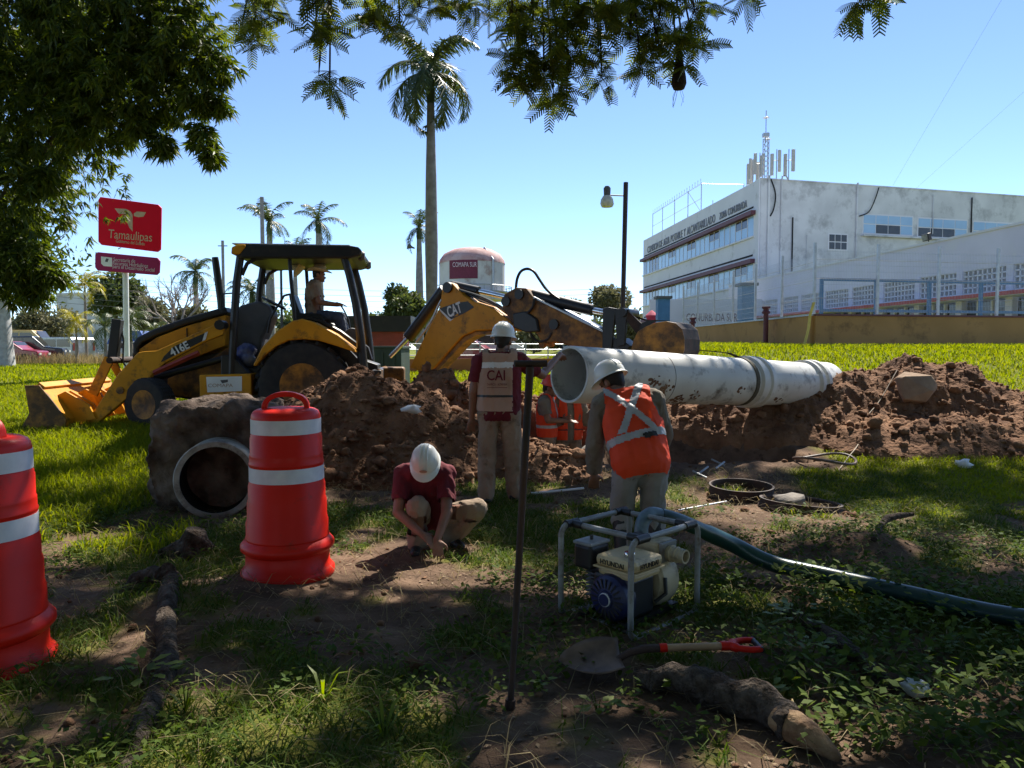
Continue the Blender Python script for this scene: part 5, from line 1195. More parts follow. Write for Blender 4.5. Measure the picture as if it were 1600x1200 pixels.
for c in ((395, 5, 30, 7.6, 9), (420, 30, 26, 7.6, 7), (395, 62, 22, 7.6, 5), (378, 40, 16, 7.6, 3), (435, -30, 50, 7.6, 9), (495, 0, 28, 7.4, 6), (512, 35, 20, 7.4, 4), (490, 65, 20, 7.4, 4), (512, 70, 14, 7.4, 3), (498, 118, 22, 7.4, 4), (515, 140, 18, 7.4, 4),
          (570, 5, 28, 7.9, 6), (600, 25, 28, 7.9, 6), (625, 45, 30, 7.9, 5), (585, 45, 18, 7.9, 3), (655, 10, 34, 7.9, 7), (690, 0, 30, 7.9, 6), (735, 20, 26, 7.9, 5), (765, 15, 24, 7.9, 5), (620, -40, 70, 7.9, 12), (720, -40, 60, 7.9, 10),
          (800, 30, 34, 7.2, 9), (830, 15, 40, 7.2, 10), (830, 70, 40, 7.2, 11), (810, 100, 34, 7.2, 10), (850, 110, 32, 7.2, 9), (870, 60, 34, 7.2, 9), (880, 95, 26, 7.2, 7), (865, 150, 20, 7.2, 4), (885, 150, 14, 7.2, 2), (815, 135, 20, 7.2, 4),
          (905, 25, 36, 7.3, 9), (945, 35, 34, 7.3, 9), (935, 80, 26, 7.3, 6), (940, 120, 26, 7.3, 5), (985, 30, 36, 7.4, 9), (1000, 100, 26, 7.4, 6), (985, 65, 20, 7.4, 4), (1030, 30, 36, 7.4, 9), (1065, 55, 32, 7.4, 8), (1085, 75, 22, 7.4, 5), (1060, 100, 20, 7.4, 5), (1085, 15, 26, 7.4, 6), (1030, 75, 20, 7.4, 4),
          (850, -50, 90, 7.3, 22), (960, -50, 90, 7.4, 20), (1060, -50, 70, 7.5, 14), (1165, -12, 18, 7.2, 4), (1345, 2, 20, 6.6, 4), (1372, 12, 16, 6.6, 3), (1350, -40, 50, 6.6, 8), (500, -60, 60, 7.5, 10)):
    clusters.append(c)
Ps, Ds, hubs = [], [], []
for px, py, rp, Y, n in clusters:
    for i in range(max(2, int(n * (.9 if 770 < px < 1110 else .85)))):
        a = rng.uniform(0, 6.283); rr = rp * math.sqrt(rng.random()); q = np.array(at(px + rr * math.cos(a), py + rr * math.sin(a) - 6, Y + rng.uniform(-.35, .35))[:]); hubs.append(q)
        k = 4; Ps.append(np.repeat(q[None], k, 0)); Ds.append(rng.standard_normal((k, 3)) * np.array([1, 1, .45]) + np.array([0, 0, -.45]))
Pf, Df = np.concatenate(Ps), np.concatenate(Ds); V, F = feather_leaf(Pf, Df, rng.uniform(.16, .27, len(Pf)))
npmesh('hanging_foliage', V, F, m_feather, ov)
tw = MB(); main = [Vector((6.6, 9.5, 7.6)), Vector((3.5, 8.6, 6.9)), Vector((1.2, 8.0, 6.2)), Vector((-.6, 8.0, 6.1)), Vector((-2.6, 8.0, 6.1))]
cl = [at(px, py, Y) for px, py, rp, Y, n in clusters]
for q in cl:
    p = min((main[i].lerp(main[i + 1], t / 6) for i in range(4) for t in range(7)), key=lambda m_: (m_ - q).length + .6 * abs(m_.x - q.x)); mid = p.lerp(q, .55) + Vector((0, 0, .12)); tw.tube(spline([p, mid, q], 5), [.016] * 5 + [.010] * 5 + [.004], 5)
for q in hubs[::1]:
    c_ = min(cl, key=lambda c: (c - Vector(q)).length); tw.tube([c_, Vector(q)], [.005, .0025], 4)
tag(tw.build('twigs', m_bark, ov, True), kind='stuff')
MB().tube(spline(main, 6), list(np.linspace(.16, .03, 25)), 10).build('branch', m_bark, ov, True)
TX, TY = 9.8, 8.6
MB().tube(spline([(TX, TY, gz(TX, TY) - .2), (TX - .1, TY, 2.0), (TX - .5, TY + .2, 4.2), (TX - 1.6, TY + .5, 6.3), (6.6, 9.5, 7.6)], 6), list(np.linspace(.46, .16, 25)), 14).build('trunk', m_bark, ov, True)
# high crown that throws the dappled shade
CAN = dict(x=(-7.5, 10.5), y=(5.0, 19.4))
nb_ = 0; Ps, Ds = [], []
cand = 6000; cx = rng.uniform(*CAN['x'], cand); cy = rng.uniform(*CAN['y'], cand)
edge = 1 - np.maximum(np.abs((cx - 1.6) / 9.2), np.abs((cy - 12.1) / 7.2)) + .10 * fbm(cx, cy, .6, 3, 200); gap = fbm(cx, cy, .62, 2, 210)
ok = (edge > .03) & (gap > .17); cx, cy = cx[ok], cy[ok]
cz = np.maximum(9.0, 1.5 + .56 * cy + .9) + rng.uniform(0, 1.6, len(cx)) + .5 * fbm(cx, cy, .5, 2, 220)
hub2 = np.stack([cx, cy, cz], -1); k = 8; base = np.repeat(hub2, k, 0) + .13 * rng.standard_normal((len(hub2) * k, 3)); dd = rng.standard_normal(base.shape) * np.array([1, 1, .35])
V, F = leaf_quads(base, dd, rng.uniform(.22, .38, len(base)), rng.uniform(.10, .17, len(base)), .1); npmesh('crown', V, F, m_feather, ov)
# extra crown out of view overhead and behind, added to dim the foreground
cx = rng.uniform(-9, 10, 2600); cy = rng.uniform(-7.5, 5.6, 2600); cz = rng.uniform(8.6, 10.6, 2600)
base = np.repeat(np.stack([cx, cy, cz], -1), 8, 0) + .25 * rng.standard_normal((2600 * 8, 3)); dd = rng.standard_normal(base.shape) * np.array([1, 1, .35])
V, F = leaf_quads(base, dd, rng.uniform(.24, .42, len(base)), rng.uniform(.12, .19, len(base)), .1); npmesh('crown', V, F, m_feather, ov)
for i in range(16):
    b = MB(); e = hub2[rng.integers(len(hub2))]; limb(b, (6.6, 9.5, 7.7), (e[0], e[1], max(e[2], 1.5 + .56 * e[1] + .6)), .10, .02, 7, .06); b.build('branch', m_bark, ov, True)
# hanging woven nest
q = at(1061, 112, 7.4); ne = thing('hanging_nest', 'dark woven bird nest hanging from the leafy branch', 'nest', q)
nm = MB().lathe([(.015, .22), (.035, .15), (.05, .05), (.07, -.06), (.075, -.12), (.055, -.17), (.0005, -.185)], 18); nm.build('nest_pouch', mat('dark_fibre', (.025, .02, .015), (.05, .04, .03), 30, .95, bump=1.0), ne, True)
nf = MB()
for i in range(7): a = rng.uniform(0, 6.28); nf.tube([(.03 * math.cos(a), .03 * math.sin(a), -.17), (.06 * math.cos(a), .06 * math.sin(a), -.24), (.05 * math.cos(a + .6), .08 * math.sin(a), -.33)], .0015, 4)
tag(nf.build('loose_fibres', m_bark, ne), kind='stuff')

# --- palms
def palm_parts(h, tr, fl, nf, seed, bulge=True, leafm=None, droopy=1.0, dense=42):
    r_ = np.random.default_rng(seed)
    prof = [(tr * 1.25, 0), (tr * 1.05, h * .06), (tr * .95, h * .3), (tr * 1.08, h * .5), (tr * .9, h * .75), (tr * .7, h * .9), (tr * .62, h)]
    trunk = MB().lathe(prof, 14); shaft = MB().lathe([(tr * .62, h), (tr * .75, h + .12 * fl), (tr * .6, h + .32 * fl), (tr * .25, h + .5 * fl)], 12)
    Vs = []; top = np.array([0, 0, h + .42 * fl])
    for i in range(nf):
        az = 6.283 * i / nf + r_.uniform(-.25, .25); el = r_.uniform(-.75, 1.25) if i % 5 else 1.35; o = np.array([math.cos(az), math.sin(az), 0]); side = np.array([-math.sin(az), math.cos(az), 0])
        L = fl * r_.uniform(.85, 1.1); ts = np.linspace(0, 1, dense)
        ang_ = el - droopy * 1.5 * ts ** 1.3; dx = np.cumsum(np.cos(ang_)) / dense * L; dz = np.cumsum(np.sin(ang_)) / dense * L
        C = top + o[None] * dx[:, None] + np.array([0, 0, 1])[None] * dz[:, None]; T = norm_rows(np.gradient(C, axis=0)); N = np.cross(T, side[None])
        for s in (-1, 1):
            ll = L * .24 * np.sin(np.pi * np.clip(ts * .9 + .08, 0, 1)) ** .6; dirv = norm_rows(side[None] * s * .8 + T * .55 + np.array([0, 0, -.45])[None] + .18 * r_.standard_normal((dense, 3))); w = T * L * .0125
            tip = C + dirv * ll[:, None] + np.array([0, 0, -.12])[None] * ll[:, None]
            Vs.append(np.stack([C - w, C + w, tip + w * .3, tip - w * .3], 1))
        w = side[None] * L * .008 + np.zeros_like(C); Vs.append(np.stack([C[:-1] - w[:-1], C[:-1] + w[:-1], C[1:] + w[1:], C[1:] - w[1:]], 1))
    V = np.concatenate([v.reshape(-1, 3) for v in Vs]); return trunk, shaft, V
def palm(label, px, Y, toppy, tr, fl, nf, seed, trm=m_palmtrunk, leafm=m_palmleaf, droopy=1.0, dense=42, group=None):
    p = at(px, 545, Y); zb = float(H0(p.x, Y)) - .1; top = at(px, toppy, Y).z; h = top - zb - .42 * fl
    e = thing('palm_tree', label, 'palm tree', (p.x, Y, zb), 0, group); t, s, V = palm_parts(h, tr, fl, nf, seed, leafm=leafm, droopy=droopy, dense=dense)
    t.build('trunk', trm, e, True); s.build('crownshaft', leafm, e, True); npmesh('crown', V, np.arange(len(V)).reshape(-1, 4), leafm, e); return e
palm('tall royal palm with grey trunk rising behind the digger boom', 675, 23, 112, .19, 2.35, 17, 3, droopy=1.5, dense=70)
PG = 'palms in the distance'
palm('royal palm behind the canopy roof beside the grey utility pole', 424, 62, 345, .36, 2.7, 13, 5, group=PG)
palm('royal palm with upright spear frond behind the canopy roof', 500, 62, 345, .36, 2.6, 12, 6, group=PG)
palm('small palm low behind the cab roof edge', 463, 85, 395, .30, 2.6, 12, 8, group=PG)
palm('royal palm next to the tall trunk carrying a small loudspeaker', 656, 45, 355, .24, 1.8, 12, 9, group=PG)
palm('bushy palm behind the bare-branched tree', 308, 70, 425, .3, 2.9, 16, 10, group=PG, droopy=1.3)
palm('shaggy palm seen through the cab front window', 395, 55, 455, .28, 2.2, 14, 12, group=PG, droopy=1.3)
lq = at(648, 388, 44.5); ls = thing('loudspeaker', 'small horn loudspeaker fixed to a distant palm trunk', 'loudspeaker', lq); MB().lathe([(.04, 0), (.07, .2), (.2, .42), (.21, .43), (.05, .2)], 14, rotm(0, R(-70), 0)).build('horn', m_greytrim, ls, True)

# --- background trees
def leaf_tree(name, label, px, Y, base_py, top_py, wpx, n, leaf, m, trm=m_bark, seed=1, cat='tree', flat=.75, group=None, bare=False):
    r_ = np.random.default_rng(seed); p = at(px, 545, Y); zb = float(H0(p.x, Y)) - .1; zt = at(px, top_py, Y).z; W = wpx * Y / FPX / 2; zl = at(px, base_py, Y).z
    e = thing(name, label, cat, (p.x, Y, zb), 0, group); hh = zt - zb; cz = (zl + zt) / 2 - zb; rz_ = (zt - zl) / 2
    tm = MB(); tm.tube([(0, 0, 0), (.1 * W, 0, max(.4, cz - rz_ * .6))], [max(.06, W * .07), max(.04, W * .045)], 8); tm.build('trunk', trm, e, True)
    lob = []
    for i in range(16):
        d = r_.standard_normal(3); d /= np.linalg.norm(d); c = np.array([0, 0, cz]) + d * np.array([W * .62, W * .62, rz_ * .62]) * r_.uniform(.4, 1); lob.append((c, r_.uniform(.28, .46) * min(W, rz_ * 1.3)))
    br = MB()
    for c, r in lob: limb(br, (.1 * W, 0, max(.3, cz - rz_ * .7)), Vector(c), max(.03, W * .025), .01, 5, .1, 4)
    tag(br.build('limbs', trm, e, True), kind='stuff')
    if not bare:
        Ps, Ds = [], []
        for c, r in lob:
            d = norm_rows(r_.standard_normal((n // 16, 3))); Ps.append(c + d * r * (1 - .5 * r_.random((n // 16, 1)) ** 2)); Ds.append(d + r_.standard_normal(d.shape) * .8)
        P_, D_ = np.concatenate(Ps), np.concatenate(Ds); V, F = leaf_quads(P_, D_, r_.uniform(.7, 1.3, len(P_)) * leaf, r_.uniform(.35, .65, len(P_)) * leaf); npmesh('crown', V, F, m, e)
    return e
BG = 'trees beyond the site'
leaf_tree('broad_tree', 'rounded dense green tree behind the sign post', 178, 75, 500, 424, 110, 6000, .5, m_bgleaf, seed=2, group=BG)
leaf_tree('broad_tree', 'dusty olive tree behind the white house', 240, 70, 530, 450, 70, 3500, .4, m_bgleaf2, seed=3, group=BG)
leaf_tree('broad_tree', 'yellow-green tree between the cab and the tall palm', 632, 42, 535, 440, 95, 7000, .26, m_bgleaf, seed=4, group=BG)
leaf_tree('broad_tree', 'low dark shrubby tree right of the cab rear posts', 585, 50, 540, 478, 60, 3000, .3, m_bgleaf, seed=5, group=BG)
leaf_tree('broad_tree', 'open crowned tree beyond the digging bucket cylinder', 945, 60, 500, 447, 100, 4500, .35, m_bgleaf2, seed=6, group=BG)
leaf_tree('broad_tree', 'small leafy tree beyond the digger stick', 885, 62, 510, 462, 60, 2500, .35, m_bgleaf, seed=7, group=BG)
leaf_tree('broad_tree', 'grey-green scrub tree under the bare branches', 300, 62, 540, 475, 110, 5000, .35, m_bgleaf2, seed=8, group=BG)
leaf_tree('broad_tree', 'dark foliage seen under the boom behind the railing', 700, 55, 540, 470, 60, 3000, .32, m_bgleaf, seed=9, group=BG)
leaf_tree('broad_tree', 'brownish scrub left of the flowering palms', 75, 60, 545, 470, 110, 4500, .36, m_bgleaf2, seed=10, group=BG)
# bare tree
p = at(275, 545, 60); bt_ = thing('bare_tree', 'leafless pale-branched tree beside the sign', 'tree', (p.x, 60, .3)); tk = MB(); tk.tube([(0, 0, 0), (.2, 0, 2.6)], [.3, .22], 8); tk.build('trunk', m_twig, bt_, True)
brm = MB()
def grow(a, d, L, r, lvl):
    b = a + d * L; limb(brm, a, b, r, r * .6, 5, .09, 4)
    if lvl:
        for i in range(3 if lvl > 1 else 4): grow(a.lerp(b, rng.uniform(.55, 1)), (d + Vector(rng.uniform(-.75, .75, 3)) + Vector((0, 0, .12))).normalized(), L * rng.uniform(.55, .8), r * .55, lvl - 1)
for i in range(5): grow(Vector((.2, 0, 2.5)), Vector((rng.uniform(-.9, .9), rng.uniform(-.6, .6), 1)).normalized(), 2.3, .13, 3)
tag(brm.build('branches', m_twig, bt_, True), kind='stuff')
# clump palms and shrubs by the car park
for i, (px, Y, tp, sz, mm, lab) in enumerate(((135, 44, 445, 1.7, m_palmyellow, 'yellowing feather palm before the white house'), (165, 40, 510, 1.5, m_palmleaf, 'arching green palm clump beside the parked cars'), (205, 41, 500, 1.6, m_palmleaf, 'dark palm clump just left of the white sign post'), (120, 42, 505, 1.4, m_palmyellow, 'yellow-green low palm behind the silver car'), (240, 42, 520, 1.2, m_palmleaf, 'low palm tuft just right of the sign post'))):
    palm(lab, px, Y, tp, .09, sz, 15, 30 + i, m_twig, mm, 1.2, 30, 'garden palms by the car park')
x = rng.uniform(-37, -22, 5000); y = rng.uniform(41, 46, 5000); blades('tall_dry_grass', x, y, H0(x, y), rng.uniform(.3, .9, 5000), .03, rng.uniform(.1, .5, 5000), m_straw, 'tall dry grass in front of the parked cars', 'grass')
# whitewashed trunk at the left
p = at(4, 545, 38); ww = thing('whitewashed_tree', 'thick pale trunk standing by the car park below the mango leaves', 'tree', (p.x, 38, .25))
MB().tube([(0, 0, -.1), (.0, 0, .3), (-.05, 0, 1.6), (-.1, 0, 4.5)], [.70, .58, .52, .42], 16).build('trunk', m_limewash, ww, True)
V, F = leaf_quads(np.array([-.1, 0, 5.8]) + rng.standard_normal((2500, 3)) * np.array([1.7, 1.7, .9]), rng.standard_normal((2500, 3)), rng.uniform(.3, .5, 2500), rng.uniform(.1, .2, 2500)); npmesh('crown', V, F, m_mango, ww)

# --- dense unseen trees beside and behind the viewer, added to cut sky fill
GV = 'unseen trees added to shade the site'
for i, (tx, ty, cw, cz_, lab) in enumerate(((-8.5, -3.5, 5.0, 5.2, 'broad dark unseen tree added to block sky light on the side of the drums'), (0.5, -8.5, 6.0, 5.6, 'broad dark unseen tree added to block sky light opposite the trench'), (8.8, -3.0, 5.0, 5.4, 'broad dark unseen tree added to block sky light on the side of the hose'))):
    e = thing('sky_block_tree', lab, 'tree', (tx, ty, 0), 0, GV); MB().tube([(0, 0, -.1), (.1, 0, 2.4), (0, .1, 4.5)], [.4, .3, .22], 12).build('trunk', m_bark, e, True)
    n = 9000; d = norm_rows(rng.standard_normal((n, 3))); P_ = np.array([0, 0, cz_]) + d * np.array([cw, cw * .7, 4.4]) * (1 - .45 * rng.random((n, 1)) ** 1.5) * (1 + .12 * np.sin(d[:, :1] * 9 + d[:, 2:] * 7)); P_ = P_[P_[:, 2] > .7]
    V, F = leaf_quads(P_, d[:len(P_)] + rng.standard_normal((len(P_), 3)), rng.uniform(.4, .65, len(P_)), rng.uniform(.18, .3, len(P_))); npmesh('crown', V, F, m_mango, e)
    for k in range(6): b = MB(); limb(b, (0, .1, 4.2), Vector((rng.uniform(-.6, .6) * cw, rng.uniform(-.4, .4) * cw, cz_ + rng.uniform(-.5, 2.5))), .14, .03); b.build('branch', m_bark, e, True)
# ================================================================== BUILDINGS AND BACKGROUND
m_wallgrey = mat('weathered_white_wall', (0.66, 0.66, 0.67), (0.54, 0.54, 0.55), .5, .9, dirt=(0.33, 0.33, 0.335), dirt_amt=.42, dirt_scale=.55, bump=.1)
m_wallwhite = mat('painted_white_wall', (0.70, 0.69, 0.72), (0.65, 0.64, 0.67), .4, .85, dirt=(0.42, 0.41, 0.40), dirt_amt=.15, dirt_scale=.6)
m_lav = mat('lavender_white_wall', (0.68, 0.66, 0.76), (0.60, 0.58, 0.68), .6, .9, dirt=(0.66, 0.65, 0.70), dirt_amt=.35, dirt_scale=1.2)
m_maroonp = mat('maroon_fascia', (0.13, 0.035, 0.05), (0.11, 0.03, 0.042), 2, .6)
m_glassb = mat('blue_tinted_glass', (0.26, 0.42, 0.62), (0.34, 0.50, 0.68), .35, .12, spec=.5)
m_glassd = mat('dark_glass', (0.03, 0.03, 0.03), (0.06, 0.05, 0.045), 1.2, .1, spec=.6)
m_ocre = mat('ochre_wall_paint', (0.42, 0.235, 0.085), (0.36, 0.20, 0.07), 1.0, .9, dirt=(0.16, 0.09, 0.04), dirt_amt=.25, dirt_scale=1.2)
m_bluep = mat('blue_rail_paint', (0.05, 0.17, 0.36), (0.04, 0.14, 0.30), 4, .5)
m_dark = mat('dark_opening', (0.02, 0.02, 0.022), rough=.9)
m_redline = mat('red_eave', (0.42, 0.06, 0.05), (0.34, 0.05, 0.04), 2, .7)
m_orangew = mat('orange_low_wall', (0.40, 0.16, 0.05), (0.34, 0.13, 0.04), 1, .9)
m_sign = mat('sign_red', (0.80, 0.008, 0.03), (0.78, 0.008, 0.028), 2, .6, spec=.08); m_signm = mat('sign_maroon', (0.36, 0.03, 0.12), (0.34, 0.03, 0.11), 2, .6, spec=.08)
m_gold = mat('sign_gold', (0.68, 0.45, 0.27), rough=.5); m_pinkt = mat('sign_pale_text', (0.72, 0.58, 0.62), rough=.5)
m_namegrey = mat('grey_lettering', (.24, .24, .27), rough=.7)
m_antenna = mat('pale_grey_radome', (.46, .45, .42), (.40, .39, .36), 3, .6)
# --- office block
c0, c1, c2 = Vector((20.4, 60.0, 0)), Vector((17.0, 94.0, 0)), Vector((20.4 + 26.4 * 1.15, 60 + 6.96 * 1.15, 0))
RZ = 15.4
ob = thing('office_building', 'weathered white office block with blue windows and rooftop antennas', 'building', c0)
# facade frame A: along c0->c1 (side facing left), frame B: c0->c2 (gable side)
def facade(c, e):
    d = (e - c); L = d.length; return d.normalized(), L
dA, LA = facade(c0, c1); dB, LB = facade(c0, c2); nA = Vector((-dA.y, dA.x, 0)); nA = nA if nA.x < 0 else -nA; nB = Vector((dB.y, -dB.x, 0))
def fbox(name, d, n, s0, s1, z0, z1, t0, t1, m, par=ob, bevel=0):
    """box on a facade: along s, height z, depth t (outwards positive)"""
    vs = []
    for s in (s0, s1):
        for t in (t0, t1):
            for z in (z0, z1): vs.append(d * s + n * t + Vector((0, 0, z)))
    return MB().add(vs, [(0, 1, 3, 2), (4, 6, 7, 5), (0, 4, 5, 1), (2, 3, 7, 6), (0, 2, 6, 4), (1, 5, 7, 3)]).build(name, m, par, False, bevel)
cc = c2 + (c1 - c0)
body = MB(); base = [Vector((0, 0, 0)), c2 - c0, cc - c0, c1 - c0]; body.add([b for b in base] + [b + Vector((0, 0, RZ - .02)) for b in base], [(0, 1, 2, 3), (7, 6, 5, 4), (0, 4, 5, 1), (1, 5, 6, 2), (2, 6, 7, 3), (3, 7, 4, 0)]); body.build('wall', m_wallgrey, ob)
fbox('painted_front', dA, nA, .05, LA, 0, RZ + .03, .0, .06, m_wallwhite)
fbox('parapet', dB, nB, 0, LB, RZ - .02, RZ + .10, -.3, .05, m_wallgrey)
fbox('corner_pilaster', dA, nA, .0, .9, 0, RZ + .05, .06, .14, m_wallwhite)
words = 'COMISION DE AGUA POTABLE Y ALCANTARILLADO'.split(); tot = sum(len(w) for w in words) + .8 * (len(words) - 1); pos = 0
for w in words:
    text('building_name', w, 1.15, m_namegrey, ob, nA * .10 + dA * (LA - 2.0 - LA * .66 * pos / tot) + Vector((0, 0, 13.55)), (R(90), 0, math.atan2(-dA.y, -dA.x)), width=LA * .66 * len(w) / tot, depth=.03); pos += len(w) + .8
for wtxt, fs, fw in (('ZONA', .250, .05), ('CONURBADA', .192, .12)): text('building_name', wtxt, .9, m_namegrey, ob, nA * .10 + dA * (LA * fs) + Vector((0, 0, 13.6)), (R(90), 0, math.atan2(-dA.y, -dA.x)), width=LA * fw, depth=.03)
STO = [(12.65, 10.95), (8.65, 7.0), (4.85, 3.4)]
for fi, (zt, zb) in enumerate(STO):
    fbox('fascia', dA, nA, .6, LA, zt, zt + .34, .06, .55, m_maroonp)
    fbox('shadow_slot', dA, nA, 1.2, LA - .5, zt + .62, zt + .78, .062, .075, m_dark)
    fbox('window_sill', dA, nA, .9, LA, zb - .14, zb, .06, .22, m_wallwhite)
    npan = 26; w = (LA - 1.4) / npan
    for i in range(npan):
        s0 = 1.0 + i * w; dk = (i % 5 in (1, 2)); far = i > npan - 7
        if dk:
            zm = zb + (zt - zb) * .52
            fbox('window_pane', dA, nA, s0 + .04, s0 + w - .04, zb + .03, zm - .03, .05, .075, m_glassd if far else m_glassb)
            fbox('window_pane', dA, nA, s0 + .04, s0 + w - .04, zm + .03, zt - .03, .05, .072, m_glassd)
        else: fbox('window_pane', dA, nA, s0 + .04, s0 + w - .04, zb + .03, zt - .03, .05, .075, m_glassd if (far and i % 2) else m_glassb)
        fbox('mullion', dA, nA, s0 - .03, s0 + .03, zb, zt, .06, .11, m_wallwhite)
fbox('ground_floor_band', dA, nA, .9, LA, .2, 3.2, .06, .09, m_wallwhite)
# gable side: strips of windows, small window, pipes, downpipes
def win(s0, s1, z0, z1, nx, nz, dark=()):
    f = fbox('window_recess', dB, nB, s0 - .08, s1 + .08, z0 - .08, z1 + .08, .0, .03, m_wallwhite)
    w = (s1 - s0) / nx; h = (z1 - z0) / nz
    for i in range(nx):
        for j in range(nz): fbox('window_pane', dB, nB, s0 + i * w + .04, s0 + (i + 1) * w - .04, z0 + j * h + .04, z0 + (j + 1) * h - .04, .02, .05, m_glassd if (i, j) in dark else m_glassb)
win(10.0, 15.1, 11.4, 13.0, 4, 2, ((1, 0), (2, 0))); win(15.7, 21.0, 11.35, 12.95, 4, 2, ((0, 0), (1, 0), (2, 0))); win(21.7, 27.0, 11.3, 12.9, 4, 2, ((1, 0),))
win(6.6, 8.4, 9.9, 11.2, 3, 2, ((0, 0), (1, 0), (0, 1), (1, 1), (2, 0), (2, 1))); win(9.6, 12.0, 6.9, 8.0, 3, 1, ((0, 0), (1, 0), (2, 0)))
fbox('window_ledge', dB, nB, 9.8, 21.3, 11.12, 11.25, .0, .35, m_wallgrey)
for s, z0, z1, r in ((.7, 2, RZ + .3, .10), (1.9, 2, RZ + .2, .07), (9.3, 4, RZ + .2, .09), (4.4, 6, 11, .03), (17.2, 11.6, 15, .05), (21.4, 8, 15, .06), (3.0, 5, 12.4, .06)):
    MB().tube([dB * s + nB * .1 + Vector((0, 0, z0)), dB * s + nB * .1 + Vector((0, 0, z1))], r, 6).build('drain_pipe', m_dark if r in (.06,) else m_wallgrey, ob, True)
MB().tube(spline([dB * 9.5 + nB * .15 + Vector((0, 0, 12.8)), dB * 10.4 + nB * .2 + Vector((0, 0, 13.2)), dB * 11.0 + nB * .2 + Vector((0, 0, 14.3)), dB * 11.4 + nB * .15 + Vector((0, 0, 15.3))], 5), .05, 6).build('cable', m_dark, ob, True)
MB().tube(spline([dB * .8 + nB * .2 + Vector((0, 0, 15.4)), dB * 1.25 + nB * .2 + Vector((0, 0, 14.2)), dB * 1.1 + nB * .2 + Vector((0, 0, 13.0)), dB * .8 + nB * .2 + Vector((0, 0, 12.4))], 5), .06, 6).build('cable', m_dark, ob, True)
MB().tube([dB * 2.0 + Vector((0, 0, RZ)), dB * 2.0 + Vector((0, 0, RZ + .35)), dB * 2.35 + Vector((0, 0, RZ + .4)), dB * 2.6 + Vector((0, 0, RZ))], .07, 6).build('vent_pipe', m_steel, ob, True)
# rooftop antenna group (each mast a thing)
AG = 'antennas on the office roof'
def mast(s, t, h, label, panels=0, disc=False, lattice=False):
    b = c0 + dA * s - nA * t + Vector((0, 0, RZ)); e = thing('antenna_mast', label, 'antenna', b, 0, AG)
    if lattice:
        g = MB()
        for a in range(3): q = Vector((.28 * math.cos(2.094 * a), .28 * math.sin(2.094 * a), 0)); g.tube([q, q + Vector((0, 0, h * .62))], .035, 5)
        for i in range(9):
            z = h * .62 * i / 9; q = [Vector((.28 * math.cos(2.094 * a), .28 * math.sin(2.094 * a), z)) for a in range(3)]; 
            for a in range(3): g.tube([q[a], q[(a + 1) % 3] + Vector((0, 0, h * .07))], .02, 4)
        tag(g.build('lattice', m_steel, e), kind='stuff')
        MB().tube([(0, 0, h * .55), (0, 0, h)], .04, 6).build('pole', m_steel, e); MB().box((0, 0, h * .66), (.5, .4, .3)).build('mast_head', m_steel, e)
    else: MB().tube([(0, 0, 0), (0, 0, h)], .045, 6).build('pole', m_steel, e)
    if disc: MB().lathe([(.0005, h - .62), (.28, h - .6), (.0005, h - .5)], 10).build('lightning_disc', m_steel, e)
    for i in range(panels):
        a = i * 1.9 + s; o_ = Vector((.38 * math.cos(a), .38 * math.sin(a), 0)); MB().box(o_ + Vector((0, 0, h - .9 - .3 * (i % 2))), (.27, .16, 1.8), rotm(0, 0, a))  .build('panel_antenna', m_antenna, e, False, .02)
        MB().tube([Vector((0, 0, h - .9)), o_ + Vector((0, 0, h - .9))], .03, 5).build('bracket', m_steel, e)
mast(1.4, 1.0, 6.0, 'lattice mast with tall lightning rod on the office roof', 0, True, True); mast(2.3, 1.6, 4.5, 'thin lightning rod beside the lattice mast', 0, True)
mast(4.6, .8, 2.3, 'panel antenna mast furthest along the roof edge', 2); mast(3.8, 1.0, 2.6, 'panel antenna mast with crowded panels', 3); mast(2.9, 1.2, 2.9, 'panel antenna mast with the tallest pale panel', 3)
mast(.6, 1.6, 2.6, 'antenna mast with one broad cream panel', 2); mast(.1, 2.4, 2.5, 'panel antenna mast at the roof corner', 2)
# roof cage
cg = thing('roof_cage', 'wire cage of steel posts and razor coil on the office roof', 'cage', c0 + dA * 0 + Vector((0, 0, RZ))); 
cp_ = [(s, t) for s in (15, 19, 23.5, 28, 32) for t in (.5,)] + [(15, 5), (32, 5), (23.5, 5)]
for s, t in cp_: MB().tube([dA * s - nA * t, dA * s - nA * t + Vector((0, 0, 3.1))], .05, 5).build('cage_post', m_steel, cg)
for z in (3.0, 1.5): MB().tube([dA * 15 - nA * .5 + Vector((0, 0, z)), dA * 32 - nA * .5 + Vector((0, 0, z))], .03, 5).build('cage_rail', m_steel, cg)
MB().tube([dA * 15 - nA * .5 + Vector((0, 0, 3.0)), dA * 15 - nA * 5 + Vector((0, 0, 3))], .03, 5).build('cage_rail', m_steel, cg); MB().tube([dA * 15 - nA * .5 + Vector((0, 0, .1)), dA * 19 - nA * .5 + Vector((0, 0, 3.0))], .03, 5).build('cage_brace', m_steel, cg)
MB().tube([dA * (15 + 17 * i / 160) - nA * .5 + Vector((.0, 0, 3.25)) + Vector((0, .3 * math.cos(i * .8), .3 * math.sin(i * .8))) for i in range(161)], .015, 4).build('razor_coil', m_steel, cg)
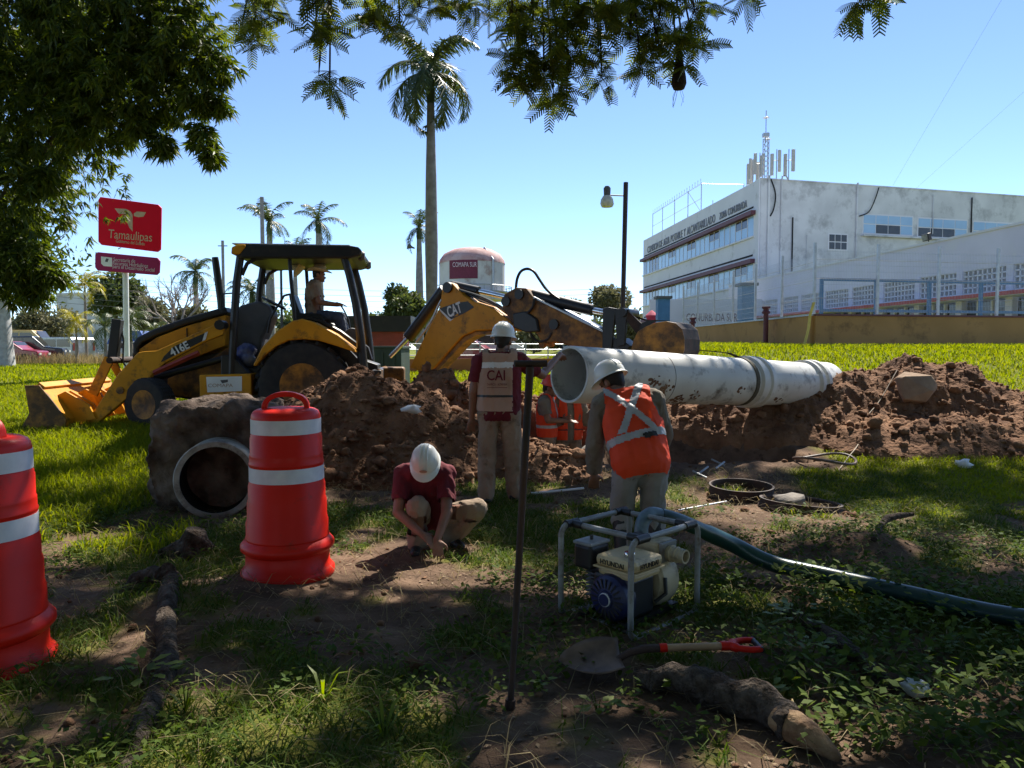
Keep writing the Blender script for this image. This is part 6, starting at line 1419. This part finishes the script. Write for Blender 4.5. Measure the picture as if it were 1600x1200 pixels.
# --- low pavilion with block screens
wd = Vector((-.107, 1, 0)).normalized(); wn = Vector((-wd.y, wd.x, 0)); wn = wn if wn.x < 0 else -wn
L0 = Vector((20.75, 27.0, 0)); LL = 31.5; lw = thing('low_building', 'low lavender-white building with breeze-block screens and red eave', 'building', L0)
def lbox(name, s0, s1, z0, z1, t0, t1, m, par=lw):
    return fbox(name, wd, wn, s0, s1, z0, z1, t0, t1, m, par)
lbox('upper_wall', 0, LL, 4.95, 6.5, -.25, 0, m_lav); lbox('wall_coping', 0, LL, 6.5, 6.6, -.3, .06, m_wallwhite); lbox('back_wall', 0, LL, 1.0, 6.4, -7, -1.6, m_wallwhite); lbox('lintel', 0, LL, 3.75, 3.92, -.25, .0, m_lav)
lbox('eave', 0, LL, 3.62, 3.76, -.2, .9, m_wallwhite); lbox('eave_edge', 0, LL, 3.64, 3.80, .9, .96, m_redline); lbox('roof', 0, LL, 6.3, 6.45, -7, -.25, m_wallwhite)
lbox('lower_wall', 0, LL, 1.2, 2.0, -.25, -.05, m_wallwhite)
np_ = 11; pw = LL / np_
for i in range(np_):
    s0 = i * pw; lbox('pilaster', s0 - .18, s0 + .18, 1.2, 4.95, -.25, .04, m_lav)
    g = MB(); a, b = s0 + .2, s0 + pw - .2; nx, nz = 9, 4
    def gb(s0_, s1_, z0_, z1_):
        vs = [wd * s + wn * t + Vector((0, 0, z)) for s in (s0_, s1_) for t in (-.22, -.02) for z in (z0_, z1_)]; g.add(vs, [(0, 1, 3, 2), (4, 6, 7, 5), (0, 4, 5, 1), (2, 3, 7, 6), (0, 2, 6, 4), (1, 5, 7, 3)])
    for k in range(nx + 1): gb(a + (b - a) * k / nx - .035, a + (b - a) * k / nx + .035, 3.92, 4.95)
    for k in range(nz + 1): gb(a, b, 3.92 + 1.03 * k / nz - .03, 3.92 + 1.03 * k / nz + .03)
    tag(g.build('breeze_block_screen', m_wallwhite, lw), kind='stuff')
    for k in range(3):
        q0 = a + (b - a) * k / 3; q1 = a + (b - a) * (k + 1) / 3
        lbox('window_pane', q0 + .06, q1 - .06, 2.05, 3.55, -.2, -.17, m_glassd); lbox('window_frame', q0 - .04, q0 + .06, 2.0, 3.6, -.2, -.06, m_wallwhite)
fl_ = thing('floodlight', 'black floodlight on the roof edge of the low building', 'floodlight', L0 + wd * 7.9 + Vector((0, 0, 6.6))); MB().box((-.1, 0, .22), (.16, .55, .34), rotm(0, R(-15), 0)).build('lamp_housing', m_black, fl_, False, .02); MB().box((-.19, 0, .2), (.02, .46, .26), rotm(0, R(-15), 0)).build('lamp_glass', m_greypaint, fl_); MB().tube([(0, 0, 0), (0, 0, .15)], .03, 6).build('bracket', m_black, fl_)
# --- ochre plinth wall with fences
W0, W1, W2 = Vector((9.15, 22, 0)), Vector((8.5, 36, 0)), Vector((17.6, 23.6, 0)); WT, WB = 2.5, 1.2
wl = thing('plinth_wall', 'ochre painted low wall carrying the mesh fence', 'wall', W0)
def wbox(name, a, b, z0, z1, t, m, par, off=0.0):
    d = (b - a).normalized(); n = Vector((d.y, -d.x, 0)); vs = [p + n * q + Vector((0, 0, z)) - W0 for p in (a, b) for q in (off - t / 2, off + t / 2) for z in (z0, z1)]
    return MB().add(vs, [(0, 1, 3, 2), (4, 6, 7, 5), (0, 4, 5, 1), (2, 3, 7, 6), (0, 2, 6, 4), (1, 5, 7, 3)]).build(name, m, par)
wbox('wall_side', W0, W1, WB - 1, WT, .22, m_ocre, wl); wbox('wall_front', W0, W2, WB - 1, WT - .002, .22, m_ocre, wl); wbox('coping', W0, W1, WT, WT + .05, .3, m_steel, wl); wbox('coping', W0, W2, WT + .001, WT + .052, .3, m_maroonp, wl)
def fence(a, b, z0, z1, n, label, skip=0):
    e = thing('mesh_fence', label, 'fence', a); d = (b - a); L = d.length; d.normalize()
    for i in range(skip, n + 1): MB().box(d * (L * i / n) + Vector((0, 0, (z0 + z1) / 2 + .1)), (.07, .07, z1 - z0 + .2)).build('fence_post', m_steel, e)
    for i in range(n):
        g = MB(); s0, s1 = L * i / n, L * (i + 1) / n; k = int((s1 - s0) / .055)
        for j in range(k): p = d * (s0 + (s1 - s0) * (j + .5) / k); g.tube([p + Vector((0, 0, z0 + .06)), p + Vector((0, 0, z1))], .0032, 3, False)
        for z in np.arange(z0 + .1, z1, .2): g.tube([d * s0 + Vector((0, 0, z)), d * s1 + Vector((0, 0, z))], .0032, 3, False)
        for zf in (.25, .55, .85): g.tube([d * s0 + Vector((0, 0, z0 + (z1 - z0) * zf)), d * s1 + Vector((0, 0, z0 + (z1 - z0) * zf))], .007, 4, False)
        tag(g.build('wire_panel', m_steel, e), kind='stuff')
fence(W0, W2, WT + .05, 4.5, 4, 'galvanised mesh fence on the front of the ochre wall'); fence(W0, W1, WT + .05, 4.4, 6, 'galvanised mesh fence along the side of the ochre wall', 1)
bf = thing('blue_railing', 'blue tubular railing standing behind the mesh fence', 'railing', W0 + Vector((.9, 1.6, 0))); dd_ = (W2 - W0).normalized()
for z in (2.75, 3.75): MB().box(dd_ * 5 + Vector((0, 0, z)), (10, .07, .09), rotm(0, 0, math.atan2(dd_.y, dd_.x))).build('rail', m_bluep, bf)
for i in range(6): MB().box(dd_ * (i * 2.0) + Vector((0, 0, 2.95)), (.1, .1, 1.7)).build('rail_post', m_bluep, bf)
yt = thing('caution_tape', 'yellow strip of caution tape tied to the wall corner', 'tape', W0 + Vector((-.2, -.2, 0))); tp = MB(); ribbon(tp, [(.15, .1, 2.9), (.0, 0, 2.5), (-.08, -.1, 2.1), (-.2, -.2, 1.75), (-.28, -.3, 1.6)], (1, .3, 0), .1); tp.build('tape_strip', mat('yellow_tape', (.62, .46, .08), (.5, .36, .05), 6, .6), yt)
for px, Y, tp_, lab in ((1196, 24.5, 480, 'dark red bollard post standing before the ochre wall'), (1082, 30, 497, 'dark red bollard post beyond the digging bucket')):
    q = at(px, 545, Y); zb = gz(q.x, Y); zt = at(px, tp_, Y).z; e = thing('bollard', lab, 'bollard', (q.x, Y, zb - .1), 0, 'red posts by the wall'); MB().tube([(0, 0, 0), (0, 0, zt - zb + .05)], .085, 10).build('post', m_maroonp, e, True); MB().lathe([(.14, 0), (.14, .07), (.09, .1), (.09, .16), (.14, .18), (.14, .24), (.0005, .25)], 14).build('cap', m_maroonp, e, True).location = (0, 0, zt - zb - .12)
for px, Y, h, lab in ((1165, 40, 3.3, 'blue square pillar near the office wall'), (1035, 46, 3.0, 'blue square pillar behind the digging bucket')):
    q = at(px, 545, Y); e = thing('blue_pillar', lab, 'pillar', (q.x, Y, H0(q.x, Y) - .1), 0, 'blue gate pillars'); MB().box((0, 0, h / 2), (.75, .75, h)).build('shaft', m_bluep, e); MB().box((0, 0, h + .08), (1.0, 1.0, .16)).build('cap', m_greytrim, e)
# white annex wall with painted lettering
q = at(1012, 545, 52); q2 = at(1200, 545, 50); ax_ = thing('annex_wall', 'white annex wall with painted lettering below the offices', 'wall', (q.x, 52, H0(q.x, 52)))
MB().box(((q2.x - q.x) / 2, -.5, 1.6), (q2.x - q.x, .3, 3.3), rotm(0, 0, 0)).build('wall', m_wallwhite, ax_); text('wall_lettering', 'CONURBADA SUR', .8, m_maroonp, ax_, (2.6, -.66, 1.7), (R(90), 0, 0), width=3.6, depth=.01)
fl2 = thing('red_umbrella', 'closed red parasol beside the far end of the offices', 'parasol', at(1018, 545, 48)); MB().lathe([(.05, .2), (.16, .9), (.26, 1.7), (.42, 2.2), (.1, 2.5), (.0005, 2.55)], 10).build('canopy', mat('pink_red_cloth', (.5, .03, .08), rough=.8), fl2, True); MB().tube([(0, 0, -1.2), (0, 0, 2.2)], .04, 6).build('pole', m_steel, fl2)
# --- street lamp
q = at(972, 545, 20); zb = gz(q.x, 20); lm = thing('street_lamp', 'dark square lamp post with a glass jar luminaire', 'street lamp', (q.x, 20, zb - .1)); zt = at(976, 285, 20).z - zb + .1
MB().tube([(-.02, 0, 0), (.07, 0, zt)], .065, 8).build('post', mat('dark_maroon_pole', (.035, .016, .016), rough=.6), lm, True); hz_ = at(960, 306, 20); lx = hz_.x - q.x
MB().tube([(.06, 0, hz_.z - zb + .1), (lx - .15, 0, hz_.z - zb + .12)], .018, 6).build('arm', m_greytrim, lm); MB().lathe([(.09, .10), (.10, .30), (.06, .36), (.0005, .37)], 14).build('lamp_head', m_greytrim, lm, True).location = (lx - .2, 0, hz_.z - zb)
MB().lathe([(.11, .10), (.17, .0), (.19, -.12), (.15, -.2), (.0005, -.22)], 14).build('lamp_glass', mat('frosted_glass', (.62, .64, .58), rough=.25), lm, True).location = (lx - .2, 0, hz_.z - zb)
# --- water tank
q = at(738, 545, 85); wt = thing('water_tank', 'domed elevated water tank with rust stains and a maroon banner', 'water tank', (q.x, 85, .5)); s_ = 85 / FPX; TR = 51 * s_; zT = lambda py: at(738, py, 85).z - .5
m_tankw = mat('tank_white', (.62, .60, .58), (.5, .47, .44), .5, .8, dirt=(.25, .12, .09), dirt_amt=.25, dirt_scale=.5); m_tankd = mat('tank_dome', (.60, .44, .40), (.42, .17, .14), .35, .8, dirt=(.25, .10, .08), dirt_amt=.45, dirt_scale=.6)
MB().lathe([(TR, zT(470)), (TR, zT(413))], 40).build('tank_wall', m_tankw, wt, True); MB().lathe([(TR * 1.01, zT(413)), (TR * .98, zT(407)), (TR * .86, zT(398)), (TR * .6, zT(391)), (TR * .3, zT(388)), (.0005, zT(387))], 40).build('dome', m_tankd, wt, True)
MB().lathe([(TR * .3, 0), (TR * .25, zT(474)), (TR * .9, zT(470))], 20).build('pedestal', m_tankw, wt, True)
bn = MB()
for i in range(9):
    a0 = R(-128 + 5.6 * i); a1 = R(-128 + 5.6 * (i + 1)); r_ = TR * 1.012; bn.add([(r_ * math.cos(a0), r_ * math.sin(a0), zT(440)), (r_ * math.cos(a1), r_ * math.sin(a1), zT(440)), (r_ * math.cos(a1), r_ * math.sin(a1), zT(412)), (r_ * math.cos(a0), r_ * math.sin(a0), zT(412))], [(0, 1, 2, 3)])
bn.build('banner', mat('banner_maroon', (.17, .02, .05), rough=.7), wt); text('banner_lettering', 'COMAPA SUR', .75, m_pinkt, wt, (TR * math.cos(R(-118)) * 1.03 - .1, -TR * 1.03, zT(423)), (R(90), 0, R(-4)), width=2.7, depth=.01)
MB().tube([(TR * 1.2 * math.cos(a), TR * 1.2 * math.sin(a), zT(449)) for a in np.linspace(0, 6.283, 41)[:-1]], .05, 4, closed=True).build('walkway_rail', m_steel, wt)
MB().lathe([(TR, zT(459)), (TR * 1.2, zT(459)), (TR * 1.2, zT(457.5)), (TR, zT(457.5))], 40, closed=True).build('walkway', m_steel, wt)
rp = MB()
for i in range(36): a = 6.283 * i / 36; rp.tube([(TR * 1.2 * math.cos(a), TR * 1.2 * math.sin(a), zT(458)), (TR * 1.2 * math.cos(a), TR * 1.2 * math.sin(a), zT(449))], .035, 4)
tag(rp.build('rail_posts', m_steel, wt), kind='stuff'); MB().tube([(TR * 1.03 * math.cos(R(-50)), TR * 1.03 * math.sin(R(-50)), zT(470)), (TR * 1.03 * math.cos(R(-50)), TR * 1.03 * math.sin(R(-50)), zT(410)), (TR * .6 * math.cos(R(-50)), TR * .6 * math.sin(R(-50)), zT(390))], .12, 5).build('ladder', m_steel, wt)
# --- sign
q = at(197, 545, 27); zb = float(H0(q.x, 27)); sg = thing('government_sign', 'red and maroon state sign on a white post', 'sign', (q.x, 27, zb - .1)); SF = Frame((q.x, 27, 0), R(-9)); sg.rotation_euler = (0, 0, R(-9))
def sz_(px, py): x, z = SF.L(px, py, -.1); return x, z - zb + .1
MB().tube([(0, 0, 0), (.06, 0, sz_(203, 425)[1])], .10, 12).build('post', m_white, sg, True)
def rr(pts): return [sz_(*p) for p in pts]
MB().prism(rr([(155, 313), (158, 308), (248, 320), (253, 325), (252, 390), (247, 394), (160, 383), (155, 378)]), -.16, -.08).build('red_panel', m_sign, sg, False, .02)
MB().prism(rr([(150, 398), (154, 394), (247, 403), (251, 408), (250, 426), (246, 430), (154, 423), (150, 418)]), -.16, -.08).build('maroon_panel', m_signm, sg, False, .02)
def tilt(p0, p1): (x0, z0), (x1, z1) = sz_(*p0), sz_(*p1); return -math.atan2(z1 - z0, x1 - x0), math.hypot(x1 - x0, z1 - z0), x0, z0
for body_, p0, p1, size, mm in (('Tamaulipas', (171, 372), (239, 378), .46, m_gold), ('Gobierno del Estado', (183, 379), (228, 384), .17, m_gold), ('Secretaría de', (179, 408.5), (213, 411), .2, m_pinkt), ('Recursos Hidráulicos', (178, 414), (233, 418.5), .2, m_pinkt), ('para el Desarrollo Social', (178, 419), (243, 425), .2, m_pinkt)):
    a_, w_, x0, z0 = tilt(p0, p1); text('sign_lettering', body_, size, mm, sg, (x0, -.165, z0), (R(90), a_, 0), width=w_, depth=.004)
MB().prism(rr([(181, 326), (199, 327), (206, 331), (209, 336), (209, 362), (204, 356), (199, 345), (199, 336), (187, 334)]), -.168, -.1605).build('emblem_wing', m_gold, sg); MB().prism(rr([(211, 334), (216, 331), (230, 332), (226, 339), (218, 340), (211, 338)]), -.168, -.1605).build('emblem_wing', m_gold, sg)
MB().prism(rr([(160, 401), (177, 403), (177, 417), (164, 416), (160, 412)]), -.168, -.1605).build('emblem_square', m_white, sg)
MB().prism(rr([(166, 409), (168, 404), (172, 405), (170, 410)]), -.171, -.169).build('emblem_drop', m_greytrim, sg)
# --- utility poles and wires
UG = 'utility poles in the distance'
for px, Y, top, r, lab in ((413, 58, 308, .16, 'tall grey utility pole behind the cab roof'), (351, 70, 376, .14, 'slim pole with camera left of the exhaust stack'), (441, 60, 405, .1, 'dark pole seen through the cab'), (929, 75, 447, .14, 'utility pole beyond the digger stick')):
    q = at(px, 545, Y); e = thing('utility_pole', lab, 'pole', (q.x, Y, .3), 0, UG); MB().tube([(0, 0, 0), (0, 0, at(px, top, Y).z - .3)], [r * 1.15, r], 8).build('shaft', m_palmtrunk if r > .12 else m_black, e, True); MB().box((0, 0, at(px, top, Y).z - .8), (.9 if r < .2 else .3, .08, .08)).build('cross_arm', m_greytrim, e)
for i in range(6):
    a = at(60, 425 + i * 9, 70); b = at(930, 452 + i * 8, 76); m_ = [a.lerp(b, t) - Vector((0, 0, 2.2 * 4 * t * (1 - t) * .4)) for t in np.linspace(0, 1, 17)]
    w = MB().tube(m_, .016, 4).build('overhead_wire', m_greytrim); tag(w, ['topmost', 'second highest', 'third highest', 'fourth highest', 'second lowest', 'lowest'][i] + ' power line strung between the distant poles', 'wire', 'distant power lines')
for i, (a, b) in enumerate((((1395, 290), (1600, -60)), ((1425, 300), (1760, 0)))):
    w = MB().tube([at(*a, 58), at(*b, 40)], .006, 4).build('overhead_wire', m_greytrim); tag(w, ['faint wire rising from the office roof', 'second faint wire rising from the office roof'][i], 'wire')
# --- house, parked vehicles, container, railing
q = at(165, 545, 85); hs_ = thing('white_house', 'small white house among trees behind the palms', 'house', (q.x, 85, .4)); MB().box((0, 0, 3.6), (7.5, 6, 7.2)).build('wall', m_wallgrey, hs_); MB().box((1.0, 0, 7.9), (3.0, 4, 1.5)).build('roof_room', m_wallwhite, hs_); MB().box((0, 0, 7.3), (7.9, 6.4, .2)).build('roof_slab', m_wallwhite, hs_)
for sx in (-2.2, 1.6): MB().box((sx, -3.02, 4.6), (1.1, .1, 1.2)).build('window', m_glassd, hs_)
m_tire = m_rubber
def vehicle(label, px, Y, L, Wd, Hh, paint, rz, style, group='vehicles parked by the lawn', name='parked_car'):
    q = at(px, 545, Y); e = thing(name, label, 'car', (q.x, Y, float(H0(q.x, Y)) + .0), rz, group)
    if style == 'suv': prof = [(-.5, .28), (-.5, .62), (-.47, .92), (-.44, .97), (.12, 1.0), (.26, .62), (.47, .56), (.5, .30)]
    elif style == 'van': prof = [(-.5, .2), (-.5, .9), (-.46, 1.0), (.22, 1.0), (.38, .62), (.48, .52), (.5, .2)]
    else: prof = [(-.5, .3), (-.49, .62), (-.3, .66), (-.18, 1.0), (.12, 1.0), (.28, .66), (.48, .58), (.5, .3)]
    o = [(x * L, z * Hh) for x, z in prof] + [(.5 * L, .18 * Hh), (-.5 * L, .18 * Hh)]
    MB().prism(o, -Wd / 2, Wd / 2).build('car_body', paint, e, False, .07)
    if style == 'suv': wins = [[(-.44, .66), (-.42, .92), (-.2, .93), (-.2, .66)], [(-.18, .66), (-.18, .93), (.0, .93), (.0, .66)], [(.02, .66), (.02, .93), (.1, .93), (.2, .66)]]
    elif style == 'van': wins = [[(-.46, .62), (-.44, .92), (-.2, .92), (-.2, .62)], [(-.18, .62), (-.18, .92), (.05, .92), (.05, .62)], [(.07, .62), (.07, .92), (.2, .92), (.32, .62)]]
    else: wins = [[(-.26, .68), (-.16, .93), (-.03, .93), (-.03, .68)], [(-.01, .68), (-.01, .93), (.1, .93), (.22, .68)]]
    for w in wins:
        for s in (-1, 1): MB().prism([(x * L, z * Hh) for x, z in w], s * (Wd / 2 + .004) - .006, s * (Wd / 2 + .004) + .006).build('side_window', m_glassd, e)
    MB().box((-.49 * L - .03, 0, .78 * Hh), (.03, Wd * .8, .26 * Hh)).build('rear_window', m_glassd, e)
    MB().box(((.2 if style != 'van' else .31) * L, 0, .81 * Hh), (.03, Wd * .84, .40 * Hh), rotm(0, R(-38 if style != 'van' else -32), 0)).build('windscreen', m_glassd, e)
    for s in (-1, 1):
        MB().box((-.5 * L - .01, s * Wd * .43, .62 * Hh), (.05, .16, .3 * Hh)).build('tail_light', m_redpaint, e); MB().box((.5 * L + .0, s * Wd * .38, .46 * Hh), (.05, .3, .13)).build('headlight', m_decal_white, e)
        for xx in (-.31, .31):
            w = bpy.data.objects.new('wheel', None); COL.objects.link(w); w.parent = e; w.location = (xx * L, s * (Wd / 2 - .08), .33)
            MB().lathe([(.19, -.1), (.31, -.11), (.33, -.07), (.33, .07), (.31, .11), (.19, .1)], 22, rotm(R(90), 0, 0), closed=True).build('tyre', m_tire, w, True); MB().lathe([(.0005, -.06), (.2, -.08), (.2, .08), (.0005, .06)], 16, rotm(R(90), 0, 0)).build('rim', m_steel, w, True)
    return e
m_navy = mat('navy_paint', (.012, .014, .025), rough=.25, coat=.5); m_silver = mat('silver_paint', (.42, .44, .46), rough=.3, metal=.3, coat=.5); m_carred = mat('red_paint', (.30, .015, .03), rough=.3, coat=.5); m_cary = mat('ochre_yellow_paint', (.62, .42, .12), rough=.4, coat=.3); m_carw = mat('white_car_paint', (.7, .7, .7), rough=.3, coat=.4)
vehicle('dark blue estate car with red tail lights behind the pale trunk', 40, 46, 4.6, 1.8, 1.75, m_navy, R(22), 'suv'); vehicle('red car half hidden by the pale trunk', 12, 43.5, 4.0, 1.7, 1.4, m_carred, R(12), 'sedan'); vehicle('silver minivan behind the tall dry grass', 92, 51, 4.8, 1.8, 1.75, m_silver, R(160), 'van')
yv = vehicle('ochre yellow van with dark lettering behind the estate car', 32, 53, 5.2, 1.9, 2.3, m_cary, R(12), 'van'); vehicle('white sedan parked behind the sign post', 212, 50, 4.4, 1.75, 1.45, m_carw, R(175), 'sedan')
vehicle('dark car parked beyond the railing under the digger stick', 905, 46, 4.4, 1.75, 1.5, m_navy, R(20), 'sedan'); vehicle('white van parked beyond the railing behind the standing man', 765, 50, 4.8, 1.9, 2.0, m_carw, R(5), 'van'); vehicle('red car parked beyond the railing', 735, 47, 4.2, 1.75, 1.45, m_carred, R(-10), 'sedan')
q = at(215, 545, 62); tn = thing('market_canopy', 'blue tarpaulin canopy beside a pale roof behind the sign post', 'canopy', (q.x, 62, .4)); MB().prism([(-1.8, 1.5), (-1.3, 2.6), (1.0, 2.6), (1.6, 1.5)], -1.5, 1.5).build('tarpaulin', mat('blue_tarp', (.05, .12, .42), rough=.7), tn); MB().prism([(.5, 1.6), (1.2, 3.2), (5, 3.0), (5.2, 1.6)], 2, 5).build('pale_roof', m_wallgrey, tn)
for sx in (-1.7, 1.5): MB().tube([(sx, -1.4, 0), (sx, -1.4, 1.6)], .05, 6).build('pole', m_steel, tn)
q = at(597, 545, 19); gc = thing('green_container', 'dark green steel container behind the digger', 'container', (q.x, 19, float(H0(q.x, 19)))); m_gcon = mat('dark_green_paint', (.025, .05, .04), (.02, .04, .032), 3, .6, dirt=(.08, .06, .04), dirt_amt=.2)
MB().box((0, .8, .62), (1.0, 1.6, 1.15)).build('box', m_gcon, gc, False, .02); MB().box((0, .8, 1.22), (1.08, 1.68, .07)).build('lid', m_gcon, gc, False, .01)
for sx in (-.3, 0, .3): MB().box((sx, -.02, .6), (.06, .05, 1.0)).build('rib', m_gcon, gc)
mb_ = thing('maroon_cabin', 'small maroon box with dark roof behind the green container', 'cabin', (at(608, 545, 26).x, 26, float(H0(-4, 26)))); MB().box((0, 0, .95), (1.2, 1.4, 1.9)).build('box', m_redpaint, mb_); MB().box((-.3, 0, 1.98), (2.4, 1.7, .55)).build('roof', m_black, mb_)
q0, q1 = at(600, 545, 31), at(990, 545, 34); ow = thing('low_orange_wall', 'low orange wall with white railing across the back lawn', 'wall', (q0.x, 31, 0)); dv = Vector((q1.x - q0.x, 3, 0)); LW = dv.length; dv.normalize(); an_ = math.atan2(dv.y, dv.x); ow.rotation_euler = (0, 0, an_); zw = float(H0(0, 32))
MB().box((LW / 2, 0, zw + .2), (LW, .2, .8)).build('wall', m_orangew, ow)
for z in (.75, 1.0, 1.25): MB().tube([(0, 0, zw + z), (LW, 0, zw + z)], .022, 6).build('rail', m_steel, ow)
for i in range(12): MB().tube([(LW * i / 11, 0, zw + .5), (LW * i / 11, 0, zw + 1.3)], .03, 6).build('rail_post', m_steel, ow)
# far tree line and roofs closing the horizon
FT = ['beyond the thick pale trunk', 'beyond the parked estate car', 'beyond the silver minivan', 'beyond the small white house', 'beyond the white sign post', 'beyond the leafless tree', 'seen through the cab front', 'behind the driver seat', 'beyond the cab rear posts', 'beyond the yellow-green tree', 'beyond the tall royal palm trunk', 'beyond the domed water tank', 'beyond the boom elbow', 'beyond the digger stick', 'beyond the dark lamp post']
for i, px in enumerate(range(-60, 1000, 75)):
    leaf_tree('distant_tree', 'far tree ' + FT[i], px, 105 + 9 * (i % 3), 548, 505 - 8 * (i % 4), 105, 1500, 1.0, m_bgleaf if i % 2 else m_bgleaf2, seed=60 + i, group='far tree line')
